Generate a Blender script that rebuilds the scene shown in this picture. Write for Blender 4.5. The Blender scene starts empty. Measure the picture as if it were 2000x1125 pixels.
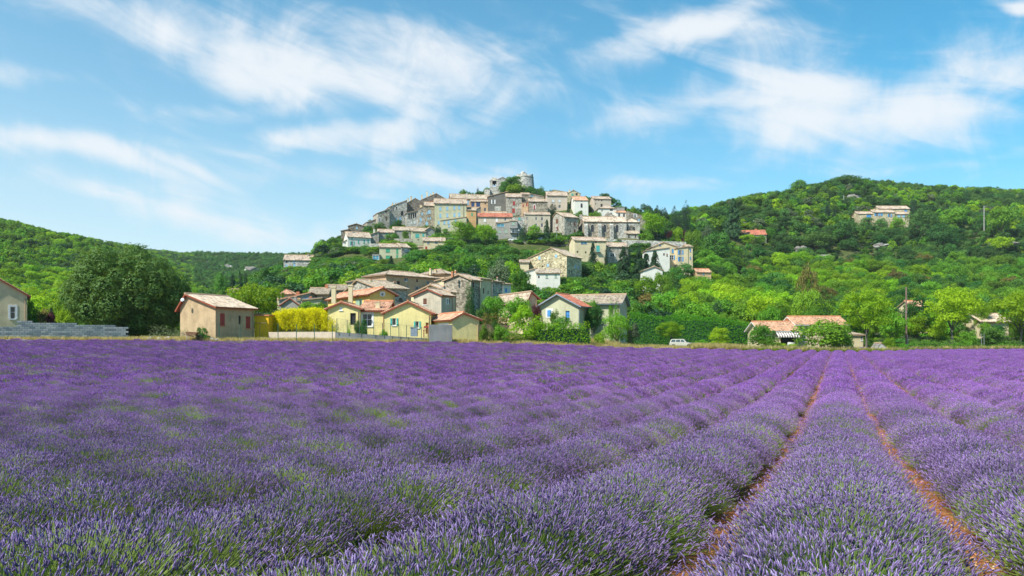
import bpy, math, random
import numpy as np
from mathutils import Vector, noise as mnoise

random.seed(7); rng = np.random.default_rng(7)
SC = bpy.context.scene; COL = SC.collection
F = 1500.0; CX = 1000.0; HY = 662.0; CAMZ = 1.78      # focal length and horizon in photo pixels, eye height in metres
R = math.radians

# ------------------------------------------------------------------ camera, sky, sun, exposure
cam_d = bpy.data.cameras.new('camera'); cam = bpy.data.objects.new('camera', cam_d); COL.objects.link(cam)
cam.location = (0, 0, CAMZ); cam.rotation_euler = (R(90), 0, 0)
cam_d.sensor_width = 36; cam_d.lens = 36*F/2000; cam_d.shift_y = (HY-562.5)/2000
cam_d.clip_start = .1; cam_d.clip_end = 9000
SC.camera = cam
SUN_AZ = math.atan2(-.72, -.62); SUN_EL = R(48)     # azimuth measured from +Y towards +X: sun high on the left, a little behind us
sund = bpy.data.lights.new('sun', 'SUN'); sund.energy = 4.9; sund.angle = R(.5); sund.color = (1, .95, .86)
sun = bpy.data.objects.new('sun', sund); COL.objects.link(sun)
sdir = Vector((math.sin(SUN_AZ)*math.cos(SUN_EL), math.cos(SUN_AZ)*math.cos(SUN_EL), math.sin(SUN_EL)))
sun.rotation_euler = sdir.to_track_quat('Z', 'Y').to_euler()
SC.view_settings.view_transform = 'Standard'; SC.view_settings.look = 'None'
SC.view_settings.gamma = 1; SC.view_settings.use_curve_mapping = False; SC.view_settings.exposure = .52
SC.cycles.max_bounces = 5; SC.cycles.transparent_max_bounces = 4; SC.cycles.diffuse_bounces = 3

W = bpy.data.worlds.new('World'); SC.world = W; W.use_nodes = True
nt = W.node_tree; nt.nodes.clear()
def N(t, **kw):
    n = nt.nodes.new(t)
    for k, v in kw.items(): setattr(n, k, v)
    return n
def L(a, b): nt.links.new(a, b)
def math_(op, a, b=None, c=None, clamp=False):
    n = N('ShaderNodeMath', operation=op); n.use_clamp = clamp
    for i, v in enumerate((a, b, c)):
        if v is None: continue
        if isinstance(v, (int, float)): n.inputs[i].default_value = v
        else: L(v, n.inputs[i])
    return n.outputs[0]
def sky_world():
    out = N('ShaderNodeOutputWorld'); bg = N('ShaderNodeBackground'); bg.inputs[1].default_value = .108
    sky = N('ShaderNodeTexSky', sky_type='NISHITA'); sky.sun_disc = False
    sky.sun_elevation = SUN_EL; sky.sun_rotation = SUN_AZ; sky.air_density = 1.0; sky.dust_density = .6; sky.ozone_density = 2.2
    hs = N('ShaderNodeHueSaturation'); hs.inputs['Hue'].default_value = .477; hs.inputs['Saturation'].default_value = 1.62; hs.inputs['Value'].default_value = 1.12
    L(sky.outputs[0], hs.inputs['Color'])
    tc = N('ShaderNodeTexCoord'); sp = N('ShaderNodeSeparateXYZ'); L(tc.outputs['Generated'], sp.inputs[0])
    X, Y, Z = sp.outputs
    az0 = math_('ARCTAN2', X, Y); el0 = math_('ARCSINE', Z)
    # warp
    wn = N('ShaderNodeTexNoise'); wn.inputs['Scale'].default_value = 3.2; wn.inputs['Detail'].default_value = 4
    L(tc.outputs['Generated'], wn.inputs['Vector'])
    wsp = N('ShaderNodeSeparateColor'); L(wn.outputs['Color'], wsp.inputs[0])
    az = math_('ADD', az0, math_('MULTIPLY', math_('SUBTRACT', wsp.outputs[0], .5), .26))
    el = math_('ADD', el0, math_('MULTIPLY', math_('SUBTRACT', wsp.outputs[1], .5), .11))
    clouds = [(370,90,260,60,.30,1.1),(540,140,240,66,.1,1.25),(820,150,260,80,.03,1.2),(250,60,160,40,.2,.7),(650,265,150,30,-.12,1.1),(430,232,120,22,-.12,.9),(170,312,260,26,.12,1.05),
              (380,335,160,16,.1,.7),(1620,215,210,85,.12,1.25),(1760,235,180,70,.05,1.2),(1880,160,150,80,-.1,.8),(1330,85,170,32,-.12,.95),(1500,120,160,50,.3,.75),(1985,5,60,14,.2,1.0),
              (1250,235,110,32,-.1,.6),(130,172,110,18,0,.55),(1080,60,160,30,.1,.5),(520,430,420,36,.06,.72),(1330,352,140,14,-.04,.6),(760,345,330,24,0,.62),(1880,330,150,14,-.1,.5)]
    tot = None
    for (px, py, rx, ry, sl, st) in clouds:
        a = math.atan((px-CX)/F); e = math.atan((HY-py)/F*math.cos(a)); c = math.cos(a)
        ra = rx/F*c*c; re = ry/F*c
        da = math_('SUBTRACT', az, a); de = math_('SUBTRACT', el, e)
        de2 = math_('MULTIPLY_ADD', da, sl, de)
        q = math_('ADD', math_('POWER', math_('DIVIDE', da, ra), 2.0), math_('POWER', math_('DIVIDE', de2, re*1.2), 2.0))
        g = math_('MULTIPLY', math_('EXPONENT', math_('MULTIPLY', q, -1.0)), st)
        tot = g if tot is None else math_('MAXIMUM', tot, g)
    # streaks
    cmb = N('ShaderNodeCombineXYZ'); L(math_('MULTIPLY', az0, 2.2), cmb.inputs[0])
    L(math_('MULTIPLY', math_('MULTIPLY_ADD', az0, .25, el0), 8.5), cmb.inputs[1]); L(math_('MULTIPLY', Y, .6), cmb.inputs[2])
    n1 = N('ShaderNodeTexNoise'); n1.inputs['Scale'].default_value = 2.3; n1.inputs['Detail'].default_value = 9; n1.inputs['Roughness'].default_value = .56; n1.inputs['Distortion'].default_value = .7
    L(cmb.outputs[0], n1.inputs['Vector'])
    n2 = N('ShaderNodeTexNoise'); n2.inputs['Scale'].default_value = 9; n2.inputs['Detail'].default_value = 8; n2.inputs['Roughness'].default_value = .6; n2.inputs['Distortion'].default_value = 1.0
    L(tc.outputs['Generated'], n2.inputs['Vector'])
    nn = math_('ADD', math_('MULTIPLY', n1.outputs[0], .55), math_('MULTIPLY', n2.outputs[0], .45))
    dens = math_('ADD', math_('MULTIPLY', tot, .62), math_('MULTIPLY', math_('SUBTRACT', nn, .5), 2.0))
    mr = N('ShaderNodeMapRange', interpolation_type='SMOOTHERSTEP'); L(dens, mr.inputs[0])
    mr.inputs[1].default_value = -.01; mr.inputs[2].default_value = .84; mr.inputs[3].default_value = 0; mr.inputs[4].default_value = .93
    # pale band low over the horizon
    hz = math_('MULTIPLY', math_('EXPONENT', math_('MULTIPLY', math_('ABSOLUTE', el0), -3.9)), math_('MULTIPLY_ADD', X, -.62, .76), clamp=True)
    mx0 = N('ShaderNodeMix', data_type='RGBA'); L(hz, mx0.inputs[0]); L(hs.outputs[0], mx0.inputs[6]); mx0.inputs[7].default_value = (5.2, 6.1, 6.5, 1)
    mx = N('ShaderNodeMix', data_type='RGBA'); L(mr.outputs[0], mx.inputs[0]); L(mx0.outputs[2], mx.inputs[6]); mx.inputs[7].default_value = (5.9, 6.15, 6.4, 1)
    L(mx.outputs[2], bg.inputs[0]); L(bg.outputs[0], out.inputs[0])
sky_world()

# ------------------------------------------------------------------ helpers
def uz(px, py=None): return (px-CX)/F
def P(px, py, d): return Vector(((px-CX)/F*d, d, CAMZ+(HY-py)/F*d))
def tag(o, label=None, cat=None, group=None, kind=None):
    if label: o['label'] = label
    if cat: o['category'] = cat
    if group: o['group'] = group
    if kind: o['kind'] = kind
    return o
def empty(name, loc, label, cat, group=None):
    o = bpy.data.objects.new(name, None); o.location = loc; COL.objects.link(o); o.empty_display_size = .5
    return tag(o, label, cat, group)
def link(name, me, parent=None, loc=(0, 0, 0), rz=0, scale=None):
    o = bpy.data.objects.new(name, me); o.location = loc; o.rotation_euler = (0, 0, rz)
    if scale is not None: o.scale = scale
    COL.objects.link(o)
    if parent: o.parent = parent
    return o
class G:
    """collects geometry, one material index per face"""
    def __init__(s): s.v = []; s.f = []; s.m = []; s.uv = []; s.has_uv = False
    def quad(s, a, b, c, d, m=0):
        i = len(s.v); s.v += [tuple(a), tuple(b), tuple(c), tuple(d)]; s.f.append((i, i+1, i+2, i+3)); s.m.append(m)
    def tri(s, a, b, c, m=0):
        i = len(s.v); s.v += [tuple(a), tuple(b), tuple(c)]; s.f.append((i, i+1, i+2)); s.m.append(m)
    def box(s, x0, x1, y0, y1, z0, z1, m=0, open_bottom=False):
        i = len(s.v)
        s.v += [(x0,y0,z0),(x1,y0,z0),(x1,y1,z0),(x0,y1,z0),(x0,y0,z1),(x1,y0,z1),(x1,y1,z1),(x0,y1,z1)]
        fs = [(0,1,5,4),(1,2,6,5),(2,3,7,6),(3,0,4,7),(4,5,6,7)] + ([] if open_bottom else [(3,2,1,0)])
        for f in fs: s.f.append(tuple(i+k for k in f)); s.m.append(m)
    def prism(s, pts, y0, y1, m=0):
        """outline pts (x,z) extruded from y0 to y1"""
        i = len(s.v); n = len(pts)
        s.v += [(p[0], y0, p[1]) for p in pts] + [(p[0], y1, p[1]) for p in pts]
        s.f.append(tuple(i+k for k in range(n))); s.m.append(m); s.f.append(tuple(i+n+k for k in reversed(range(n)))); s.m.append(m)
        for k in range(n):
            j = (k+1) % n; s.f.append((i+j, i+k, i+n+k, i+n+j)); s.m.append(m)
    def tube(s, pts, rad, n=6, m=0, cap=True):
        pts = [Vector(p) for p in pts]; i0 = len(s.v)
        for k, p in enumerate(pts):
            t = (pts[min(k+1, len(pts)-1)]-pts[max(k-1, 0)]).normalized()
            a = t.orthogonal().normalized() if k == 0 else (a-t*a.dot(t)).normalized()
            b = t.cross(a); r = rad[k] if hasattr(rad, '__len__') else rad
            for q in range(n):
                w = 2*math.pi*q/n; s.v.append(tuple(p+a*r*math.cos(w)+b*r*math.sin(w)))
        for k in range(len(pts)-1):
            for q in range(n):
                q2 = (q+1) % n; s.f.append((i0+k*n+q, i0+k*n+q2, i0+(k+1)*n+q2, i0+(k+1)*n+q)); s.m.append(m)
        if cap:
            s.f.append(tuple(i0+(len(pts)-1)*n+q for q in range(n))); s.m.append(m)
            s.f.append(tuple(i0+q for q in reversed(range(n)))); s.m.append(m)
    def mesh(s, name, mats, smooth=False):
        me = bpy.data.meshes.new(name); me.from_pydata(s.v, [], s.f)
        for m in (mats if isinstance(mats, (list, tuple)) else [mats]): me.materials.append(m)
        if any(s.m): me.polygons.foreach_set('material_index', s.m)
        if smooth: me.polygons.foreach_set('use_smooth', [True]*len(s.f))
        if s.has_uv:
            u = me.uv_layers.new(name='UVMap'); u.data.foreach_set('uv', np.array([s.uv[i] for f in s.f for i in f], dtype=np.float32).ravel())
        me.update(); return me
    def obj(s, name, mats, parent=None, loc=(0, 0, 0), rz=0, smooth=False): return link(name, s.mesh(name, mats, smooth), parent, loc, rz)
def npmesh(name, V, Fs, ms, mats, rnd=None, smooth=False):
    """fast mesh: V (n,3); Fs list of (m,k) index arrays; ms material index per array; rnd list of per-face floats"""
    me = bpy.data.meshes.new(name); V = np.asarray(V, dtype=np.float32)
    me.vertices.add(len(V)); me.vertices.foreach_set('co', V.ravel())
    idx = np.concatenate([f.ravel() for f in Fs]).astype(np.int32)
    tot = np.concatenate([np.full(len(f), f.shape[1], np.int32) for f in Fs]); st = np.concatenate([[0], np.cumsum(tot)[:-1]]).astype(np.int32)
    me.loops.add(len(idx)); me.loops.foreach_set('vertex_index', idx)
    me.polygons.add(len(tot)); me.polygons.foreach_set('loop_start', st); me.polygons.foreach_set('loop_total', tot)
    me.polygons.foreach_set('material_index', np.concatenate([np.full(len(f), m, np.int32) for f, m in zip(Fs, ms)]))
    if smooth: me.polygons.foreach_set('use_smooth', [True]*len(tot))
    for m in mats: me.materials.append(m)
    if rnd is not None:
        a = me.attributes.new('rnd', 'FLOAT', 'FACE'); a.data.foreach_set('value', np.concatenate(rnd).astype(np.float32))
    me.update(calc_edges=True); return me

# ------------------------------------------------------------------ materials
MATS = {}
def new_mat(name):
    m = bpy.data.materials.new(name); m.use_nodes = True; t = m.node_tree; t.nodes.clear()
    o = t.nodes.new('ShaderNodeOutputMaterial'); return m, t, o
def nd(t, ty, ins=None, **kw):
    n = t.nodes.new(ty)
    for k, v in kw.items(): setattr(n, k, v)
    for k, v in (ins or {}).items():
        s = n.inputs[k]
        if hasattr(v, 'is_output'): t.links.new(v, s)
        else: s.default_value = v
    return n
def c4(c, k=1): return (c[0]*k, c[1]*k, c[2]*k, 1)
def ramp(t, fac, stops):
    r = t.nodes.new('ShaderNodeValToRGB'); t.links.new(fac, r.inputs[0]); e = r.color_ramp.elements
    while len(e) < len(stops): e.new(.5)
    for k, (p, c) in enumerate(stops): e[k].position = p; e[k].color = c4(c)
    return r.outputs[0]
def coords(t): return t.nodes.new('ShaderNodeTexCoord').outputs['Object']
def stucco(name, c, var=.25, dirt=(.25,.2,.14), dirtk=.35, scale=1.0, bump=.4):
    m, t, o = new_mat(name); co = coords(t)
    n1 = nd(t, 'ShaderNodeTexNoise', {'Vector': co, 'Scale': .55*scale, 'Detail': 8, 'Roughness': .65})
    n2 = nd(t, 'ShaderNodeTexNoise', {'Vector': co, 'Scale': 9*scale, 'Detail': 4, 'Roughness': .7})
    base = ramp(t, n1.outputs[0], [(.3, tuple(x*(1-var) for x in c)), (.55, c), (.8, tuple(min(1, x*(1+var*.5)) for x in c))])
    mp = nd(t, 'ShaderNodeMapping', {'Vector': co, 'Scale': (1.4, 1.4, .22)})
    n3 = nd(t, 'ShaderNodeTexNoise', {'Vector': mp.outputs[0], 'Scale': 1.3*scale, 'Detail': 6, 'Roughness': .7})
    dm = nd(t, 'ShaderNodeMapRange', {'Value': n3.outputs[0], 'From Min': .5, 'From Max': .78, 'To Min': 0, 'To Max': dirtk})
    mx = nd(t, 'ShaderNodeMix', {0: dm.outputs[0], 6: base, 7: c4(dirt)}, data_type='RGBA')
    mg = nd(t, 'ShaderNodeMapRange', {'Value': n2.outputs[0], 'From Min': .3, 'From Max': .7, 'To Min': .84, 'To Max': 1.12})
    ml = nd(t, 'ShaderNodeVectorMath', {0: mx.outputs[2], 'Scale': mg.outputs[0]}, operation='SCALE')
    b = nd(t, 'ShaderNodeBump', {'Height': n2.outputs[0], 'Strength': bump, 'Distance': .03})
    p = nd(t, 'ShaderNodeBsdfPrincipled', {'Base Color': ml.outputs[0], 'Roughness': .92, 'Normal': b.outputs[0]}); p.inputs['Specular IOR Level'].default_value = .2
    t.links.new(p.outputs[0], o.inputs[0]); MATS[name] = m; return m
def stone(name, c, c2, scale=2.6, var=1.0, mort=.72):
    m, t, o = new_mat(name); co = coords(t)
    nz = nd(t, 'ShaderNodeTexNoise', {'Vector': co, 'Scale': 2.2, 'Detail': 3})
    ad = nd(t, 'ShaderNodeVectorMath', {0: nz.outputs['Color'], 1: (.28, .28, .28)}, operation='MULTIPLY')
    a2 = nd(t, 'ShaderNodeVectorMath', {0: co, 1: ad.outputs[0]}, operation='ADD')
    mp = nd(t, 'ShaderNodeMapping', {'Vector': a2.outputs[0], 'Scale': (1, 1, 1.7)})
    v = nd(t, 'ShaderNodeTexVoronoi', {'Vector': mp.outputs[0], 'Scale': scale}); v2 = nd(t, 'ShaderNodeTexVoronoi', {'Vector': mp.outputs[0], 'Scale': scale}, feature='DISTANCE_TO_EDGE')
    sp = nd(t, 'ShaderNodeSeparateColor', {0: v.outputs['Color']})
    base = ramp(t, sp.outputs[0], [(.05, tuple(x*.55 for x in c)), (.35, c), (.7, c2), (1, tuple(min(1, x*1.25) for x in c2))])
    n1 = nd(t, 'ShaderNodeTexNoise', {'Vector': co, 'Scale': .45, 'Detail': 7, 'Roughness': .7})
    mg = nd(t, 'ShaderNodeMapRange', {'Value': n1.outputs[0], 'From Min': .3, 'From Max': .7, 'To Min': .62, 'To Max': 1.2})
    ed = nd(t, 'ShaderNodeMapRange', {'Value': v2.outputs[0], 'From Min': 0, 'From Max': .09, 'To Min': mort, 'To Max': 1})
    k = nd(t, 'ShaderNodeMath', {0: mg.outputs[0], 1: ed.outputs[0]}, operation='MULTIPLY')
    ml = nd(t, 'ShaderNodeVectorMath', {0: base, 'Scale': k.outputs[0]}, operation='SCALE')
    b = nd(t, 'ShaderNodeBump', {'Height': ed.outputs[0], 'Strength': .8, 'Distance': .06})
    p = nd(t, 'ShaderNodeBsdfPrincipled', {'Base Color': ml.outputs[0], 'Roughness': .95, 'Normal': b.outputs[0]}); p.inputs['Specular IOR Level'].default_value = .15
    t.links.new(p.outputs[0], o.inputs[0]); MATS[name] = m; return m
def tiles(name, a, b, c):
    m, t, o = new_mat(name); uv = t.nodes.new('ShaderNodeTexCoord').outputs['UV']
    fl = nd(t, 'ShaderNodeVectorMath', {0: uv}, operation='FLOOR'); wn = nd(t, 'ShaderNodeTexWhiteNoise', {'Vector': fl.outputs[0]}, noise_dimensions='2D')
    n1 = nd(t, 'ShaderNodeTexNoise', {'Vector': uv, 'Scale': .16, 'Detail': 6, 'Roughness': .7})
    n2 = nd(t, 'ShaderNodeTexNoise', {'Vector': uv, 'Scale': 2.5, 'Detail': 4})
    base = ramp(t, wn.outputs[0], [(0, a), (.45, b), (.8, c), (1, tuple(x*.45 for x in b))])
    mg = nd(t, 'ShaderNodeMapRange', {'Value': n1.outputs[0], 'From Min': .3, 'From Max': .7, 'To Min': .7, 'To Max': 1.15})
    m2 = nd(t, 'ShaderNodeMapRange', {'Value': n2.outputs[0], 'From Min': .3, 'From Max': .7, 'To Min': .8, 'To Max': 1.15})
    k = nd(t, 'ShaderNodeMath', {0: mg.outputs[0], 1: m2.outputs[0]}, operation='MULTIPLY')
    ml = nd(t, 'ShaderNodeVectorMath', {0: base, 'Scale': k.outputs[0]}, operation='SCALE')
    p = nd(t, 'ShaderNodeBsdfPrincipled', {'Base Color': ml.outputs[0], 'Roughness': .85}); p.inputs['Specular IOR Level'].default_value = .25
    t.links.new(p.outputs[0], o.inputs[0]); MATS[name] = m; return m
def paint(name, c, rough=.6, metal=0, var=.15):
    m, t, o = new_mat(name); co = coords(t)
    n1 = nd(t, 'ShaderNodeTexNoise', {'Vector': co, 'Scale': 3.5, 'Detail': 5, 'Roughness': .7})
    base = ramp(t, n1.outputs[0], [(.3, tuple(x*(1-var) for x in c)), (.7, tuple(min(1, x*(1+var)) for x in c))])
    p = nd(t, 'ShaderNodeBsdfPrincipled', {'Base Color': base, 'Roughness': rough, 'Metallic': metal})
    t.links.new(p.outputs[0], o.inputs[0]); MATS[name] = m; return m
def leafmat(name, a, b, tr, trk=.4, inst=.35, back=None):
    """a..b leaf colours, tr light coming through; varies per leaf and per plant"""
    m, t, o = new_mat(name)
    at = nd(t, 'ShaderNodeAttribute', attribute_name='rnd'); oi = t.nodes.new('ShaderNodeObjectInfo')
    k0 = nd(t, 'ShaderNodeMath', {0: at.outputs['Fac'], 1: oi.outputs['Random']}, operation='ADD')
    k1 = nd(t, 'ShaderNodeMath', {0: k0.outputs[0], 1: .5}, operation='MULTIPLY')
    mid = tuple((x+y)/2 for x, y in zip(a, b))
    col = ramp(t, k1.outputs[0], [(.1, a), (.5, mid), (.9, b)])
    wn = nd(t, 'ShaderNodeTexWhiteNoise', {'W': oi.outputs['Random']}, noise_dimensions='1D')
    hm = nd(t, 'ShaderNodeMapRange', {'Value': wn.outputs[0], 'To Min': .5-.028*inst/.35, 'To Max': .5+.022*inst/.35}); vm = nd(t, 'ShaderNodeMapRange', {'Value': oi.outputs['Random'], 'To Min': 1-inst, 'To Max': 1+inst})
    hs = nd(t, 'ShaderNodeHueSaturation', {'Color': col, 'Hue': hm.outputs[0], 'Value': vm.outputs[0]})
    tcv = nd(t, 'ShaderNodeMix', {0: .6, 6: hs.outputs[0], 7: c4(tr)}, data_type='RGBA')
    d = nd(t, 'ShaderNodeBsdfPrincipled', {'Base Color': hs.outputs[0], 'Roughness': .6}); d.inputs['Specular IOR Level'].default_value = .25
    tl = nd(t, 'ShaderNodeBsdfTranslucent', {'Color': tcv.outputs[2]})
    mx = nd(t, 'ShaderNodeMixShader', {0: trk, 1: d.outputs[0], 2: tl.outputs[0]})
    t.links.new(mx.outputs[0], o.inputs[0]); MATS[name] = m; return m

stucco('cream', (.66, .57, .36)); stucco('tan_plaster', (.52, .47, .36), var=.3, dirtk=.5); stucco('beige_rough', (.52, .39, .23), var=.3, dirtk=.5, scale=1.6, bump=.8)
stucco('yellow', (.82, .57, .17), var=.24, dirtk=.42); stucco('pale_yellow', (.78, .68, .30), var=.22, dirtk=.4); stucco('bright_yellow', (.86, .52, .02), var=.1, dirtk=.15)
stucco('orange', (.62, .42, .25), var=.3, dirtk=.5); stucco('white', (.70, .70, .62), var=.12, dirtk=.3); stucco('pale_green_plaster', (.50, .50, .33), var=.2, dirtk=.35)
stucco('grey_render', (.34, .34, .30), var=.25, dirtk=.5); stucco('dark_render', (.17, .165, .145), var=.35, dirtk=.4); stucco('pink_tan', (.55, .47, .37), var=.18, dirtk=.3)
stucco('ochre', (.60, .38, .17), var=.25, dirtk=.4); stucco('concrete', (.40, .40, .38), var=.2, dirtk=.4); stucco('fine_grey', (.20, .22, .22), var=.35, dirtk=.4)
stone('stone', (.35, .325, .26), (.49, .46, .385)); stone('stone_dark', (.15, .14, .115), (.24, .22, .18)); stone('stone_yellow', (.46, .40, .24), (.62, .55, .36), scale=2.0)
stone('stone_brown', (.27, .24, .18), (.42, .37, .28)); stone('stone_pale', (.40, .40, .35), (.55, .54, .48), scale=2.2); stone('stone_church', (.32, .28, .21), (.48, .42, .33), scale=1.7)
stone('stone_ivy', (.09, .10, .06), (.24, .22, .17), scale=1.5)
tiles('tile_pale', (.48, .39, .29), (.56, .46, .35), (.38, .29, .21)); tiles('tile_rose', (.66, .36, .22), (.72, .47, .31), (.50, .24, .14)); tiles('tile_old', (.44, .37, .27), (.54, .46, .34), (.34, .27, .20))
tiles('tile_red', (.48, .16, .09), (.56, .22, .14), (.40, .13, .08)); tiles('tile_orange', (.56, .32, .19), (.62, .40, .26), (.44, .24, .14)); tiles('tile_white', (.66, .56, .43), (.62, .51, .38), (.54, .42, .30))
tiles('slate', (.22, .22, .20), (.28, .27, .24), (.16, .16, .15))
paint('blue', (.06, .26, .55)); paint('pale_blue', (.25, .45, .60)); paint('teal', (.06, .42, .36)); paint('green', (.05, .33, .18)); paint('red', (.33, .035, .025)); paint('brown', (.14, .055, .03))
paint('pale_shutter', (.55, .62, .64)); paint('white_paint', (.78, .78, .76)); paint('navy', (.02, .06, .16)); paint('sage', (.30, .44, .32)); paint('grey_blue', (.22, .28, .34)); paint('eave_red', (.30, .07, .03)); paint('eave_tan', (.42, .28, .17))
paint('wood', (.26, .15, .08), .8, var=.3); paint('pole_wood', (.20, .13, .10), .85, var=.3); paint('dark', (.015, .015, .015)); paint('steel', (.35, .37, .37), .45, .6); paint('fence_green', (.02, .09, .06)); paint('orange_door', (.50, .20, .04))
paint('bin_blue', (.03, .12, .5)); paint('stripe_brown', (.22, .14, .09)); paint('terracotta', (.50, .20, .09)); paint('rubber', (.02, .02, .02), .8); paint('car_cream', (.46, .46, .39), .3); paint('car_white', (.75, .76, .76), .25); paint('car_grey', (.25, .27, .30), .25)
def glassy(name, c, rough=.12):
    m, t, o = new_mat(name); p = nd(t, 'ShaderNodeBsdfPrincipled', {'Base Color': c4(c), 'Roughness': rough}); p.inputs['Specular IOR Level'].default_value = .6
    t.links.new(p.outputs[0], o.inputs[0]); MATS[name] = m
glassy('glass', (.02, .025, .03)); glassy('glass_blue', (.03, .25, .36))
def bark(name, c):
    m, t, o = new_mat(name); co = coords(t); mp = nd(t, 'ShaderNodeMapping', {'Vector': co, 'Scale': (6, 6, 1.2)})
    n = nd(t, 'ShaderNodeTexNoise', {'Vector': mp.outputs[0], 'Scale': 2.5, 'Detail': 7, 'Roughness': .7}); col = ramp(t, n.outputs[0], [(.3, tuple(x*.5 for x in c)), (.7, tuple(x*1.3 for x in c))])
    b = nd(t, 'ShaderNodeBump', {'Height': n.outputs[0], 'Strength': .8, 'Distance': .05}); p = nd(t, 'ShaderNodeBsdfPrincipled', {'Base Color': col, 'Roughness': .95, 'Normal': b.outputs[0]})
    t.links.new(p.outputs[0], o.inputs[0]); MATS[name] = m
bark('bark', (.13, .10, .075)); bark('bark_pale', (.15, .14, .11))
leafmat('leaf_lime', (.12, .28, .008), (.26, .46, .012), (.60, .80, .02), .38, .28)
leafmat('leaf_mid', (.065, .185, .012), (.15, .32, .02), (.40, .62, .02), .34, .32)
leafmat('leaf_green', (.03, .115, .018), (.075, .21, .028), (.22, .42, .02), .28, .32)
leafmat('leaf_oak', (.024, .098, .020), (.082, .195, .036), (.25, .35, .03), .28, .3)
leafmat('leaf_olive', (.085, .135, .065), (.16, .21, .10), (.25, .33, .10), .25, .25)
leafmat('leaf_conifer', (.018, .062, .028), (.045, .12, .04), (.08, .2, .03), .2, .25)
leafmat('leaf_cypress', (.012, .042, .018), (.028, .075, .025), (.05, .12, .02), .15, .2)
leafmat('leaf_plum', (.07, .02, .022), (.15, .04, .045), (.25, .05, .03), .3, .2)
leafmat('leaf_yellow', (.72, .70, .010), (.94, .90, .015), (.98, .90, .01), .5, .05)
leafmat('leaf_brown', (.13, .13, .03), (.22, .19, .045), (.35, .25, .05), .35, .2)
leafmat('leaf_hedge', (.055, .22, .010), (.14, .40, .015), (.25, .52, .01), .35, .1)
leafmat('grass_dry', (.50, .42, .13), (.72, .62, .26), (.8, .7, .3), .45, .15)
leafmat('grass_green', (.12, .21, .02), (.26, .34, .03), (.4, .5, .05), .45, .2)

# ------------------------------------------------------------------ terrain: ground heights along sight-line columns (pixel column -> distance, pixel row of the ground)
GC = ([-600, 0, 400, 900, 1100, 1250, 1500, 1620, 1800, 2600], [1.66, 1.55, 1.39, 1.19, .74, .28, -.14, -.33, -.32, -.14])
EDGE = ([-900, 0, 900, 1250, 1500, 1620, 1770, 1790, 2900], [76, 76.5, 78.5, 90, 103, 111, 117, 130, 134])
COLS = {
 -900: [(110,650),(160,620),(250,550),(350,480),(450,415),(560,400),(900,420),(4000,600)],
 0: [(95,662),(120,658),(150,640),(250,575),(350,505),(450,441),(560,441),(900,470),(4000,640)],
 130: [(95,662),(120,658),(160,640),(250,590),(350,530),(450,470),(540,470),(900,485),(4000,640)],
 250: [(95,662),(120,656),(170,640),(250,615),(350,570),(450,505),(540,492),(900,492),(1100,492),(4000,640)],
 400: [(95,660),(120,650),(170,630),(250,605),(350,585),(500,565),(700,545),(900,495),(1150,494),(4000,640)],
 500: [(95,658),(120,640),(170,605),(230,575),(280,560),(400,575),(600,560),(750,540),(900,496),(1150,494),(4000,640)],
 590: [(95,658),(120,630),(160,595),(210,560),(260,535),(300,520),(330,525),(420,560),(750,545),(900,497),(1150,495),(4000,640)],
 670: [(95,656),(120,625),(160,585),(210,545),(260,515),(285,505),(300,483),(330,465),(360,475),(450,540),(900,500),(1150,498),(4000,640)],
 760: [(95,656),(120,620),(160,580),(210,540),(260,512),(285,490),(300,478),(320,460),(336,447),(355,432),(380,450),(480,540),(900,520),(1200,520),(4000,640)],
 880: [(95,656),(120,622),(160,585),(210,545),(250,515),(275,490),(300,472),(318,460),(334,446),(346,412),(360,396),(380,420),(480,540),(900,540),(4000,640)],
 1000: [(95,658),(120,640),(150,622),(180,596),(220,556),(250,528),(275,500),(286,476),(300,467),(318,446),(333,422),(346,396),(360,372),(375,368),(395,390),(480,520),(900,560),(4000,640)],
 1110: [(95,664),(120,652),(150,636),(180,606),(215,562),(245,530),(270,504),(288,478),(300,466),(320,438),(336,418),(350,396),(365,390),(390,420),(480,520),(900,560),(4000,640)],
 1250: [(105,680),(132,675),(165,645),(200,610),(240,565),(270,528),(288,492),(292,470),(315,462),(335,430),(350,420),(380,440),(450,470),(600,480),(900,520),(4000,640)],
 1350: [(112,684),(138,677),(180,648),(220,605),(260,560),(300,512),(340,470),(380,440),(420,428),(480,425),(600,440),(900,500),(4000,640)],
 1500: [(115,688),(150,672),(200,645),(240,610),(300,560),(350,505),(400,440),(450,397),(500,392),(620,410),(900,480),(4000,640)],
 1650: [(122,690),(150,678),(200,648),(250,610),(300,566),(350,528),(400,462),(450,408),(500,368),(560,362),(700,390),(1000,470),(4000,640)],
 1800: [(132,686),(150,672),(200,650),(250,612),(300,566),(350,530),(400,470),(440,435),(500,385),(560,374),(700,395),(1000,470),(4000,640)],
 2000: [(138,688),(150,672),(200,650),(250,612),(300,566),(350,530),(400,470),(440,440),(500,402),(560,386),(700,400),(1000,470),(4000,640)],
 2900: [(138,688),(150,672),(200,650),(250,612),(300,576),(350,540),(400,500),(500,450),(560,440),(700,430),(1000,470),(4000,640)]}
DG = np.concatenate([np.linspace(0, 600, 601), np.linspace(610, 4000, 120)])
CPX = np.array(sorted(COLS)); ZT = []
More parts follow.
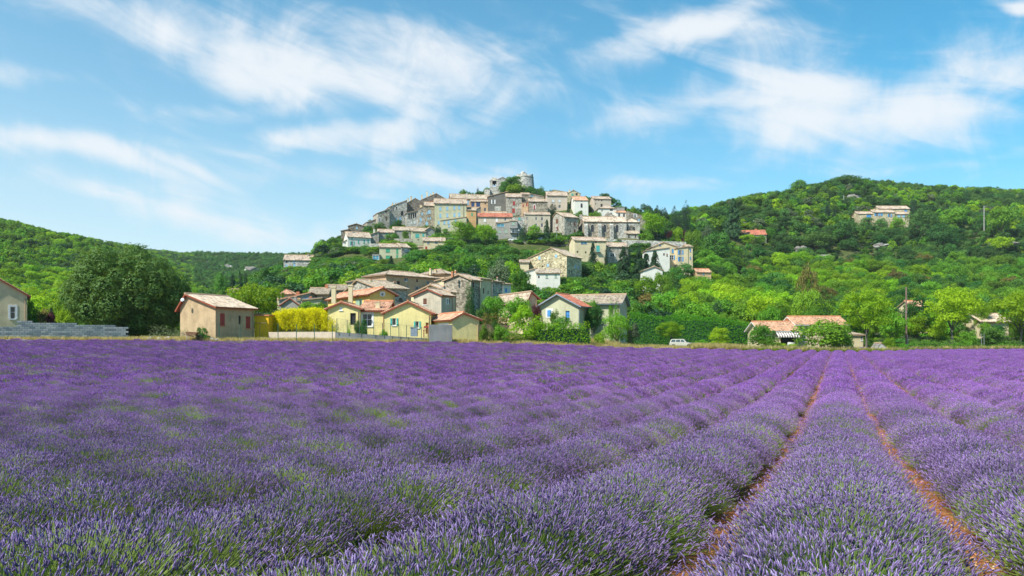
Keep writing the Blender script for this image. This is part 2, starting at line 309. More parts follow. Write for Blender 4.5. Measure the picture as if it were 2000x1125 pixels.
for p in CPX:
    g = float(np.interp(p, *GC)); e = float(np.interp(p, *EDGE)); ge = g*(e+4)/85
    kd = [0, 2, 4, 5.5, 7, 8.6, 11, 14.5, 19, 24, 30, 37.5, 50, 62, 70, e+4]; nz_ = lambda q: float(np.interp(q, [0, 3, 5.5, 8.6, 14.5, 24, 37.5, 70, 130], [.45, .32, .15, -.09, -.38, -.60, -.65, -.52, -.35]))
    kz = [nz_(q)+(ge-nz_(e+4))*max(0, (q-8)/(e-4))**2.1 for q in kd]
    for d, y in COLS[p]:
        if d > e+6: kd.append(d); kz.append(CAMZ+(HY-y)/F*d)
    ZT.append(np.interp(DG, kd, kz))
ZT = np.array(ZT)
for i in range(len(ZT)):       # soften the kinks beyond the field
    z = ZT[i]; zs = np.convolve(np.pad(z, 3, mode='edge'), np.ones(7)/7, 'valid'); w = np.clip((DG-150)/60, 0, 1); ZT[i] = z*(1-w)+zs*w
def TZ(x, y):
    x = np.asarray(x, float); y = np.maximum(np.asarray(y, float), .01)
    px = CX+F*x/y; px = np.clip(px, CPX[0]+1e-3, CPX[-1]-1e-3)
    i = np.clip(np.searchsorted(CPX, px)-1, 0, len(CPX)-2); f = (px-CPX[i])/(CPX[i+1]-CPX[i]); f = f*f*(3-2*f)*.5+f*.5
    j = np.clip(np.searchsorted(DG, y)-1, 0, len(DG)-2); g = np.clip((y-DG[j])/(DG[j+1]-DG[j]), 0, 1)
    a = ZT[i, j]*(1-g)+ZT[i, j+1]*g; b = ZT[i+1, j]*(1-g)+ZT[i+1, j+1]*g
    return a*(1-f)+b*f
def tz(px, d): return float(TZ((px-CX)/F*d, d))
def terrain_mesh(name, us, ds_fn, nd_, mat, rough=0):
    V = []; nu = len(us)
    for u in us:
        d = ds_fn(u); x = u*d; z = TZ(x, d)
        if rough: z = z + np.array([mnoise.fractal(Vector((xx*.05, dd*.05, 0)), 1, 2, 4) for xx, dd in zip(x, d)])*rough*np.clip((d-140)/60, 0, 1)
        V.append(np.stack([x, d, z], 1))
    V = np.concatenate(V); i = np.arange(nu-1)[:, None]*nd_+np.arange(nd_-1)[None]
    Fq = np.stack([i, i+nd_, i+nd_+1, i+1], -1).reshape(-1, 4)
    me = npmesh(name, V, [Fq], [0], [mat], smooth=True); return link(name, me)
def ground_mat(name, kind):
    m, t, o = new_mat(name); co = coords(t)
    n1 = nd(t, 'ShaderNodeTexNoise', {'Vector': co, 'Scale': .9 if kind == 'soil' else .035, 'Detail': 9, 'Roughness': .65})
    n2 = nd(t, 'ShaderNodeTexNoise', {'Vector': co, 'Scale': 14 if kind == 'soil' else .5, 'Detail': 7, 'Roughness': .75})
    n3 = nd(t, 'ShaderNodeTexVoronoi', {'Vector': co, 'Scale': 26 if kind == 'soil' else 1.1})
    if kind == 'soil':
        a = ramp(t, n2.outputs[0], [(.3, (.18, .065, .03)), (.5, (.38, .14, .055)), (.7, (.56, .25, .105))])
        b = ramp(t, n3.outputs['Color'], [(.2, (.24, .08, .035)), (.8, (.58, .28, .13))])
    else:
        a = ramp(t, n2.outputs[0], [(.3, (.03, .055, .014)), (.48, (.07, .10, .025)), (.6, (.16, .14, .06)), (.75, (.30, .26, .19))])
        b = ramp(t, n1.outputs[0], [(.35, (.05, .085, .018)), (.55, (.10, .12, .035)), (.68, (.24, .19, .10)), (.8, (.34, .32, .28))])
    mx = nd(t, 'ShaderNodeMix', {0: .5, 6: a, 7: b}, data_type='RGBA')
    bp = nd(t, 'ShaderNodeBump', {'Height': n2.outputs[0], 'Strength': 1.0, 'Distance': .06 if kind == 'soil' else .8})
    p = nd(t, 'ShaderNodeBsdfPrincipled', {'Base Color': mx.outputs[2], 'Roughness': .95, 'Normal': bp.outputs[0]}); p.inputs['Specular IOR Level'].default_value = .1
    t.links.new(p.outputs[0], o.inputs[0]); MATS[name] = m; return m
ground_mat('soil', 'soil'); ground_mat('scrub', 'scrub')
us = np.concatenate([np.linspace(-3, -1, 20, endpoint=False), np.linspace(-1, 1, 161), np.linspace(1, 3, 21)[1:]])
edge = lambda u: float(np.interp(CX+F*u, *EDGE))
tag(terrain_mesh('field_soil', us, lambda u: np.concatenate([[.3, 1, 2], np.linspace(3, edge(u)+3, 60)]), 63, MATS['soil']), kind='structure')
us2 = np.concatenate([np.linspace(-3, -1.2, 20, endpoint=False), np.linspace(-1.2, 1.2, 260), np.linspace(1.2, 3, 21)[1:]])
tag(terrain_mesh('hillside', us2, lambda u: np.concatenate([np.linspace(edge(u)+3, 620, 230), np.geomspace(630, 4000, 40)]), 270, MATS['scrub'], 1.2), kind='structure')
gb = G(); gb.quad((-4200, -300, -30), (4200, -300, -30), (4200, 4300, -30), (-4200, 4300, -30))
tag(gb.obj('ground', MATS['scrub']), kind='structure')

# ------------------------------------------------------------------ instancing for uncountable plants (lavender, grass, far woods)
def instancer(name, pts, rots, scls, idx, meshes, rnd=None, mats=None):
    me = bpy.data.meshes.new(name); pts = np.asarray(pts, np.float32); n = len(pts)
    me.vertices.add(n); me.vertices.foreach_set('co', pts.ravel())
    for nm, ty, dat, key in (('rot', 'FLOAT_VECTOR', rots, 'vector'), ('scl', 'FLOAT_VECTOR', scls, 'vector'), ('idx', 'INT', idx, 'value')):
        a = me.attributes.new(nm, ty, 'POINT'); a.data.foreach_set(key, np.asarray(dat, np.int32 if ty == 'INT' else np.float32).ravel())
    o = link(name, me); ng = bpy.data.node_groups.new(name+'_nodes', 'GeometryNodeTree')
    ng.interface.new_socket('Geometry', in_out='INPUT', socket_type='NodeSocketGeometry'); ng.interface.new_socket('Geometry', in_out='OUTPUT', socket_type='NodeSocketGeometry')
    a = ng.nodes.new; gi = a('NodeGroupInput'); go = a('NodeGroupOutput'); iop = a('GeometryNodeInstanceOnPoints'); jn = a('GeometryNodeJoinGeometry')
    for m in reversed(meshes):
        so = bpy.data.objects.new(m.name+'_source', m); oi = a('GeometryNodeObjectInfo'); oi.inputs['Object'].default_value = so; oi.inputs['As Instance'].default_value = False
        g2 = a('GeometryNodeGeometryToInstance'); ng.links.new(oi.outputs['Geometry'], g2.inputs[0]); ng.links.new(g2.outputs[0], jn.inputs[0])
    def attr(nm, ty):
        q = a('GeometryNodeInputNamedAttribute'); q.data_type = ty; q.inputs['Name'].default_value = nm
        return next(s for s in q.outputs if s.enabled)
    m2p = a('GeometryNodeMeshToPoints'); ng.links.new(gi.outputs[0], m2p.inputs[0]); ng.links.new(m2p.outputs[0], iop.inputs['Points'])
    ng.links.new(jn.outputs[0], iop.inputs['Instance']); iop.inputs['Pick Instance'].default_value = True
    ng.links.new(attr('idx', 'INT'), iop.inputs['Instance Index'])
    e2r = a('FunctionNodeEulerToRotation'); ng.links.new(attr('rot', 'FLOAT_VECTOR'), e2r.inputs[0]); ng.links.new(e2r.outputs[0], iop.inputs['Rotation'])
    ng.links.new(attr('scl', 'FLOAT_VECTOR'), iop.inputs['Scale']); ng.links.new(iop.outputs[0], go.inputs[0])
    md = o.modifiers.new('scatter', 'NODES'); md.node_group = ng
    return o

# ------------------------------------------------------------------ lavender
def flower_mat(name, a, b, c):
    m, t, o = new_mat(name); at = nd(t, 'ShaderNodeAttribute', attribute_name='rnd'); oi = t.nodes.new('ShaderNodeObjectInfo')
    col = ramp(t, at.outputs['Fac'], [(0, a), (.5, b), (1, c)]); vm = nd(t, 'ShaderNodeMapRange', {'Value': oi.outputs['Random'], 'To Min': .82, 'To Max': 1.18})
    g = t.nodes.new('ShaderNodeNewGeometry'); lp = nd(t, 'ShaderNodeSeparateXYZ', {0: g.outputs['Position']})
    # distance tint painted into the flower colour: brighter and more purple down the field
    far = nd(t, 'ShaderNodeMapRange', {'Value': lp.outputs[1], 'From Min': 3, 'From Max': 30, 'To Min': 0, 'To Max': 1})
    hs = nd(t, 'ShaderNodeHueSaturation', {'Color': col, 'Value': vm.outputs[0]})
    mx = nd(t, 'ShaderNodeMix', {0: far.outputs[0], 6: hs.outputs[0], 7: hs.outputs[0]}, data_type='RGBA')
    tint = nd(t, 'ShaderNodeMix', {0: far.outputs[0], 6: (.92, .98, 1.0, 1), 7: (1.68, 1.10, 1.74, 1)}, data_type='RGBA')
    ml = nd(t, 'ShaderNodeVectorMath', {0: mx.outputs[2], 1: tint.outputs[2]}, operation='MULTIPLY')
    d = nd(t, 'ShaderNodeBsdfDiffuse', {'Color': ml.outputs[0]}); tl = nd(t, 'ShaderNodeBsdfTranslucent', {'Color': ml.outputs[0]})
    ms = nd(t, 'ShaderNodeMixShader', {0: .22, 1: d.outputs[0], 2: tl.outputs[0]}); t.links.new(ms.outputs[0], o.inputs[0]); MATS[name] = m
flower_mat('lavender_flower', (.085, .062, .14), (.29, .195, .40), (.62, .52, .72))
leafmat('lavender_stem', (.11, .19, .04), (.27, .36, .085), (.35, .45, .08), .35, .15)
leafmat('lavender_leaf', (.055, .15, .018), (.18, .32, .028), (.3, .42, .04), .35, .15)
def frames(D):
    A = np.cross(D, np.array([.31, .52, .79])); A /= np.linalg.norm(A, axis=1)[:, None]; return A, np.cross(D, A)
def lav_plant(name, seed, n, bloom, spk_len, spk_r, rings, sides, nleaf, stem_w, lw=.011):
    r = np.random.default_rng(seed); ph = r.uniform(0, 2*np.pi, n); q = r.uniform(0, 1, n)
    th = np.arccos(1-q*.84)            # angle from vertical, denser near the top
    L0 = .60*(1+r.normal(0, .08, n)); hor = 1.07; ver = .68
    lump = 1+.10*np.sin(3*ph+seed)*np.sin(th)
    T = np.stack([np.sin(th)*np.cos(ph)*hor*L0*lump, np.sin(th)*np.sin(ph)*hor*L0*lump, .08+np.cos(th)*ver*L0], 1)
    B = np.stack([T[:, 0]*.12, T[:, 1]*.12, np.full(n, .06)], 1)
    # stems bow outwards and then turn up a little
    M1 = B*.45+T*.55; M1[:, 2] -= .03*np.sin(th)
    D = T-M1; D[:, 2] += .16*np.sin(th)+.03; D += r.normal(0, .11, (n, 3)); D /= np.linalg.norm(D, axis=1)[:, None]
    A, C = frames(D); V = []; Fs = []; ms = []; rnd = []; off = 0
    keep = r.uniform(0, 1, n) < bloom*(1-.62*np.clip((th-.95)/.45, 0, 1))
    # stems: ribbons of two quads
    w = stem_w; Av = A*w
    sv = np.stack([B-Av, B+Av, M1-Av, M1+Av, T-Av*.8, T+Av*.8], 1).reshape(-1, 3); V.append(sv); i = np.arange(n)[:, None]*6
    Fs.append(np.concatenate([i+np.array([[0, 1, 3, 2]]), i+np.array([[2, 3, 5, 4]])])+off); ms.append(1); rnd.append(np.tile(r.uniform(0, 1, n), 2)); off += n*6
    # flower spikes
    k = keep.sum(); Tk = T[keep]; Dk = D[keep]; Ak = A[keep]; Ck = C[keep]; ln = spk_len*r.uniform(.7, 1.3, k)
    for (t0, rr) in rings:
        for s in range(sides):
            a = 2*np.pi*s/sides+(1.0 if rr > .9 else 0)
            V.append((Tk+Dk*(ln*t0)[:, None]+(Ak*math.cos(a)+Ck*math.sin(a))*spk_r*rr)[:, None])
    nr = len(rings); SV = np.concatenate(V[1:], 1).reshape(-1, 3); V = [V[0], SV]; per = nr*sides; i = np.arange(k)[:, None]*per+off
    vr = r.uniform(0, 1, k)
    for a in range(nr-1):
        for s in range(sides):
            s2 = (s+1) % sides
            Fs.append(i+np.array([[a*sides+s, a*sides+s2, (a+1)*sides+s2, (a+1)*sides+s]])); ms.append(0); rnd.append(np.clip(vr*.5+(.25*a/(nr-1))+(.30*((a+1) % 2))*r.uniform(.2, 1, k)-.05, 0, 1))
    off += k*per
    # leaves at the base and through the middle
    m = nleaf; ph = r.uniform(0, 2*np.pi, m); th = np.arccos(1-r.uniform(0, 1, m)*.92); ll = r.uniform(.24, .42, m)
    d2 = np.stack([np.sin(th)*np.cos(ph), np.sin(th)*np.sin(ph), np.cos(th)], 1); b2 = d2*r.uniform(.05, .30, m)[:, None]*np.array([1, 1, .55]); b2[:, 2] += .03
    t2 = b2+d2*ll[:, None]*np.array([.95, .95, .62])*.8; t2[:, 2] += .02; a2, cc = frames(d2); a2 *= lw
    mid = (b2+t2)/2; lv = np.stack([b2, mid-a2, t2, mid+a2], 1).reshape(-1, 3); V.append(lv); i = np.arange(m)[:, None]*4+off
    Fs.append(i+np.array([[0, 1, 2, 3]])); ms.append(2); rnd.append(r.uniform(0, 1, m))
    return npmesh(name, np.concatenate(V), Fs, ms, [MATS['lavender_flower'], MATS['lavender_stem'], MATS['lavender_leaf']], rnd)
RN = [(0, .35), (.12, 1), (.34, .8), (.42, 1.05), (.7, .9), (1, .12)]; RM = [(0, .4), (.3, 1.1), (1, .15)]
near = [lav_plant('lavender_plant_near', 10+i, n, b, 0.034, .0036, RN, 4, 1300, .0016, .007) for i, (n, b) in enumerate([(2700, .96), (2600, .94), (2500, .90), (2300, .64), (2000, .30)])]
far = [lav_plant('lavender_plant_far', 30+i, n, b, 0.066, .0105, RM, 3, 260, .005, .018) for i, (n, b) in enumerate([(720, 1), (700, 1), (660, .94), (580, .70), (480, .36)])]
TA = .4245; STEP = 1.85; tdir = np.array([TA, 1])/math.hypot(TA, 1)
def lavender():
    rows = {}
    for k in range(-56, 26):
        y = 1.0+rng.uniform(0, .4)
        while y < 134:
            x = 1.54+STEP*(k-.5)+TA*(y-5.77); px = CX+F*x/y
            if y <= np.interp(px, *EDGE) and -260-900/y < px < 2260+1500/y:
                s = rng.uniform(.92, 1.1); wf = .88 if k < -1 else (.97 if k < 0 else (1.07 if k < 2 else (1.1 if k == 2 else 1.02))); jx = rng.normal(0, .035)-(.06 if k == 2 else 0); jy = rng.normal(0, .06)
                nz = mnoise.noise(Vector((x*.16, y*.16, 3.1)))+.6*mnoise.noise(Vector((x*.55, y*.55, 9.1)))
                v = 3 if nz > .22 else (rng.integers(0, 3)); v = 4 if nz > .37 else v
                if rng.uniform() < .08: v = 4
                if px > 1150: v = min(v, 3) if rng.uniform() < .75 else v
                if y < 13: v = min(v, 3) if rng.uniform() < .6 else min(v, 2)
                rows.setdefault(k, []).append((x+jx, y+jy, s, v, wf))
            y += (.42 if y < 30 else .50)*rng.uniform(.9, 1.1)
    return rows
LAV = lavender()
def place(rows, name):
    a = np.array([p for k in rows for p in LAV.get(k, [])]); z = TZ(a[:, 0], a[:, 1]); n = len(a)
    lod = (a[:, 1] > rng.uniform(22, 42, n))*5; idx = a[:, 3].astype(int)+lod
    rot = np.stack([rng.normal(0, .06, n), rng.normal(0, .06, n), rng.uniform(0, 6.28, n)], 1)
    sc = a[:, 2][:, None]*np.stack([a[:, 4]*rng.uniform(.95, 1.06, n), a[:, 4]*rng.uniform(.95, 1.06, n), rng.uniform(.97, 1.12, n)], 1)
    return instancer(name, np.stack([a[:, 0], a[:, 1], z], 1), rot, sc, idx, near+far)
lv = place(range(-56, -2), 'lavender_field'); tag(lv, 'dense purple lavender rows merging across the left and middle of the field', kind='stuff')
lv = place(range(9, 26), 'lavender_field'); tag(lv, 'bright purple lavender rows along the right side of the field', kind='stuff')
RLAB = {-2: 'lavender row two to the left of the wide orange furrow', -1: 'lavender row with green patches two left of the broad central row', 0: 'lavender row bordering the wide orange furrow on its left', 1: 'broad lavender row running straight away between the two orange furrows',
        2: 'lavender row just right of the second orange furrow', 3: 'lavender row with its foot cut off by the right edge of the view', 4: 'third lavender row right of the second furrow, thin soil beside it', 5: 'fourth lavender row right of the second orange furrow', 6: 'fifth lavender row right of the second orange furrow',
        7: 'sixth lavender row right of the second orange furrow', 8: 'seventh lavender row right of the second orange furrow'}
RLAB[-2] = 'third lavender row to the left of the wide orange furrow'; RLAB[-1] = 'second lavender row to the left of the wide orange furrow'
RLAB[3] = 'second lavender row right of the second orange furrow'
for k, lb in RLAB.items():
    rt = empty('lavender_row', (0, 0, 0), lb, 'lavender row', 'lavender rows running to the far edge')
    c = place([k], 'flowering_plants'); c.parent = rt; tag(c, kind='stuff')
# clods and chips in the furrows
def chip(seed):
    r = random.Random(seed); g = G(); pts = [(math.cos(a)*r.uniform(.6, 1), math.sin(a)*r.uniform(.6, 1)) for a in [k*1.05 for k in range(6)]]
    top = [(x*.7, y*.7, .45*r.uniform(.6, 1)) for x, y in pts]; bot = [(x, y, 0) for x, y in pts]; g.v = bot+top
    for k in range(6): g.f.append((k, (k+1) % 6, 6+(k+1) % 6, 6+k)); g.m.append(0)
    g.f.append(tuple(range(6, 12))); g.m.append(0); return g.mesh('soil_clod', MATS['clod'])
m_, t_, o_ = new_mat('clod'); oi_ = t_.nodes.new('ShaderNodeObjectInfo'); cc_ = ramp(t_, oi_.outputs['Random'], [(0, (.20, .07, .03)), (.5, (.48, .18, .07)), (.8, (.62, .32, .15)), (.9, (.62, .52, .36)), (1, (.32, .26, .30))])
p_ = nd(t_, 'ShaderNodeBsdfPrincipled', {'Base Color': cc_, 'Roughness': .95}); t_.links.new(p_.outputs[0], o_.inputs[0]); MATS['clod'] = m_
cp = []
for k in range(-6, 10):
    for _ in range(3400 if k in (0, 1) else 1300):
        y = 2.5+(rng.uniform()**1.7)*60; x = 1.54+STEP*k+TA*(y-5.77)+rng.normal(0, .17); cp.append((x, y))
cp = np.array(cp); n = len(cp); cs = rng.uniform(.006, .019, n)*(1+cp[:, 1]*.02)
tag(instancer('soil_clods', np.stack([cp[:, 0], cp[:, 1], TZ(cp[:, 0], cp[:, 1])], 1), rng.uniform(-.7, .7, (n, 3))*np.array([1, 1, 4]), cs[:, None]*np.ones(3), rng.integers(0, 4, n), [chip(i) for i in range(4)]), 'loose orange soil clods and stone chips in the furrows', kind='stuff')


# thin summer air
hm, ht, ho = new_mat('haze'); hv = nd(ht, 'ShaderNodeVolumePrincipled', {'Color': (.80, .92, 1.0, 1), 'Density': .00008}); ht.links.new(hv.outputs[0], ho.inputs['Volume'])
g = G(); g.box(-12600, 12600, -400, 4500, -33, 190); tag(g.obj('haze', hm), 'thin pale blue summer haze over the valley', kind='stuff')

# ------------------------------------------------------------------ plants
def leaf_quads(C, Nn, size, r, asp=.62):
    A, B = frames(Nn); a = r.uniform(0, 6.28, len(C)); U = A*np.cos(a)[:, None]+B*np.sin(a)[:, None]; Wv = np.cross(Nn, U); s = (size*r.uniform(.6, 1.3, len(C)))[:, None]
    V = np.stack([C-U*s, C-Wv*s*asp+Nn*s*.15, C+U*s, C+Wv*s*asp+Nn*s*.15], 1).reshape(-1, 3); i = np.arange(len(C))[:, None]*4
    return V, i+np.array([[0, 1, 2, 3]])
def crown_mesh(name, seed, mat, nl, n, leaf, shape='round', lobe=.34, hollow=.6, spread=.45, z0=.22):
    """unit crown: height 1, width 1; lobes of leaf clusters set through the crown volume"""
    r = np.random.default_rng(seed); C = []; Rr = []
    for i in range(nl):
        for _ in range(40):
            p = r.uniform(-1, 1, 3)
            if shape == 'round': ok = .35 < np.linalg.norm(p) < .95; q = p*np.array([.5, .5, .5*(1-z0)])*.74+np.array([0, 0, z0+.5*(1-z0)])
            elif shape == 'dome': ok = .3 < np.linalg.norm(p) < .95 and p[2] > -.55; q = p*np.array([.5, .5, .55])*.76+np.array([0, 0, .44])
            elif shape == 'cone': ok = np.hypot(p[0], p[1]) < (1-(p[2]+1)/2)*.95+.05; q = np.array([p[0]*.42, p[1]*.42, .1+.85*(p[2]+1)/2])
            elif shape == 'column': ok = np.hypot(p[0], p[1]) < min(1, (1-(p[2]+1)/2)*2.8+.25, (p[2]+1)*2.5+.5); q = np.array([p[0]*.26, p[1]*.26, .08+.86*(p[2]+1)/2])
            elif shape == 'box': ok = True; q = np.array([p[0]*.46, p[1]*.42, .5+.42*p[2]])
            if ok: break
        sz = lobe*r.uniform(.6, 1.1)*(1 if shape in ('round', 'dome', 'box') else (1.0-.62*q[2] if shape == 'column' else 1.15-.85*q[2]))
        C.append(q); Rr.append(sz*.5)
    C = np.array(C); Rr = np.array(Rr); w = Rr**2; k = r.choice(nl, n, p=w/w.sum())
    d = r.normal(0, 1, (n, 3)); d /= np.linalg.norm(d, axis=1)[:, None]; d[:, 2] = np.where(d[:, 2] < -.35, -d[:, 2]*.6, d[:, 2])
    rad = r.uniform(hollow, 1.05, n)**.7; lump = 1+.16*np.sin(d[:, 0]*7+k)*np.cos(d[:, 1]*6+2*k)
    pos = C[k]+d*(Rr[k]*rad*lump)[:, None]
    if shape == 'column': pos[:, :2] *= 1.0
    nn = d*.9+r.normal(0, spread, (n, 3)); nn[:, 2] += .25; nn /= np.linalg.norm(nn, axis=1)[:, None]
    q_ = np.percentile(np.abs(pos[:, :2]), 98.5); pos[:, :2] *= .48/q_; t_ = np.percentile(pos[:, 2], 99.5); pos[:, 2] *= .985/t_
    lr = r.uniform(0, 1, nl)
    V, Fq = leaf_quads(pos, nn, np.full(n, leaf), r); return npmesh(name, V, [Fq], [0], [mat], [np.clip(lr[k]*.45+r.uniform(0, .55, n), 0, 1)])
def conifer_mesh(name, seed, mat, tiers=16, n=8200, leaf=.026, droop=.12, top=1.0):
    r = np.random.default_rng(seed); pos = []; nn = []
    for t in range(tiers):
        z = .1+.88*t/tiers; rad = .5*(1-z)**.8+.03; nb = 7+int(5*(1-z))
        for b in range(nb):
            a = r.uniform(0, 6.28); L_ = rad*r.uniform(.65, 1.12); m = int(n/tiers/nb*(1.5-z)); s = r.uniform(.08, 1, m)
            wd = (.05+.07*(1-s))*(1.2-z)
            x = np.cos(a)*L_*s+r.normal(0, 1, m)*wd*.6; y = np.sin(a)*L_*s+r.normal(0, 1, m)*wd*.6; zz = z+.05*s-droop*s**2+r.normal(0, .012, m)
            pos.append(np.stack([x, y, zz], 1)); q = np.stack([np.cos(a)*.4+r.normal(0, .4, m), np.sin(a)*.4+r.normal(0, .4, m), .7+r.normal(0, .4, m)], 1); nn.append(q)
    pos = np.concatenate(pos); nn = np.concatenate(nn); nn /= np.linalg.norm(nn, axis=1)[:, None]
    V, Fq = leaf_quads(pos, nn, np.full(len(pos), leaf), r, .4); return npmesh(name, V, [Fq], [0], [mat], [r.uniform(0, 1, len(pos))])
def trunk_mesh(name, seed, mat, h=.45, r0=.03, limbs=5, reach=.32, top=.8):
    r = random.Random(seed); g = G(); j = lambda k: r.uniform(-k, k)
    mid = (j(.02), j(.02), h*.55); fork = (j(.03), j(.03), h); g.tube([(0, 0, -.03), (0, 0, .03), mid, fork], [r0*1.5, r0*1.05, r0*.85, r0*.7], 8)
    for i in range(limbs):
        a = 6.28*i/limbs+j(.4); z = h*r.uniform(.75, 1); e = (math.cos(a)*reach*r.uniform(.7, 1.1), math.sin(a)*reach*r.uniform(.7, 1.1), r.uniform(h+.1, top))
        m = tuple((p+q)/2+(.04 if n == 2 else 0) for n, (p, q) in enumerate(zip((0, 0, z), e))); g.tube([(0, 0, z), m, e], [r0*.5, r0*.35, r0*.12], 5)
    return g.mesh(name, mat, True)
PM = {}
def variants(kind):
    """(crown meshes, trunk meshes) of a kind of plant"""
    if kind in PM: return PM[kind]
    base, _, col = kind.partition('-'); m = MATS['leaf_'+(col or 'mid')]; s = sum(map(ord, kind))
    if base == 'round': cr = [crown_mesh('leaf_crown', s+i, m, 26, 3600, .026, 'round', .34, z0=.16) for i in range(3)]; tr = [trunk_mesh('trunk_wood', s+i, MATS['bark'], .32, .022) for i in range(2)]
    elif base == 'plane': cr = [crown_mesh('leaf_crown', s+i, m, 44, 8000, .017, 'round', .25, hollow=.3, z0=.22) for i in range(2)]; tr = [trunk_mesh('trunk_wood', s+i, MATS['bark_pale'], .36, .024, 7, .24, .72) for i in range(2)]
    elif base == 'bush': cr = [crown_mesh('leaf_crown', s+i, m, 22, 3000, .032, 'dome', .40) for i in range(3)]; tr = [trunk_mesh('trunk_wood', s+i, MATS['bark'], .2, .02, 4) for i in range(2)]
    elif base == 'oak': cr = [crown_mesh('leaf_crown', s+i, m, 34, 5200, .021, 'dome', .30, hollow=.8, spread=.4) for i in range(3)]; tr = [trunk_mesh('trunk_wood', s+i, MATS['bark'], .22, .03, 5) for i in range(2)]
    elif base == 'small': cr = [crown_mesh('leaf_crown', s+i, m, 14, 950, .055, 'dome', .42, hollow=.75, spread=.45) for i in range(4)]; tr = [trunk_mesh('trunk_wood', s, MATS['bark'], .2, .03, 3)]
    elif base == 'conifer': cr = [conifer_mesh('needle_crown', s+i, m) for i in range(2)]; tr = [trunk_mesh('trunk_wood', s, MATS['bark'], .9, .016, 0)]
    elif base == 'cypress': cr = [crown_mesh('leaf_crown', s+i, m, 90, 5200, .020, 'column', .40, hollow=.85, spread=.3) for i in range(2)]; tr = [trunk_mesh('trunk_wood', s, MATS['bark'], .5, .02, 0)]
    PM[kind] = (cr, tr); return PM[kind]
TREES = []
def plant(kind, x, y, z, h, w, label=None, group=None, name=None, cat=None, rz=None, lite=False):
    cr, tr = variants(kind); base = kind.partition('-')[0]
    nm = name or {'cypress': 'cypress_tree', 'conifer': 'pine_tree', 'bush': 'bush', 'oak': 'oak_tree', 'plane': 'plane_tree'}.get(base, 'leafy_tree')
    rz = rng.uniform(0, 6.28) if rz is None else rz; i = int(rng.integers(0, 100))
    t = empty(nm, (x, y, z), label, cat or ('bush' if 'bush' in nm or 'shrub' in nm else 'tree'), group); t.rotation_euler = (0, 0, rz)
    wz = w*({'cypress': 1.35, 'conifer': 1.15}.get(base, 1.0))
    link('crown', cr[i % len(cr)], t, scale=(wz, wz, h))
    if not lite: link('trunk', tr[i % len(tr)], t, scale=(min(wz, h), min(wz, h), h))
    return t
def T(kind, px, top, wpx, d, label, group=None, name=None, base=None, dz=0, cat=None):
    """a plant standing at distance d with its crown top and width taken from the photo"""
    x = (px-CX)/F*d; z = (tz(px, d) if base is None else CAMZ+(HY-base)/F*d)-.1+dz; zt = CAMZ+(HY-top)/F*d; h = max(.5, zt-z)
    TREES.append((px, d, wpx)); return plant(kind, x, d, z, h*1.03, wpx/F*d, label, group, name, cat)

# the great evergreen oak on the left
def great_oak():
    d = 86; x = (250-CX)/F*d; z = tz(250, d)-.1; h = CAMZ+(HY-481)/F*d-z; w = 236/F*d
    t = empty('oak_tree', (x, d, z), 'huge round dark evergreen oak behind the grey block wall', 'tree'); r = np.random.default_rng(5)
    nl = 120; C = []; Rr = []
    for i in range(nl):
        if i < 84:
            zf = 1-2*(i+.5)/84; af = i*2.39996; rf = math.sqrt(1-zf*zf); p = np.array([rf*math.cos(af), rf*math.sin(af), zf])*r.uniform(.78, 1.02)
        else: p = r.uniform(-.6, .6, 3)
        # flattish bottom, domed top
        zz = .485+p[2]*(.42 if p[2] > 0 else .40); C.append([p[0]*w*.425, p[1]*w*.40, zz*h]); Rr.append(r.uniform(.75, 1.75))
    C = np.array(C); Rr = np.array(Rr); n = 120000; wq = Rr**2; k = r.choice(nl, n, p=wq/wq.sum()); dd = r.normal(0, 1, (n, 3)); dd /= np.linalg.norm(dd, axis=1)[:, None]
    lump = 1+.14*np.sin(dd[:, 0]*9+k)*np.cos(dd[:, 1]*8+2*k)+.1*np.sin(dd[:, 2]*11+k*3); pos = C[k]+dd*(Rr[k]*(r.uniform(.35, 1.05, n)**.3)*lump)[:, None]
    ok = pos[:, 2] > .07*h; pos = pos[ok]; dd = dd[ok]; k = k[ok]; n = len(pos)
    nn = dd+r.normal(0, .33, (n, 3)); nn[:, 2] += .1; nn /= np.linalg.norm(nn, axis=1)[:, None]; V, Fq = leaf_quads(pos, nn, np.full(n, .125), r, .5)
    lr = r.uniform(0, 1, nl); link('crown', npmesh('oak_crown', V, [Fq], [0], [MATS['leaf_oak']], [np.clip(lr[k]*.35+r.uniform(0, .65, n), 0, 1)]), t)
    g = G(); g.tube([(1.0, 0, -.2), (1.0, 0, .6), (.4, 0, 1.8), (0, 0, 3.4)], [.5, .36, .30, .24], 9)
    for i in range(9):
        a = i*.7; g.tube([(.4, 0, 1.6+.15*i), (math.cos(a)*w*.16, math.sin(a)*w*.16, 3.4), (math.cos(a)*w*.34, math.sin(a)*w*.34, 4.6+.4*(i % 4))], [.16, .11, .04], 6)
    g.obj('trunk', MATS['bark'], t)
great_oak()

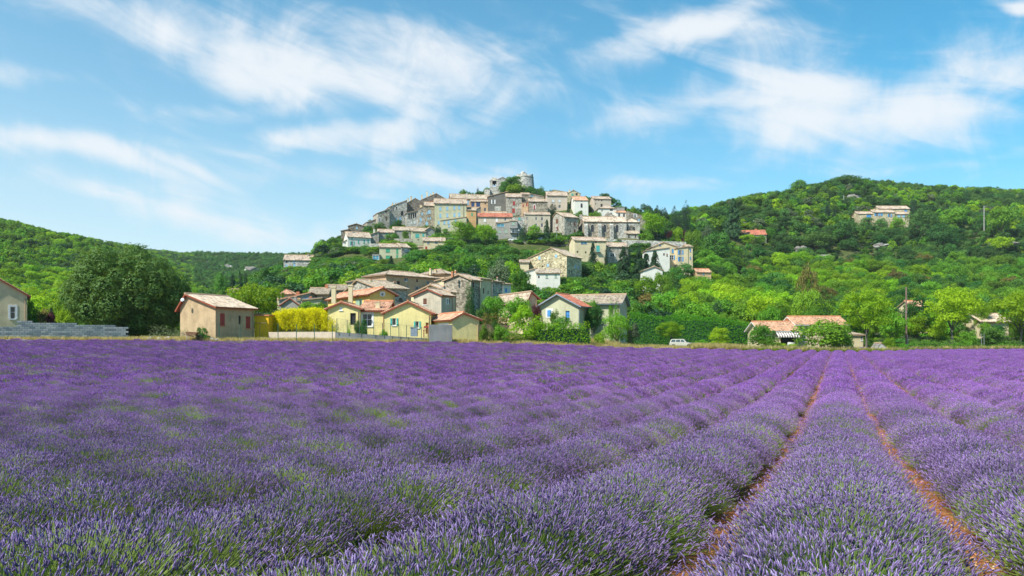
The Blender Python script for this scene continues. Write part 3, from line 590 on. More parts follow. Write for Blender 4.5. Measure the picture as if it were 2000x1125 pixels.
# ------------------------------------------------------------------ buildings
HOUSES = []       # (px0, px1, py_top, py_bottom, distance): what the woods must not stand in front of
class Block:
    """one box of a building: local x runs along its front, local y back into it; the front-left corner sits at xc, distance d"""
    def __init__(s, root, xc, d, th=0, xr=None, W=None, xl=None, D=None, eave=None, roof='gx', apex=None, wall='stone', tile='tile_pale', over=.3, k=.5, drop=0, base=None, back=None, tilepitch=None, thick=.14, trim=None, wins=(), rough=True, base_z=None):
        s.root = root; s.O = Vector(((xc-CX)/F*d, d)); s.th = R(th); c, n = math.cos(s.th), math.sin(s.th); s.e1 = Vector((c, n)); s.e2 = Vector((-n, c))
        if xr is not None:
            u = (xr-CX)/F; W = (u*s.O.y-s.O.x)/(s.e1.x-u*s.e1.y)
        if xl is not None:
            u = (xl-CX)/F; D = (u*s.O.y-s.O.x)/(s.e2.x-u*s.e2.y)
        s.W, s.D = W, D or 7; ze = CAMZ+(HY-eave)/F*d
        if base_z is None:
            if base is not None: base_z = CAMZ+(HY-base)/F*d-.6
            else: base_z = min(float(TZ(q.x, q.y)) for q in (s.O, s.O+s.e1*s.W, s.O+s.e1*s.W*.5, s.O+s.e2*s.D))-.8
        base_z = min([base_z, ze-1.5]+[float(TZ(q.x, q.y))-.8 for q in (s.O, s.O+s.e1*s.W, s.O+s.e2*s.D, s.O+s.e1*s.W+s.e2*s.D)]); s.bz = base_z; s.H = ze-base_z
        s.roof = roof; s.k = k
        if roof == 'gx': q = s.O+s.e2*(s.D*k)
        elif roof == 'gy': q = s.O+s.e1*(s.W*k)
        elif roof == 'hip': q = s.O+s.e1*(s.W*.3)+s.e2*(s.D*.5)
        elif roof == 'sy': q = s.O+s.e2*s.D
        elif roof == 'sx': q = s.O+s.e1*s.W
        elif roof == 'pyr': q = s.O+s.e1*(s.W*.5)+s.e2*(s.D*.5)
        else: q = s.O
        if roof == 'gy' and apex is not None and apex[0] is not None:
            u = (apex[0]-CX)/F; s.k = min(.95, max(.05, (u*s.O.y-s.O.x)/(s.e1.x-u*s.e1.y)/s.W)); q = s.O+s.e1*(s.W*s.k)
        if roof == 'gx' and apex is not None and apex[0] is not None:
            u = (apex[0]-CX)/F; s.k = min(.95, max(.05, (u*s.O.y-s.O.x)/(s.e2.x-u*s.e2.y)/s.D)); q = s.O+s.e2*(s.D*s.k)
        s.R = (CAMZ+(HY-apex[1])/F*q.y-ze) if apex is not None else 0
        if roof not in ('sx', 'sy', 'flat'): s.R = max(.4, s.R)
        s.loc = Vector((s.O.x, s.O.y, base_z))-root.location; s.root_d = d; s.over = over; s.wall = wall
        if d < 132 and s.D > 3.5 and roof != 'flat' and D is not None or (d < 132 and xl is not None): q = G(); q.tube([(s.W-.18, -.07, s.H-.25), (s.W-.18, -.07, .2)], .045, 6); q.obj('downpipe', MATS['eave_tan'], root, s.loc, s.th)
        s.wins = []; s.put_walls(wall, wins); s.put_roof(tile, over, tilepitch or (.26 if d < 170 else .45), thick, trim)
        FOOT.append((s.O.x, s.O.y, s.e1.x, s.e1.y, s.e2.x, s.e2.y, s.W, s.D))
        a = [P2(s.O), P2(s.O+s.e1*s.W), P2(s.O+s.e2*s.D)]; xs = [q[0] for q in a]
        HOUSES.append((min(xs), max(xs), min(eave, apex[1] if apex else eave), eave+14 if base is None else min(base, eave+40), d))
    def h(s, x, y):
        """underside of the roof above a plan point, from the base"""
        r, k, W, D = s.roof, s.k, s.W, s.D
        if r == 'gx': return s.H+s.R*(min(y/(k*D), (D-y)/((1-k)*D)))
        if r == 'gy': return s.H+s.R*(min(x/(k*W), (W-x)/((1-k)*W)))
        if r == 'sy': return s.H+s.R*y/D
        if r == 'sx': return s.H+s.R*x/W
        return s.H
    def face(s, f):
        """origin, direction (local 2D), length, outward normal of a face"""
        return {'f': ((0, 0), (1, 0), s.W, (0, -1)), 'l': ((0, s.D), (0, -1), s.D, (-1, 0)), 'r': ((s.W, 0), (0, 1), s.D, (1, 0))}[f]
    def at(s, f, px):
        (ox, oy), (dx, dy), Ln, _ = s.face(f); Og = s.O+s.e1*ox+s.e2*oy; e = s.e1*dx+s.e2*dy; u = (px-CX)/F; t = (u*Og.y-Og.x)/(e.x-u*e.y); return t, Og.y+e.y*t
    def put_walls(s, wall, wins):
        g = G(); per = {'f': [], 'l': [], 'r': []}
        for w in wins:
            f, px, py, wp, hp = w[:5]; t, dep = s.at(f, px); t0 = s.at(f, px-wp/2)[0]; t1 = s.at(f, px+wp/2)[0]; t0, t1 = min(t0, t1), max(t0, t1)
            z = CAMZ+(HY-py)/F*dep-s.bz; hh = hp/F*dep/2; Ln = s.face(f)[2]
            t0 = max(.12, t0); t1 = min(Ln-.12, t1)
            if t1-t0 < .15: continue
            z0, z1 = max(.05, z-hh), z+hh; per[f].append((t0, t1, z0, z1, w))
        for f in 'flr':
            (ox, oy), (dx, dy), Ln, (nx, ny) = s.face(f); H_ = lambda t: s.h(ox+dx*t, oy+dy*t)
            cuts = {0, Ln}
            if (s.roof == 'gx' and f in 'lr') : cuts.add(s.k*s.D if f == 'r' else s.D-s.k*s.D)
            if (s.roof == 'gy' and f == 'f'): cuts.add(s.k*s.W)
            good = []
            for q in per[f]:
                top = min(H_(q[0]), H_(q[1]))-.1
                if q[2] < top-.3: good.append((q[0], q[1], q[2], min(q[3], top), q[4]))
            for q in good: cuts |= {q[0], q[1]}
            cuts = sorted(cuts); pt = lambda t, z, i=0: (ox+dx*t-nx*i, oy+dy*t-ny*i, z)
            for a, b in zip(cuts[:-1], cuts[1:]):
                if b-a < 1e-4: continue
                m = (a+b)/2; hs = sorted([(q[2], q[3]) for q in good if q[0] <= m <= q[1]]); z = 0
                for (h0, h1) in hs:
                    if h0 > z: g.quad(pt(a, z), pt(b, z), pt(b, h0), pt(a, h0))
                    z = max(z, h1)
                g.quad(pt(a, z), pt(b, z), pt(b, H_(b)), pt(a, H_(a)))
            for (a, b, z0, z1, w) in good:
                i = .18; g.quad(pt(a, z0), pt(b, z0), pt(b, z0, i), pt(a, z0, i)); g.quad(pt(a, z1, i), pt(b, z1, i), pt(b, z1), pt(a, z1))
                g.quad(pt(a, z0), pt(a, z0, i), pt(a, z1, i), pt(a, z1)); g.quad(pt(b, z0, i), pt(b, z0), pt(b, z1), pt(b, z1, i))
                s.put_window(f, a, b, z0, z1, w)
        W, D = s.W, s.D      # back wall
        xs = [0, s.k*W, W] if s.roof == 'gy' else [0, W]
        for a, b in zip(xs[:-1], xs[1:]): g.quad((b, D, 0), (a, D, 0), (a, D, s.h(a, D)), (b, D, s.h(b, D)))
        g.obj('wall', MATS[wall], s.root, s.loc, s.th)
    def put_window(s, f, a, b, z0, z1, w):
        kind = w[5] if len(w) > 5 else 'dark'; colr = w[6] if len(w) > 6 else 'pale_shutter'; wp = w[3]
        (ox, oy), (dx, dy), Ln, (nx, ny) = s.face(f)
        # window coordinates: x along the wall, y into it, z up; placed with its own rotation
        ang = s.th+math.atan2(dy, dx); base = Vector((ox+dx*a, oy+dy*a)); lp = s.e1*base.x+s.e2*base.y
        loc = s.loc+Vector((lp.x, lp.y, z0)); w_, h_ = b-a, z1-z0; fr = min(.07, w_*.12)
        def mk(nm, g, mt, par=None):
            return g.obj(nm, MATS[mt], par or s.root, loc if par is None else (0, 0, 0), ang if par is None else 0)
        if kind in ('dark', 'open', 'glass', 'arch', 'lancet', 'white', 'bare', 'door'):
            g = G(); fc = 'white_paint' if kind in ('white',) else ('brown' if colr in ('brown', 'red') else ('wood' if kind == 'dark' else 'white_paint'))
            if kind == 'glass': fc = 'white_paint'
            if kind != 'bare':
                g.box(0, fr, .08, .14, 0, h_); g.box(w_-fr, w_, .08, .14, 0, h_); g.box(fr, w_-fr, .08, .14, h_-fr, h_); g.box(fr, w_-fr, .08, .14, 0, fr)
                if w_ > .55: g.box(w_/2-fr*.4, w_/2+fr*.4, .085, .13, fr, h_-fr)
                if h_ > 1 and kind != 'arch': g.box(fr, w_-fr, .09, .125, h_*.55-fr*.3, h_*.55+fr*.3)
                wn = mk('door' if kind == 'door' else 'window', g, colr if kind == 'door' else fc)
            else:
                g.box(0, w_, .17, .2, 0, h_); wn = mk('window', g, 'dark'); wn = None  # bare opening closed by a black panel, the dark inside painted in
            if wn:
                p = G(); p.box(0, w_, .15, .17, 0, h_)
                mk('door_panel' if kind == 'door' else 'pane', p, colr if kind == 'door' else ('glass_blue' if kind == 'glass' else 'glass'), wn)
            if kind in ('arch', 'lancet'):
                # spandrels that turn the opening's head into an arch, plus a raised stone surround
                n = 6; r_ = w_/2; hh = r_*(1.0 if kind == 'arch' else 1.9); sg = G()
                pr = lambda q: (w_/2-math.cos(q)*w_/2, h_-hh+hh*(math.sin(q) if kind == 'arch' else math.sin(q)**.75))
                for side in (0, 1):
                    pts = [pr(math.pi/2*i/n) for i in range(n+1)]; pts = pts if side == 0 else [(w_-x, z) for x, z in pts]
                    cx_ = 0 if side == 0 else w_; poly = [(cx_, h_)]+[p_ for p_ in pts]
                    for i in range(1, len(poly)-1):
                        A_, B_, C_ = poly[0], poly[i], poly[i+1]; sg.tri((A_[0], .004, A_[1]), (B_[0], .004, B_[1]), (C_[0], .004, C_[1]))
                        sg.quad((B_[0], .004, B_[1]), (B_[0], .15, B_[1]), (C_[0], .15, C_[1]), (C_[0], .004, C_[1]))
                mk('arch_head', sg, s.wall)
                if kind == 'lancet':
                    q = G(); ow = .22
                    for side in (0, 1):
                        pin = [(0, 0)]+[pr(math.pi/2*i/n) for i in range(n+1)]; pou = [(-ow, -ow)]+[(pr(math.pi/2*i/n)[0]-ow*math.cos(math.pi/2*i/n), pr(math.pi/2*i/n)[1]+ow*math.sin(math.pi/2*i/n)) for i in range(n+1)]
                        for i in range(n+1):
                            a_, b_, c_, d_ = pin[i], pin[i+1], pou[i+1], pou[i]; fx = (lambda p_: p_) if side == 0 else (lambda p_: (w_-p_[0], p_[1]))
                            a_, b_, c_, d_ = map(fx, (a_, b_, c_, d_)); q.quad((a_[0], -.05, a_[1]), (b_[0], -.05, b_[1]), (c_[0], -.05, c_[1]), (d_[0], -.05, d_[1]))
                            q.quad((d_[0], -.05, d_[1]), (c_[0], -.05, c_[1]), (c_[0], 0, c_[1]), (d_[0], 0, d_[1]))
                    mk('window_surround', q, 'stone_pale')
        if kind in ('shut', 'open'):
            for side in (0, 1):
                g = G(); sw = w_/2-.015
                if kind == 'shut': x0 = side*(w_/2+.008); y0 = .02
                else: x0 = -sw-.05 if side == 0 else w_+.05; y0 = -.05
                g.box(x0, x0+sw, y0, y0+.04, 0, h_)
                if wp > 6:
                    for zz in (.18, .82): g.box(x0+.03, x0+sw-.03, y0-.03, y0, h_*zz-.04, h_*zz+.04)
                    for q in (1/3, 2/3): g.box(x0+sw*q-.008, x0+sw*q+.008, y0-.006, y0, .02, h_*.18-.05)
                mk('shutter', g, colr)
        if (kind in ('white', 'open', 'shut', 'glass') or wp > 9) and kind not in ('lancet', 'bare'):
            g = G(); g.box(-.08, w_+.08, -.08, 0, -.09, -.002); mk('window_sill', g, 'stone_pale' if s.root_d > 180 else ('terracotta' if colr == 'red' else 'white_paint'))
        if kind == 'white':
            g = G(); t_ = .2; g.box(-t_, 0, -.03, 0, 0, h_+t_); g.box(w_, w_+t_, -.03, 0, 0, h_+t_); g.box(0, w_, -.03, 0, h_, h_+t_); mk('window_surround', g, 'white_paint')
    def put_roof(s, tile, ov, pitch, thick, trim):
        W, D, H, Rr, k = s.W, s.D, s.H, s.R, s.k; g = G(); g.has_uv = True; u = G()
        def slope(A, al, up, wid, length, t1=None):
            """tiled slope: A eave start, al unit vector along the eave, up unit vector up the slope"""
            A, al, up = Vector(A), Vector(al).normalized(), Vector(up).normalized(); nn = al.cross(up)
            if nn.z < 0: A = A+al*wid; al = -al; nn = -nn; t1o = t1; t1 = (lambda q: t1o(wid-q)) if t1o else None
            ns = max(2, int(wid/pitch)); course = .4 if pitch < .3 else 1.2; nc = max(1, int(length/course)); amp = .055 if pitch < .3 else .07
            per = 4 if pitch < .3 else 3
            cols = []
            for i in range(ns*per+1):
                q = wid*i/(ns*per); prof = amp*(1 if (i % per) in ((1, 2) if per == 4 else (1,)) else 0)
                lim = length if t1 is None else max(0.0, min(length, t1(q))); col = []
                for c in range(nc):
                    for e, lift in ((0, .03), (1, 0)):
                        t = min(lim, length*(c+e)/nc); col.append(((A+al*q+up*t+nn*(prof+lift+thick)), (q/pitch, t/course)))
                cols.append(col)
            b = len(g.v); m = nc*2
            for col in cols:
                for p_, uv in col: g.v.append(tuple(p_)); g.uv.append(uv)
            for i in range(len(cols)-1):
                for j in range(m-1):
                    g.f.append((b+i*m+j, b+(i+1)*m+j, b+(i+1)*m+j+1, b+i*m+j+1)); g.m.append(0)
            # the deck under the tiles
            a0, a1 = A, A+al*wid
            if t1 is None: c0, c1 = A+up*length, A+al*wid+up*length
            else: c0, c1 = A+up*min(length, t1(0)), A+al*wid+up*min(length, t1(wid))
            if t1 is None:
                T_ = nn*(thick-.01); u.quad(a0, a1, c1, c0); u.quad(a0+T_, a0, a1, a1+T_) if False else u.quad(a0, a0+T_, a1+T_, a1)
                u.quad(a0, c0, c0+T_, a0+T_); u.quad(a1, a1+T_, c1+T_, c1); u.quad(a0+T_, a1+T_, c1+T_, c0+T_)
            else:
                T_ = nn*(thick-.01); qm = [wid*i/8 for i in range(9)]
                for q0, q1 in zip(qm[:-1], qm[1:]):
                    b0, b1 = A+al*q0, A+al*q1; d0, d1 = b0+up*max(0, min(length, t1(q0))), b1+up*max(0, min(length, t1(q1)))
                    u.quad(b0, b1, d1, d0); u.quad(b0+T_, b1+T_, d1+T_, d0+T_); u.quad(b0, b0+T_, b1+T_, b1)
        r = s.roof
        if r == 'gx':
            s1, s2 = Rr/(k*D), Rr/((1-k)*D)
            slope((-ov, -ov, H-ov*s1), (1, 0, 0), (0, 1, s1), W+2*ov, math.hypot(k*D+ov, Rr+ov*s1)); slope((-ov, D+ov, H-ov*s2), (1, 0, 0), (0, -1, s2), W+2*ov, math.hypot((1-k)*D+ov, Rr+ov*s2))
            ridge = [(-ov, k*D, H+Rr), (W+ov, k*D, H+Rr)]
        elif r == 'gy':
            s1, s2 = Rr/(k*W), Rr/((1-k)*W)
            slope((-ov, -ov, H-ov*s1), (0, 1, 0), (1, 0, s1), D+2*ov, math.hypot(k*W+ov, Rr+ov*s1)); slope((W+ov, -ov, H-ov*s2), (0, 1, 0), (-1, 0, s2), D+2*ov, math.hypot((1-k)*W+ov, Rr+ov*s2))
            ridge = [(k*W, -ov, H+Rr), (k*W, D+ov, H+Rr)]
        elif r == 'sy':
            s1 = Rr/D; slope((-ov, -ov, H-ov*s1), (1, 0, 0), (0, 1, s1), W+2*ov, math.hypot(D+2*ov, (D+2*ov)*s1)); ridge = None
        elif r == 'sx':
            s1 = Rr/W; sg = 1 if Rr > 0 else -1
            if sg > 0: slope((-ov, -ov, H-ov*s1), (0, 1, 0), (1, 0, s1), D+2*ov, math.hypot(W+2*ov, (W+2*ov)*s1))
            else: slope((W+ov, -ov, H+Rr+ov*s1), (0, 1, 0), (-1, 0, -s1), D+2*ov, math.hypot(W+2*ov, (W+2*ov)*s1))
            ridge = None
        elif r in ('hip', 'pyr'):
            We, De = W+2*ov, D+2*ov; a = De/2; Lx = We if We > De else De
            if We >= De:
                rl = (We-De)/2; sl = Rr/(De/2); ln = math.hypot(De/2, Rr); fx = ln/(De/2)
                t1 = lambda q: min(q, We-q)*fx; slope((-ov, -ov, H), (1, 0, 0), (0, 1, sl), We, ln, t1); slope((-ov, D+ov, H), (1, 0, 0), (0, -1, sl), We, ln, t1)
                t2 = lambda q: min(q, De-q)*fx; slope((-ov, -ov, H), (0, 1, 0), (1, 0, sl), De, ln, t2); slope((W+ov, -ov, H), (0, 1, 0), (-1, 0, sl), De, ln, t2)
                ridge = [(-ov+De/2, D/2, H+Rr), (W+ov-De/2, D/2, H+Rr)]
            else:
                sl = Rr/(We/2); ln = math.hypot(We/2, Rr); fx = ln/(We/2)
                t1 = lambda q: min(q, We-q)*fx; slope((-ov, -ov, H), (1, 0, 0), (0, 1, sl), We, ln, t1); slope((-ov, D+ov, H), (1, 0, 0), (0, -1, sl), We, ln, t1)
                t2 = lambda q: min(q, De-q)*fx; slope((-ov, -ov, H), (0, 1, 0), (1, 0, sl), De, ln, t2); slope((W+ov, -ov, H), (0, 1, 0), (-1, 0, sl), De, ln, t2)
                ridge = [(W/2, -ov+We/2, H+Rr), (W/2, D+ov-We/2, H+Rr)]
        else:
            g2 = G(); g2.box(-.12, W+.12, -.12, D+.12, H, H+.14); g2.obj('coping', MATS[tile], s.root, s.loc, s.th); return
        rf = g.obj('roof', MATS[tile], s.root, s.loc, s.th); s.rf = rf
        u.obj('eave', MATS[trim or 'eave_tan'], rf)
        if ridge:
            q = G(); a, b = Vector(ridge[0])+Vector((0, 0, thick+.05)), Vector(ridge[1])+Vector((0, 0, thick+.05))
            if (b-a).length > .4: q.tube([a, b], .13 if pitch < .3 else .18, 6); q.obj('ridge_tiles', MATS['terracotta' if tile in ('tile_rose', 'tile_red', 'tile_orange') else 'eave_tan'], rf)
    def chimney(s, px, top, wpx=6, y=.5, mat='cream', cap='terracotta', bot=None):
        """y: how far back in the block"""
        Oy = s.O+s.e2*(s.D*y); u = (px-CX)/F; t = (u*Oy.y-Oy.x)/(s.e1.x-u*s.e1.y); q = Oy+s.e1*t; dep = q.y; w = max(.35, wpx/F*dep)/2
        zt = CAMZ+(HY-top)/F*dep-s.bz; lx, ly = t, s.D*y; z0 = s.h(min(max(lx, 0), s.W), ly)-.3 if s.roof not in ('hip', 'pyr') else s.H-.1
        zt = max(zt, z0+.9); g = G(); g.box(lx-w, lx+w, ly-w*.8, ly+w*.8, z0, zt-.22); g.box(lx-w-.05, lx+w+.05, ly-w*.8-.05, ly+w*.8+.05, zt-.22, zt-.12)
        c = g.obj('chimney', MATS[mat], s.rf); g = G(); g.box(lx-w*.8, lx+w*.8, ly-w*.6, ly+w*.6, zt-.12, zt+.02); g.obj('chimney_cap', MATS[cap], c); return c
    def part(s, nm, g, mat): return g.obj(nm, MATS[mat], s.root, s.loc, s.th)
FOOT = []
def on_building(x, y, m):
    for (ox, oy, ax, ay, bx, by, w, d_) in FOOT:
        dx, dy = x-ox, y-oy; u, v = dx*ax+dy*ay, dx*bx+dy*by
        if -m < u < w+m and -m < v < d_+m: return True
    return False
def P2(q): return (CX+F*q.x/q.y, q.y)
def house(label, px, d, name='house', cat='house', group=None):
    return empty(name, ((px-CX)/F*d, d, tz(px, d)), label, cat, group)

# ---- the front row beside the field
h = house('cream gabled house cut off by the left edge, one white framed window', -40, 79)
b = Block(h, -95, 84, 33, xr=53, D=9, eave=574, roof='gy', apex=(-28, 532), wall='cream', tile='tile_orange', trim='eave_red', wins=[('f', 25, 611, 10, 24, 'white', 'brown')])
h = house('rough beige house with red shutters and pale tiled roof', 421, 79)
b = Block(h, 421, 79, 66, xr=496, xl=352, eave=600, roof='gx', apex=(366, 577), wall='beige_rough', tile='tile_white', trim='eave_red', over=.35,
          wins=[('f', 434.5, 624, 9.5, 24, 'shut', 'red'), ('f', 468.5, 625, 5, 17, 'bare', 'brown'), ('f', 484.5, 629.5, 9, 23, 'shut', 'red')])
b.chimney(408, 577, 11, .85, 'bright_yellow'); 
g = G(); g.tube([(.0, 0, 0), (-.5, -.15, .1)], .02, 5); g.tube([(-.55, -.15, .1), (-.6, -.17, .12)], [.2, .03], 12); o = b.part('satellite_dish', g, 'pale_shutter'); o.location = b.loc+Vector((-3.6, 1.2, b.H+.7))
h = house('small bright yellow annex with an orange coping beside the beige house', 510, 84.6, 'annex', 'annex')
b = Block(h, 497.5, 84.6, 0, xr=524.5, D=3, eave=617, roof='flat', wall='bright_yellow', tile='terracotta')
g = G(); g.tube([(.9, -1, 0), (.9, -1, 2.2)], .03, 6); g.tube([(.2, -1, 2.15), (1.6, -1, 2.15)], .03, 6); g.tube([(1.4, -1, 0), (1.15, -1, 1.1), (1.0, -1, 0)], .02, 5)
o = g.obj('garden_stand', MATS['pole_wood'], None, (b.O.x, b.O.y, tz(510, 83)), 0); tag(o, 'thin dark metal stand in front of the small yellow annex', 'stand')

h = house('golden yellow two storey house with red eaves and twin chimneys', 721, 100)
b = Block(h, 722, 98, 32, xr=771, xl=641, eave=575, roof='gy', apex=(747, 564), wall='yellow', tile='tile_rose', trim='eave_red', over=.4, wins=[('l', 701, 592, 13, 15, 'shut', 'sage'), ('l', 673, 590, 7, 7, 'shut', 'sage'), ('f', 747, 575, 4, 5, 'white')])
for cx_, tp in ((651, 559), (684, 556)):
    q = G(); z0 = CAMZ+(HY-577)/F*99; X_ = (cx_-CX)/F*99.5
    q.box(-.27, .27, -.25, .25, z0-h.location.z-1, CAMZ+(HY-tp)/F*99.5-h.location.z-.2); q.box(-.33, .33, -.31, .31, CAMZ+(HY-tp)/F*99.5-h.location.z-.2, CAMZ+(HY-tp)/F*99.5-h.location.z)
    q.obj('chimney', MATS['cream'], h, (X_-h.location.x, 99.8-h.location.y, 0))
h = house('long pale yellow bungalow with teal shutters and a porch', 700, 84)
b = Block(h, 640, 86, 0, xr=703, D=7, eave=604, roof='gy', apex=(667, 592), wall='pale_yellow', tile='tile_rose', trim='eave_red', wins=[('f', 689.5, 623, 11, 23, 'bare', 'brown'), ('f', 666, 603, 5, 6, 'shut', 'white_paint')], base_z=tz(700, 84)-1)
b = Block(h, 702.5, 86.6, 0, xr=752, D=7, eave=608, roof='gx', apex=(None, 591), wall='pale_yellow', tile='tile_rose', trim='eave_red', wins=[('f', 717, 625, 19, 25, 'white', 'brown')], base_z=tz(700, 84)-1, k=.6)
b.chimney(738, 587, 8, .12, 'cream')
b = Block(h, 751, 85.4, 0, xr=841, D=9, eave=612, roof='gy', apex=(797, 591), wall='pale_yellow', tile='tile_rose', trim='eave_red', wins=[('f', 770, 628.5, 7, 14, 'open', 'teal'), ('f', 815, 634, 6, 13, 'open', 'teal'), ('f', 835, 641, 7, 22, 'door', 'orange_door')], base_z=tz(700, 84)-1)
h = house('small pale yellow garage with a blank gable at the end of the row', 883, 82, 'garage', 'garage')
b = Block(h, 883, 81, 24, xr=936, xl=841, eave=625, roof='gy', apex=(905, 613), wall='pale_yellow', tile='tile_rose', trim='eave_red', over=.25, wins=[('l', 866, 636, 20, 10, 'shut', 'white_paint')])
def wall_piece(label, px0, px1, d0, d1, t0, t1, mat, th=.3, cop=None, name='garden_wall', bot=None, cat='wall', wins=()):
    a = Vector(((px0-CX)/F*d0, d0, 0)); b_ = Vector(((px1-CX)/F*d1, d1, 0)); e = (b_-a).normalized(); n = Vector((e.y, -e.x, 0)); nseg = max(1, int((b_-a).length/4)); g = G(); c = G(); zb0 = None
    za = CAMZ+(HY-t0)/F*d0; zb = CAMZ+(HY-t1)/F*d1; root = Vector((a.x, a.y, min(tz(px0, d0), za)-1.0))
    pts = []
    for i in range(nseg+1):
        f = i/nseg; p = a.lerp(b_, f); z1 = za+(zb-za)*f; z0 = min(float(TZ(p.x, p.y))-1.2, z1-.4)
        if bot is not None: z0 = min(z0, CAMZ+(HY-bot)/F*(d0+(d1-d0)*f))
        pts.append((p, z0, z1))
    for (p, z0, z1), (q, y0, y1) in zip(pts[:-1], pts[1:]):
        i = len(g.v); o_ = n*th
        for vv in (p, q, q-o_, p-o_): g.v.append(tuple(vv-root+Vector((0, 0, (z0 if vv in (p, p-o_) else y0)))))
        for vv, zt in ((p, z1), (q, y1), (q-o_, y1), (p-o_, z1)): g.v.append(tuple(vv-root+Vector((0, 0, zt))))
        for f_ in ((0, 1, 5, 4), (1, 2, 6, 5), (2, 3, 7, 6), (3, 0, 4, 7), (4, 5, 6, 7)): g.f.append(tuple(i+k for k in f_)); g.m.append(0)
    o = g.obj(name, MATS[mat], None, root); tag(o, label, cat); return o, a, b_, e, n, root
HOUSES.append((0, 244, 626, 665, 76)); HOUSES.append((524, 885, 645, 665, 78)); HOUSES.append((355, 525, 575, 660, 78)); HOUSES.append((640, 940, 570, 662, 80))

# the grey block wall, every block its own piece
def block_wall():
    x0, x1, d = (-14-CX)/F*77, (243-CX)/F*79, 78; a = Vector(((-14-CX)/F*77.5, 77.5, 0)); b_ = Vector(((243-CX)/F*79, 79, 0)); e = (b_-a).normalized(); rz = math.atan2(e.y, e.x); Ln = (b_-a).length
    t = empty('block_wall', (a.x, a.y, tz(0, 77)-.1), 'grey unrendered concrete block wall along the left field edge', 'wall'); t.rotation_euler = (0, 0, rz)
    g = G(); g.box(0, Ln, .03, .17, -.3, .2); g.obj('mortar', MATS['concrete'], t)
    bw, bh = .50, .205; ms = []
    for v in range(4):
        q = G(); j = [random.uniform(-.006, .006) for _ in range(4)]; q.box(.014, bw-.014, j[0], .2, .012+j[1]*.3, bh-.012); ms.append(q.mesh('block', MATS['block_grey']))
    z0 = t.location.z; mort = G()
    for row in range(16):
        xo = -(bw/2) if row % 2 else 0; x = xo
        while x < Ln-.1:
            xm = x+bw/2; px = -14+257*xm/Ln; top = (636 if px < 32 else np.interp(px, [32, 243], [626, 636.5])); dd = 77.5+1.5*xm/Ln
            zt = CAMZ+(HY-top)/F*dd-z0
            if (row+1)*bh <= zt+.06 and x >= 0:
                o = link('block', ms[random.randrange(4)], t, (x, random.uniform(-.006, .006), row*bh))
                mort.box(x, x+bw, .03, .188, row*bh-.01, row*bh+bh-.012)
            x += bw
    mort.obj('mortar_bed', MATS['mortar'], t)
    for i in range(9):
        px = 20+i*13+random.uniform(-3, 3); d_ = 76.4; r_ = random.Random(i); g = rock_g(i+40, .28); o = g.obj('white_stone', MATS['stone_white'], None, ((px-CX)/F*d_, d_, tz(px, d_)+.22+.08*r_.random()), r_.uniform(0, 6), True)
        o.scale = (1.2, .8, .7); tag(o, 'pale rounded stone lying along the foot of the block wall', 'stone', 'pale stones at the foot of the block wall')
def rock_g(seed, r=1.0, n=2, rough=.25):
    import bmesh
    bm = bmesh.new(); bmesh.ops.create_icosphere(bm, subdivisions=n, radius=r); g = G()
    for v in bm.verts:
        k = 1+rough*mnoise.noise(v.co/r*1.3+Vector((seed*3.1, 0, 0)))*1.6+.12*mnoise.noise(v.co/r*4+Vector((seed, 5, 0))); v.co *= k
        v.co.z = round(v.co.z/r*3)/3*r*.5+v.co.z*.5
    g.v = [tuple(v.co) for v in bm.verts]; bm.verts.ensure_lookup_table(); g.f = [tuple(v.index for v in f.verts) for f in bm.faces]; g.m = [0]*len(g.f); bm.free(); return g
def block_mat():
    m, t, o = new_mat('block_grey'); co = coords(t); oi = t.nodes.new('ShaderNodeObjectInfo'); n = nd(t, 'ShaderNodeTexNoise', {'Vector': co, 'Scale': 20, 'Detail': 4})
    c = ramp(t, oi.outputs['Random'], [(0, (.075, .11, .125)), (.5, (.13, .175, .185)), (1, (.20, .24, .24))]); mg = nd(t, 'ShaderNodeMapRange', {'Value': n.outputs[0], 'To Min': .75, 'To Max': 1.2})
    ml = nd(t, 'ShaderNodeVectorMath', {0: c, 'Scale': mg.outputs[0]}, operation='SCALE'); b = nd(t, 'ShaderNodeBump', {'Height': n.outputs[0], 'Strength': .5, 'Distance': .01})
    p = nd(t, 'ShaderNodeBsdfPrincipled', {'Base Color': ml.outputs[0], 'Roughness': .95, 'Normal': b.outputs[0]}); t.links.new(p.outputs[0], o.inputs[0]); MATS['block_grey'] = m
block_mat(); paint('mortar', (.10, .11, .11), .95); stucco('stone_white', (.46, .48, .47), var=.25); stone('rock', (.28, .26, .23), (.46, .44, .40), scale=.5, mort=.5)
block_wall()
wall_piece('tan rendered garden wall in front of the yellow bamboo', 524.6, 655, 84, 81, 648.5, 648, 'pink_tan')
wall_piece('low blue grey block wall under the wire fence', 656, 832, 80.5, 79.5, 648.5, 661, 'fine_grey')
wall_piece('square dark block wall standing before the small garage', 838, 883, 78.6, 78.6, 634, 634, 'fine_grey')
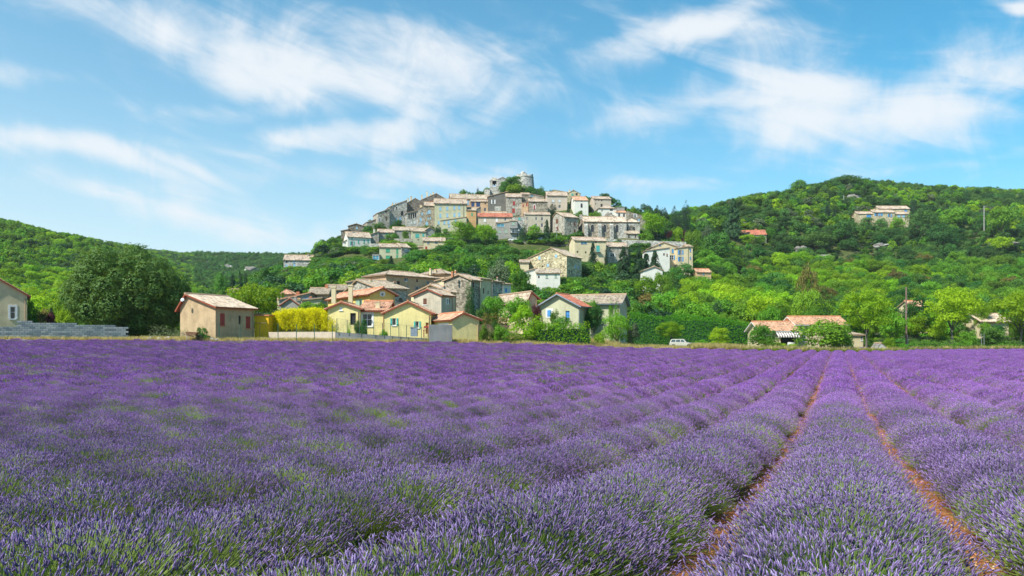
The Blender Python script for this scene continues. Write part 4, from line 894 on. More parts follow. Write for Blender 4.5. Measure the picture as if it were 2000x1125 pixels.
# wire fence: posts and rails
t = empty('wire_fence', ((656-CX)/F*80, 80, tz(656, 80)), 'green wire fence with thin posts on the low block wall', 'fence'); prev = None; rl = G()
for px, tp, bt in ((658, 622, 648), (678, 625, 649), (702, 628, 652), (730, 629, 654), (747, 631, 655), (763, 632, 656), (779, 634, 657), (794, 635, 658), (823, 639, 661), (836, 640, 663)):
    d_ = 80.3-(px-656)/180*1; X_ = (px-CX)/F*d_; z1 = CAMZ+(HY-tp)/F*d_; z0 = CAMZ+(HY-bt)/F*d_-.1
    g = G(); g.box(-.03, .03, -.03, .03, 0, z1-z0); g.obj('post', MATS['fence_green'], t, Vector((X_, d_-.0, z0))-t.location)
    if prev is not None:
        n_ = 9
        for i in range(n_):
            f = i/(n_-1); rl.tube([prev[0].lerp(prev[1], f), Vector((X_, d_, z0+.05)).lerp(Vector((X_, d_, z1)), f)], .004 if 0 < i < n_-1 else .008, 3, cap=False)
        m_w = int((X_-prev[0].x)/.16)
        for i in range(m_w):
            f = i/m_w; a_ = prev[0].lerp(Vector((X_, d_, z0+.05)), f); b_ = prev[1].lerp(Vector((X_, d_, z1)), f); rl.tube([a_, b_], .004, 3, cap=False)
    prev = (Vector((X_, d_, z0+.05)), Vector((X_, d_, z1)))
rl.v = [tuple(Vector(v)-t.location) for v in rl.v]; o = rl.obj('wire_mesh', MATS['fence_green'], t); o['kind'] = 'stuff'
for px in (543, 579, 614, 649, 428, 469):
    g = G(); d_ = 78.8; g.box(-.03, .03, -.03, .03, 0, 2.0); o = g.obj('fence_post', MATS['fence_green'], None, ((px-CX)/F*d_, d_, tz(px, d_)+.2)); tag(o, 'thin green metal post before the tan wall and beige house', 'post', 'bare fence posts along the field edge')
# small garden things
g = G(); g.box(-.35, .35, -.25, .25, 0, .9); g.prism([(-.42, .9), (.42, 1.05), (.42, 1.1), (-.42, .95)], -.32, .32); o = g.obj('compost_bin', MATS['grey_blue'], None, ((809-CX)/F*80.8, 80.8, CAMZ+(HY-657)/F*80.8)); tag(o, 'grey box with a sloping pale lid behind the wire fence', 'box')
g = G(); [g.box(x, x+.05, y, y+.05, 0, .8) for x in (-.25, .2) for y in (-.2, .15)]; g.box(-.3, .3, -.25, .25, .75, .8); g.box(-.25, .2, .17, .2, 1.0, 1.2); [g.box(x, x+.04, .16, .2, .8, 1.2) for x in (-.25, .2)]
o = g.obj('garden_chair', MATS['red'], None, ((832-CX)/F*81, 81, CAMZ+(HY-659)/F*81)); tag(o, 'red garden seat standing against the yellow bungalow door', 'chair')
# wheelbarrow by the beige house
def wheelbarrow():
    d_ = 77.8; t = empty('wheelbarrow', ((376-CX)/F*d_, d_, tz(376, d_)+.5), 'dark wheelbarrow leaning beside the wall of the beige house', 'wheelbarrow')
    g = G(); g.v = [(-.45, -.3, .5), (.35, -.3, .45), (.35, .3, .45), (-.45, .3, .5), (-.6, -.4, .85), (.6, -.38, .8), (.6, .38, .8), (-.6, .4, .85)]; g.f = [(0, 3, 2, 1), (0, 1, 5, 4), (1, 2, 6, 5), (2, 3, 7, 6), (3, 0, 4, 7)]; g.m = [0]*5; g.obj('tray', MATS['wood'], t)
    for s_ in (-1, 1):
        g = G(); g.tube([(-1.2, s_*.3, .75), (-.5, s_*.28, .5), (.7, s_*.08, .22)], .025, 5); g.obj('handle', MATS['pole_wood'], t); g = G(); g.tube([(-.4, s_*.27, .5), (-.5, s_*.3, 0)], .025, 5); g.obj('leg', MATS['steel'], t)
    g = G(); pts = [(.75+.24*math.cos(a*math.pi/6), 0, .24+.24*math.sin(a*math.pi/6)) for a in range(13)]; g.tube(pts, .05, 6); g.obj('wheel', MATS['rubber'], t)
wheelbarrow()

# ---- second row of houses behind the bungalow
h = house('beige two storey house with brown shutter and grey side', 862, 100)
b = Block(h, 862, 98, 62, xr=885, xl=808, eave=577, roof='gx', apex=(837, 566), wall='tan_plaster', tile='tile_pale', trim='eave_red', wins=[('l', 830, 589, 7, 12, 'shut', 'brown'), ('l', 839.5, 608, 6, 6, 'shut', 'brown'), ('f', 873.5, 589, 2.5, 9, 'white'), ('f', 878, 589, 2, 8, 'dark')])
b = Block(h, 880, 104, 48, xr=891, xl=803, eave=572, roof='gx', apex=(843, 557), wall='cream', tile='tile_pale', trim='eave_tan', wins=[('l', 862, 572, 4, 4, 'bare')]); b.chimney(867, 561, 3.5, .15, 'grey_render')
h = house('stone gabled house with mossy tiles behind the golden yellow house', 740, 113)
b = Block(h, 741, 111, 30, xr=797, xl=669, eave=564, roof='gx', apex=(699, 548), wall='stone', tile='tile_old', wins=[('f', 782, 586, 6, 9, 'arch', 'red')]); b.chimney(771, 560, 5, .3, 'stone'); b.chimney(725, 545, 5, .4, 'cream')
h = house('long orange rendered house with grey blue shutters and hipped roof', 754, 126)
b = Block(h, 754, 125, 47, xr=855, xl=712, eave=538, roof='hip', apex=(None, 531), wall='orange', tile='tile_pale', over=.4, wins=[('f', 778, 554.5, 6, 11, 'dark', 'brown'), ('f', 793, 546, 3.5, 6, 'open', 'grey_blue'), ('f', 793, 563, 4, 9, 'open', 'grey_blue'), ('f', 814.5, 548, 3.5, 6, 'dark', 'brown'), ('f', 815.5, 563, 4, 7, 'open', 'grey_blue'), ('f', 837, 552, 3, 6, 'open', 'grey_blue')]); b.chimney(785, 530, 6, .5, 'stone'); b.chimney(811, 533, 4, .5, 'stone')
h = house('brick coloured house with green shuttered door under a hipped roof', 867, 136)
b = Block(h, 868, 135, 60, xr=892, xl=819, eave=536, roof='hip', apex=(None, 528), wall='orange', tile='tile_pale', over=.4, wins=[('l', 859.5, 552, 5, 11, 'open', 'green'), ('f', 875, 538, 3, 6, 'shut', 'brown')]); b.chimney(841, 524, 3, .4, 'cream'); b.chimney(851, 526, 3, .4, 'cream'); b.chimney(890, 528, 4, .3, 'terracotta', 'cream')
h = house('stone barn end with a wide gable and small grey side', 920, 122)
b = Block(h, 920, 120, 58, xr=938, xl=867, eave=547, roof='gx', apex=(897, 537), wall='stone_brown', tile='tile_pale', wins=[('f', 925, 556, 3, 11, 'dark'), ('f', 925, 574, 3, 6, 'bare')]); b.chimney(884, 563, 4, .5, 'terracotta')
h = house('plain cream terraced house with two narrow windows', 940, 125)
b = Block(h, 938.4, 124.5, 58, xr=961, D=9, eave=545, roof='gx', apex=(None, 538), wall='cream', tile='tile_pale', wins=[('f', 944.5, 568, 2.5, 11, 'dark'), ('f', 953.5, 571, 2, 6, 'dark')])
h = house('rough stone terraced house between cream and white neighbours', 964, 131)
b = Block(h, 961.4, 131, 58, xr=982, D=9, eave=550, roof='gx', apex=(None, 543), wall='stone', tile='tile_pale', wins=[('f', 972, 566, 4, 8, 'shut', 'cream')]); b.chimney(972, 541, 4, .3, 'stone')
h = house('white end terrace with a bright blue shutter', 988, 137)
b = Block(h, 982.4, 137.2, 50, xr=998, D=7, eave=555, roof='gx', apex=(None, 550), wall='white', tile='tile_pale', wins=[('f', 988.5, 567, 4, 8, 'shut', 'blue')])
h = house('low cream outhouse with pale tiles above the round tree', 1030, 101)
b = Block(h, 1033, 101, 25, xr=1049, xl=973, eave=582, roof='gy', apex=(1037, 572), wall='cream', tile='tile_pale', trim='eave_red')
h = house('cream gabled house with red tiled roof and blue shutters', 1130, 97)
b = Block(h, 1130, 96, 62, xr=1148, xl=1053, eave=597, roof='gx', apex=(1090, 576), wall='pale_green_plaster', tile='tile_red', trim='grey_blue', over=.5, wins=[('l', 1073, 612.5, 8, 13, 'white', 'blue'), ('l', 1108.5, 616, 8, 18, 'door', 'blue')])
g = G(); t0, dep = b.at('l', 1073); w_ = .52; z_ = CAMZ+(HY-618.5)/F*dep-b.bz
for q in (0, 1): g.box(-.06, -.02, b.D-t0-w_/2+q*w_/2*1.02, b.D-t0+q*w_/2, z_, z_+.86) if False else None
g.box(-.07, -.03, b.D-t0-.24, b.D-t0+.24, z_, z_+.85); b.part('shutter', g, 'blue')
g = G(); g.tube([(0, -.08, b.H-.2), (0, -.08, 0)], .05, 6); b.part('drainpipe', g, 'steel')
h = house('long low house with brown tiled roof behind the red roofed one', 1140, 107)
b = Block(h, 1110, 106, -18, xr=1210, D=6, eave=594, roof='gx', apex=(None, 579), wall='pale_green_plaster', tile='tile_old', trim='grey_blue', over=.45, base=606, k=.5)
h = house('tall yellow stone farmhouse with a broad gable facing left', 1107, 222)
b = Block(h, 1107, 220, 55, xr=1136, xl=1031, eave=500, roof='gx', apex=(1077, 485), wall='stone_yellow', tile='tile_old', over=.3, wins=[('l', 1053.5, 504, 4, 6, 'shut', 'pale_blue'), ('l', 1086, 500, 4, 6, 'shut', 'pale_blue'), ('l', 1070, 518, 4, 6, 'shut', 'pale_blue'), ('l', 1060, 520, 3, 3, 'bare'), ('f', 1124, 521, 2.5, 8, 'shut', 'pale_blue'), ('f', 1129.5, 522, 2.5, 7, 'shut', 'pale_blue'), ('f', 1112, 531, 2, 9, 'bare'), ('f', 1117, 531, 2, 7, 'bare')], base=548)
b = Block(h, 1048, 208, 0, xr=1094, D=6, eave=534, roof='sy', apex=(None, 526), wall='white', tile='tile_old', wins=[('f', 1052.5, 541, 3, 5, 'bare'), ('f', 1068, 540, 4.5, 7, 'shut', 'sage'), ('f', 1085.5, 539, 4.5, 7, 'shut', 'sage')], base=556)
b = Block(h, 1024, 214, 0, xr=1048, D=5, eave=531, roof='sx', apex=(None, 524), wall='white', tile='tile_old', base=550)
b = Block(h, 1016, 224, 0, xr=1033, D=6, eave=513, roof='gx', apex=(None, 509), wall='cream', tile='tile_old', base=530)
h = house('cream rectangular house with a green shuttered balcony window', 1150, 256)
b = Block(h, 1123, 255, 8, xr=1184, D=9, eave=470, roof='gx', apex=(None, 464), wall='cream', tile='tile_pale', wins=[('f', 1140.5, 474.5, 12, 5, 'glass', 'pale_shutter'), ('f', 1168, 485.5, 7, 12, 'shut', 'teal'), ('f', 1128, 492, 3, 4, 'dark'), ('f', 1144, 493, 3, 4, 'dark'), ('f', 1164, 472.5, 4, 3, 'bare')], base=510); b.chimney(1183, 463, 3, .6)
g = G(); t0 = b.at('f', 1168)[0]; z_ = CAMZ+(HY-492.5)/F*256-b.bz; g.box(t0-.9, t0+.9, -.8, 0, z_-.1, z_)
for i in range(9): g.box(t0-.9+i*.22, t0-.87+i*.22, -.8, -.77, z_, z_+.9)
g.box(t0-.9, t0+.9, -.8, -.76, z_+.9, z_+.95); b.part('balcony', g, 'steel')
h = house('low stone wing with tiled roof beside the cream rectangular house', 1190, 262)
b = Block(h, 1184.6, 262, 6, xr=1227, D=8, eave=482, roof='gx', apex=(None, 475), wall='stone', tile='tile_pale', wins=[('f', 1196, 498, 9, 7, 'white')], base=510)
h = house('yellow stepped house with bright blue shutters below the church wall', 1300, 266)
b = Block(h, 1275, 266, 4, xr=1323, D=9, eave=482, roof='gy', apex=(1296, 473.5), wall='cream', tile='tile_pale', wins=[('f', 1289, 478.5, 3, 4, 'shut', 'blue'), ('f', 1314, 490.5, 4, 8, 'shut', 'blue'), ('f', 1312, 503, 8, 9, 'open', 'blue')], base=516)
b = Block(h, 1322.5, 264, 4, xr=1344, D=8, eave=485, roof='sx', apex=(None, 482), wall='cream', tile='tile_pale', wins=[('f', 1329.5, 493, 5, 9, 'open', 'blue'), ('f', 1329.5, 506, 5, 9, 'open', 'blue'), ('f', 1344.8, 490, 3, 6, 'shut', 'blue')], base=514)
b = Block(h, 1344.2, 264.5, 6, xr=1353, D=8, eave=482, roof='gx', apex=(None, 479), wall='cream', tile='tile_pale', wins=[('f', 1348.5, 489, 2.4, 6, 'shut', 'blue'), ('f', 1348.5, 504, 2.4, 5, 'shut', 'blue')], base=514)
b = Block(h, 1262, 258, 2, xr=1308, D=6, eave=490, roof='sx', apex=(None, 484), wall='white', tile='tile_pale', wins=[('f', 1297, 497, 3, 5, 'dark'), ('f', 1303, 498, 2.5, 5, 'shut', 'brown')], base=514)
h = house('small pale house half buried in trees below the cypresses', 1275, 216)
b = Block(h, 1258, 214, 0, xr=1294, D=6, eave=528, roof='gy', apex=(1278, 521), wall='white', tile='tile_old', base=548)
h = house('little orange roofed cabin among the trees, first left', 1375, 246)
b = Block(h, 1362, 246, 5, xr=1389, D=6, eave=532, roof='gx', apex=(None, 526), wall='orange', tile='tile_orange', wins=[('f', 1374, 535, 3, 4, 'shut', 'pale_blue')], base=542)
h['label'] = 'little orange roofed cabin on the slope above the hedge'
h = house('low red roofed house alone on the wooded hillside', 1475, 372)
b = Block(h, 1448, 372, -6, xr=1497, D=8, eave=459, roof='gx', apex=(None, 451), wall='stone', tile='tile_red', base=472, wins=[('f', 1472, 463, 4, 5, 'bare'), ('f', 1490, 464, 3, 6, 'bare')]); b.chimney(1476, 447, 4, .6, 'terracotta')
h = house('long stone villa with blue shutters high on the right hill', 1720, 424)
b = Block(h, 1676, 424, 0, xr=1707, D=8, eave=418, roof='gx', apex=(None, 414), wall='stone_yellow', tile='tile_pale', wins=[('f', 1697, 422, 9, 5, 'shut', 'blue')], base=440)
b = Block(h, 1707.3, 423, 0, xr=1748, D=8, eave=415, roof='gx', apex=(None, 410.5), wall='stone_yellow', tile='tile_pale', wins=[('f', 1713, 419, 5, 6, 'open', 'blue'), ('f', 1722, 419, 4, 5, 'shut', 'blue'), ('f', 1738, 421, 4, 6, 'open', 'blue')], base=440); b.chimney(1707, 408, 2.5, .4)
b = Block(h, 1718, 434, 0, xr=1777, D=8, eave=408, roof='gx', apex=(None, 403), wall='stone_yellow', tile='tile_pale', wins=[('f', 1769, 412, 5, 4, 'shut', 'blue')], base=430)
b = Block(h, 1748.3, 423.6, 0, xr=1776, D=8, eave=418.5, roof='gx', apex=(None, 414.5), wall='stone_yellow', tile='tile_pale', wins=[('f', 1756, 422, 6, 5, 'shut', 'pale_blue'), ('f', 1765, 422, 5, 5, 'shut', 'pale_blue')], base=440)

# ---- low right-hand farmhouse with awning
h = house('low farmhouse with orange tiled roofs and a striped awning', 1560, 128)
b = Block(h, 1486, 126, 0, xr=1556, D=7, eave=646, roof='gx', apex=(None, 630), wall='cream', tile='tile_orange', trim='white_paint', over=.5, base=686, wins=[('f', 1538, 668, 26, 24, 'bare'), ('f', 1500, 668, 9, 16, 'shut', 'brown')])
g = G(); x0, x1 = b.at('f', 1514)[0], b.at('f', 1558)[0]; z1 = CAMZ+(HY-647)/F*126-b.bz; n_ = 18
for i in range(n_):
    a_, c_ = x0+(x1-x0)*i/n_, x0+(x1-x0)*(i+1)/n_; g.quad((a_, -.05, z1), (c_, -.05, z1), (c_, -1.4, z1-.75), (a_, -1.4, z1-.75), i % 2); g.quad((a_, -1.4, z1-.75), (c_, -1.4, z1-.75), (c_, -1.41, z1-1.0+.05*(i % 2)), (a_, -1.41, z1-1.0+.05*(i % 2)), i % 2)
g.obj('awning', [MATS['white_paint'], MATS['stripe_brown']], h, b.loc, b.th); b.chimney(1537, 622, 5, .6, 'terracotta')
b = Block(h, 1557, 128, 0, xr=1653, D=7, eave=634, roof='gx', apex=(None, 620), wall='cream', tile='tile_orange', trim='white_paint', over=.5, base=686, wins=[('f', 1570, 660, 8, 14, 'shut', 'grey_blue'), ('f', 1652, 661, 5, 8, 'shut', 'blue')])
for i, px in enumerate((1543, 1551)):
    d_ = 121; g = G(); [g.tube([(x*.22, y*.2, 0), (x*.18, y*.16, .42)], .03, 5) for x in (-1, 1) for y in (-1, 1)]; g.box(-.24, .24, -.22, .22, .4, .45); g.prism([(-.24, .45), (.24, .45), (.2, .9), (-.2, .9)], .18, .23); [g.box(s_*.24-.03, s_*.24+.03, -.2, .2, .62, .66) for s_ in (-1, 1)]
    o = g.obj('patio_chair', MATS['white_paint'], None, ((px-CX)/F*d_, d_, tz(px, d_)+.25), .3*i); tag(o, ['white plastic chair under the striped awning, on the left', 'white plastic chair under the striped awning, on the right'][i], 'chair', 'white chairs under the awning'); o.scale = (1.3, 1.3, 1.3)
h = house('pale tiled roadside house behind the two plane trees', 1945, 158)
b = Block(h, 1918, 158, 0, xr=1970, D=8, eave=628, roof='gx', apex=(None, 614), wall='cream', tile='tile_white', over=.5, base=640, wins=[('f', 1932, 655, 22, 22, 'bare')])
h = house('sliver of orange roof showing above the dark trees', 1800, 172)
b = Block(h, 1784, 172, 0, xr=1815, D=7, eave=599, roof='gx', apex=(None, 589), wall='cream', tile='tile_orange', base=600); b.chimney(1797, 586, 3, .5, 'orange')
h = house('cream shed wall with blue shutter behind the tall tree', 1660, 134, 'shed', 'shed')
b = Block(h, 1634, 134, 0, xr=1686, D=5, eave=655, roof='sy', apex=(None, 650), wall='cream', tile='tile_old', base=686, wins=[('f', 1652, 662, 10, 8, 'shut', 'blue'), ('f', 1683, 659, 3, 12, 'shut', 'grey_blue')])
# stone hut
h = house('tiny white stone hut with a green door at the field edge', 1724, 121, 'stone_hut', 'hut')
b = Block(h, 1711, 121, 0, xr=1738, D=2.2, eave=684, roof='gy', apex=(1721, 671), wall='stone_white', tile='slate', over=.05, base=690, wins=[('f', 1728, 684, 6, 6, 'shut', 'green')], thick=.04)
g = G(); g.box(-.4, .4, -.3, .3, 0, .75); g.box(-.44, .44, -.34, .34, .7, .8); o = g.obj('plastic_tub', MATS['bin_blue'], None, ((1685-CX)/F*121, 121, tz(1685, 121)+.2)); tag(o, 'bright blue plastic tub in the grass near the stone hut', 'tub')

# ---- left-hand hamlet roofs between the trees
h = house('small rose roofed house left of the bamboo, roof only showing', 556, 150)
b = Block(h, 541, 150, 4, xr=571, D=7, eave=576, roof='hip', apex=(None, 568), wall='cream', tile='tile_rose', base=600)
h = house('grey gabled house with two chimneys and red verge', 578, 128)
b = Block(h, 549, 128, 2, xr=584, D=8, eave=596, roof='gy', apex=(567, 583.5), wall='grey_render', tile='tile_pale', trim='eave_red', base=620); b.chimney(577, 578, 5, .1, 'grey_render'); b.chimney(584, 582, 7, .2, 'cream')
h = house('low house with a long red eave sloping to the left', 580, 140)
b = Block(h, 545, 140, 6, xr=605, D=8, eave=586, roof='sx', apex=(None, 573), wall='grey_render', tile='tile_red', base=600, wins=[('f', 598, 582, 7, 5, 'shut', 'grey_blue')]); b.chimney(582, 570, 6, .2, 'terracotta')
h = house('flat grey roofed extension beside the red eaved house', 608, 130)
b = Block(h, 590, 130, 5, xr=627, D=7, eave=587, roof='sx', apex=(None, 583), wall='pale_green_plaster', tile='slate', base=610); b.chimney(607, 579, 5, .3, 'terracotta')
h = house('orange walled cottage with a pale tiled roof beside yellow chimneys', 625, 145)
b = Block(h, 604, 145, 8, xr=640, D=8, eave=575, roof='gx', apex=(None, 564), wall='orange', tile='tile_old', base=600, wins=[('f', 617, 579, 5, 5, 'dark', 'brown')]); b.chimney(638, 556, 6, .5, 'terracotta')
h = house('plain cottage roof above the golden house, dark and mossy', 652, 150)
b = Block(h, 639, 150, 10, xr=690, D=8, eave=567, roof='gx', apex=(None, 558), wall='stone', tile='tile_old', base=590)
h = house('little stone roof half hidden left of the orange house', 696, 140)
b = Block(h, 678, 140, 5, xr=713, D=6, eave=552, roof='sx', apex=(None, 546), wall='stone', tile='tile_old', base=575)
h = house('sandy cottage just above the cypress pair on the left', 445, 190)
b = Block(h, 441, 190, 5, xr=460, D=6, eave=570, roof='gx', apex=(None, 566), wall='cream', tile='tile_pale', base=585)

# ---- the village on its hill, left to right
V = lambda lb, xc, d, **k: house(lb, xc, d)
h = house('pale stone house with blue windows at the left foot of the village', 580, 290)
b = Block(h, 554, 290, 6, xr=609, D=10, eave=508, roof='gx', apex=(None, 499), wall='stone_pale', tile='tile_pale', base=525, k=.35, wins=[('f', 574.5, 506+5, 4, 5, 'shut', 'pale_blue'), ('f', 575, 518, 4, 5, 'shut', 'pale_blue'), ('f', 559.5, 519, 4, 5, 'shut', 'pale_blue'), ('f', 560, 511, 4, 5, 'dark', 'red')]); b.chimney(602, 496, 4, .3, 'stone', 'terracotta')
h = house('dark lower stone tower left of the taller dark house', 672, 332, 'stone_tower', 'tower')
b = Block(h, 666, 331, 0, xr=681, D=9, eave=451, roof='sx', apex=(None, 448), wall='stone_dark', tile='tile_old', base=484)
h = house('tall dark stone house with one pale window on the village edge', 694, 333)
b = Block(h, 680, 333, 4, xr=711, D=9, eave=441.5, roof='gy', apex=(696, 437), wall='stone_dark', tile='tile_old', base=470, wins=[('f', 697, 445, 3, 4, 'shut', 'pale_blue')])
h = house('long white house with green shutters below the dark towers', 700, 300)
b = Block(h, 679, 299, 22, xr=724.5, D=9, eave=462.5, roof='gx', apex=(None, 453), wall='white', tile='tile_pale', base=485, wins=[('f', 688, 475, 4, 7, 'open', 'teal'), ('f', 687.5, 466, 2.4, 5, 'shut', 'teal'), ('f', 700.5, 472.5, 2.6, 6, 'shut', 'teal'), ('f', 711.5, 471, 2.6, 6, 'shut', 'teal'), ('f', 719, 470, 2.6, 6, 'shut', 'teal'), ('f', 701, 464, 2, 3, 'bare'), ('f', 711.5, 462.5, 2, 3, 'bare'), ('f', 718.5, 461.5, 2, 3, 'bare')]); b.chimney(690.5, 452, 3.5, .4, 'stone_pale'); b.chimney(731, 447, 3, .5, 'white')
b = Block(h, 724.3, 306, 14, xr=740, D=8, eave=458, roof='sx', apex=(None, 452), wall='stone', tile='tile_pale', base=480)
b = Block(h, 669, 300, 0, xr=679, D=7, eave=473, roof='sx', apex=(None, 468), wall='white', tile='tile_old', base=485, wins=[('f', 674, 475, 2, 4, 'dark')])
h = house('grey house with a teal door tucked right of the long white house', 752, 308)
b = Block(h, 738, 308, 10, xr=770, D=8, eave=454, roof='gx', apex=(None, 448.5), wall='grey_render', tile='tile_pale', base=472, wins=[('f', 755, 459, 3, 8, 'shut', 'teal')])
h = house('low pale roofed houses under the long row of stone facades', 790, 312)
b = Block(h, 767, 312, 6, xr=812, D=8, eave=450, roof='gx', apex=(None, 444), wall='grey_render', tile='tile_old', base=470)
h = house('square stone house with large bright green shutters', 765, 270)
b = Block(h, 741, 270, 7, xr=784.5, D=9, eave=483, roof='gx', apex=(None, 477), wall='pale_green_plaster', tile='tile_pale', base=520, wins=[('f', 757.5, 489.5, 8.5, 7, 'shut', 'green'), ('f', 757.5, 502.5, 8.5, 7, 'shut', 'green'), ('f', 776, 491, 4, 10, 'shut', 'green'), ('f', 776, 502.5, 4, 8.5, 'shut', 'green')]); b.chimney(769, 475, 3, .5, 'stone')
b = Block(h, 784.3, 270.6, 30, xr=801, D=8, eave=483, roof='gx', apex=(None, 476), wall='stone', tile='tile_old', base=518, wins=[('f', 793, 490, 3, 5, 'white')])
b = Block(h, 727, 268, 0, xr=741, D=5, eave=497.5, roof='flat', wall='stone_pale', tile='concrete', base=520, wins=[('f', 734, 503.5, 12, 8, 'glass', 'pale_blue')])
h = house('house with a teal shuttered loggia under a patched roof', 818, 296)
b = Block(h, 805, 295, 10, xr=832, D=8, eave=452, roof='gx', apex=(None, 446), wall='pale_green_plaster', tile='tile_old', base=485, wins=[('f', 812, 452.3, 8, 3, 'bare'), ('f', 824, 452.3, 8, 3, 'bare'), ('f', 815, 460.5, 7.5, 7, 'shut', 'teal'), ('f', 827, 459, 4, 6, 'shut', 'teal'), ('f', 817, 468.5, 3, 2, 'bare')])
b = Block(h, 831.8, 296, 20, xr=849, D=9, eave=449, roof='gy', apex=(839, 444), wall='grey_render', tile='tile_old', base=478, wins=[('f', 832.5, 452, 2, 4, 'shut', 'red')])
h = house('small cream house with dark red shutter above the dense trees', 846, 280)
b = Block(h, 827, 279, 6, xr=869, D=8, eave=471, roof='gx', apex=(None, 465), wall='cream', tile='tile_pale', base=492, wins=[('f', 836.5, 474.5, 4.5, 3.5, 'shut', 'grey_blue'), ('f', 852, 473.5, 5, 3.5, 'shut', 'grey_blue'), ('f', 832.5, 484.5, 4, 6, 'shut', 'red')]); b.chimney(861, 463, 3, .4, 'white')
b = Block(h, 814, 280, 0, xr=827, D=6, eave=483, roof='sy', apex=(None, 481), wall='cream', tile='tile_pale', base=492)
h = house('small pale house stepping down at the left end of the facade row', 727, 336)
b = Block(h, 717, 336, 22, xr=738.5, D=9, eave=434, roof='sx', apex=(None, 427), wall='stone', tile='tile_old', base=448, over=.2)
h = house('tan stone facade with a tall dark window, second in the row', 750, 334)
b = Block(h, 738, 334, 22, xr=761, D=10, eave=416, roof='sx', apex=(None, 408), wall='stone', tile='tile_old', base=452, over=.2, wins=[('f', 742, 429, 3, 7, 'white'), ('f', 754.5, 427, 3, 9, 'dark'), ('f', 747.5, 423, 2, 5, 'shut', 'cream'), ('f', 754, 413.5, 3, 4, 'bare'), ('f', 742, 418.5, 2.5, 4, 'shut', 'cream')]); b.chimney(765, 400, 2, .4)
h = house('grey stone facade with a large dark opening, third in the row', 778, 338)
b = Block(h, 761, 338, 20, xr=795, D=11, eave=404, roof='sx', apex=(None, 391), wall='stone_pale', tile='tile_old', base=455, over=.2, wins=[('f', 764, 410, 2, 6, 'bare'), ('f', 768, 408.5, 2, 6, 'bare'), ('f', 774.5, 407, 2, 6, 'bare'), ('f', 781, 408, 2, 2, 'bare'), ('f', 785.5, 417, 5, 9, 'bare'), ('f', 780.5, 418, 4, 8, 'shut', 'stone'), ('f', 766, 419.5, 4, 8, 'shut', 'stone'), ('f', 774, 418.5, 3, 8, 'shut', 'stone'), ('f', 782, 429, 4, 10, 'shut', 'pale_blue'), ('f', 774.5, 429, 3, 6, 'shut', 'pale_blue'), ('f', 790.5, 426.5, 2, 4, 'white'), ('f', 755, 440, 3, 6, 'shut', 'pale_blue')])
for px_ in (767, 773, 778): b.chimney(px_, 396, 2.4, .3)
b.chimney(797, 387, 2.4, .3); b.chimney(803, 383.5, 3, .5)
h = house('windowed dark stone gable rising over the loggia', 812, 340)
b = Block(h, 794.5, 343, 8, xr=831, D=10, eave=397, roof='gy', apex=(811, 387.5), wall='stone_dark', tile='tile_old', base=440, over=.15, wins=[('f', 799, 403.5, 3, 6, 'dark')])
h = house('stone house with an open four bay loggia under a lean-to roof', 805, 334)
b = Block(h, 793.5, 334, 12, xr=817, D=6, eave=416.5, roof='sx', apex=(None, 411), wall='stone_pale', tile='tile_old', base=456, over=.3, wins=[('f', 799, 422.5, 3, 10, 'bare'), ('f', 803.3, 422, 3, 10, 'bare'), ('f', 807.6, 421, 3, 10, 'bare'), ('f', 811.9, 420, 3, 10, 'bare'), ('f', 803.5, 435, 2, 6, 'shut', 'pale_shutter'), ('f', 810, 434.5, 3, 6, 'shut', 'pale_shutter')])
h = house('narrow tan stone house between the loggia and the brown tower house', 823, 333)
b = Block(h, 816.5, 334, 8, xr=829.5, D=8, eave=409, roof='sx', apex=(None, 402), wall='stone', tile='tile_old', base=456, over=.15, wins=[('f', 824.5, 418, 3, 5, 'shut', 'pale_blue'), ('f', 822, 429, 4, 7, 'shut', 'pale_blue'), ('f', 820.5, 437, 3, 3, 'shut', 'pale_blue')]); b.chimney(822, 400, 4, .5)
h = house('tall brown stone house with pale windows left of the big cream house', 839, 333)
b = Block(h, 829.3, 333, 6, xr=849, D=9, eave=402, roof='gx', apex=(None, 395.5), wall='stone_brown', tile='tile_pale', base=456, over=.3, wins=[('f', 838.5, 414, 5, 7, 'shut', 'pale_blue'), ('f', 834, 416.5, 2, 5, 'shut', 'pale_blue'), ('f', 836.5, 427, 2.5, 4, 'shut', 'pale_blue'), ('f', 841, 426.5, 2.5, 4, 'shut', 'pale_blue'), ('f', 833.5, 437, 4.5, 8, 'shut', 'pale_blue'), ('f', 837, 406, 2.5, 3, 'shut', 'stone')])
h = house('big cream four storey house with rows of pale blue shutters', 880, 327)
b = Block(h, 848.8, 327, 5, xr=911, D=11, eave=397, roof='gx', apex=(None, 389), wall='pale_green_plaster', tile='tile_pale', base=462, over=.45,
          wins=[('f', x, y0+(x-860)*sl, w_, h_, 'shut', 'pale_blue') for x in (860, 873.5, 887.5, 897) for (y0, sl, w_, h_) in ((399, -.09, 3, 4), (408, -.07, 4, 7.5), (421.3, -.06, 4, 8))]+[('f', 857, 435, 4, 7, 'shut', 'pale_blue')])
b2 = Block(h, 861, 325, 4, xr=911, D=2.0, eave=431, roof='sx', apex=(None, 424), wall='pale_green_plaster', tile='tile_old', base=462, over=.2, wins=[('f', 868, 434.5, 4, 8, 'shut', 'pale_blue'), ('f', 876, 434, 4, 8, 'shut', 'pale_blue'), ('f', 889.5, 431.5, 3.5, 6, 'shut', 'pale_blue'), ('f', 877.5, 442, 4, 4, 'shut', 'pale_blue'), ('f', 889.5, 442, 2, 3, 'dark')])
g = G(); g.tube([(b.W-1.2, -.1, b.H-.1), (b.W-1.2, -.1, b.H*.45), (b.W-.6, -.1, b.H*.36)], .08, 5); b.part('drainpipe', g, 'stone_dark')
h = house('dark stone back gable on the skyline with chimneys', 848, 352)
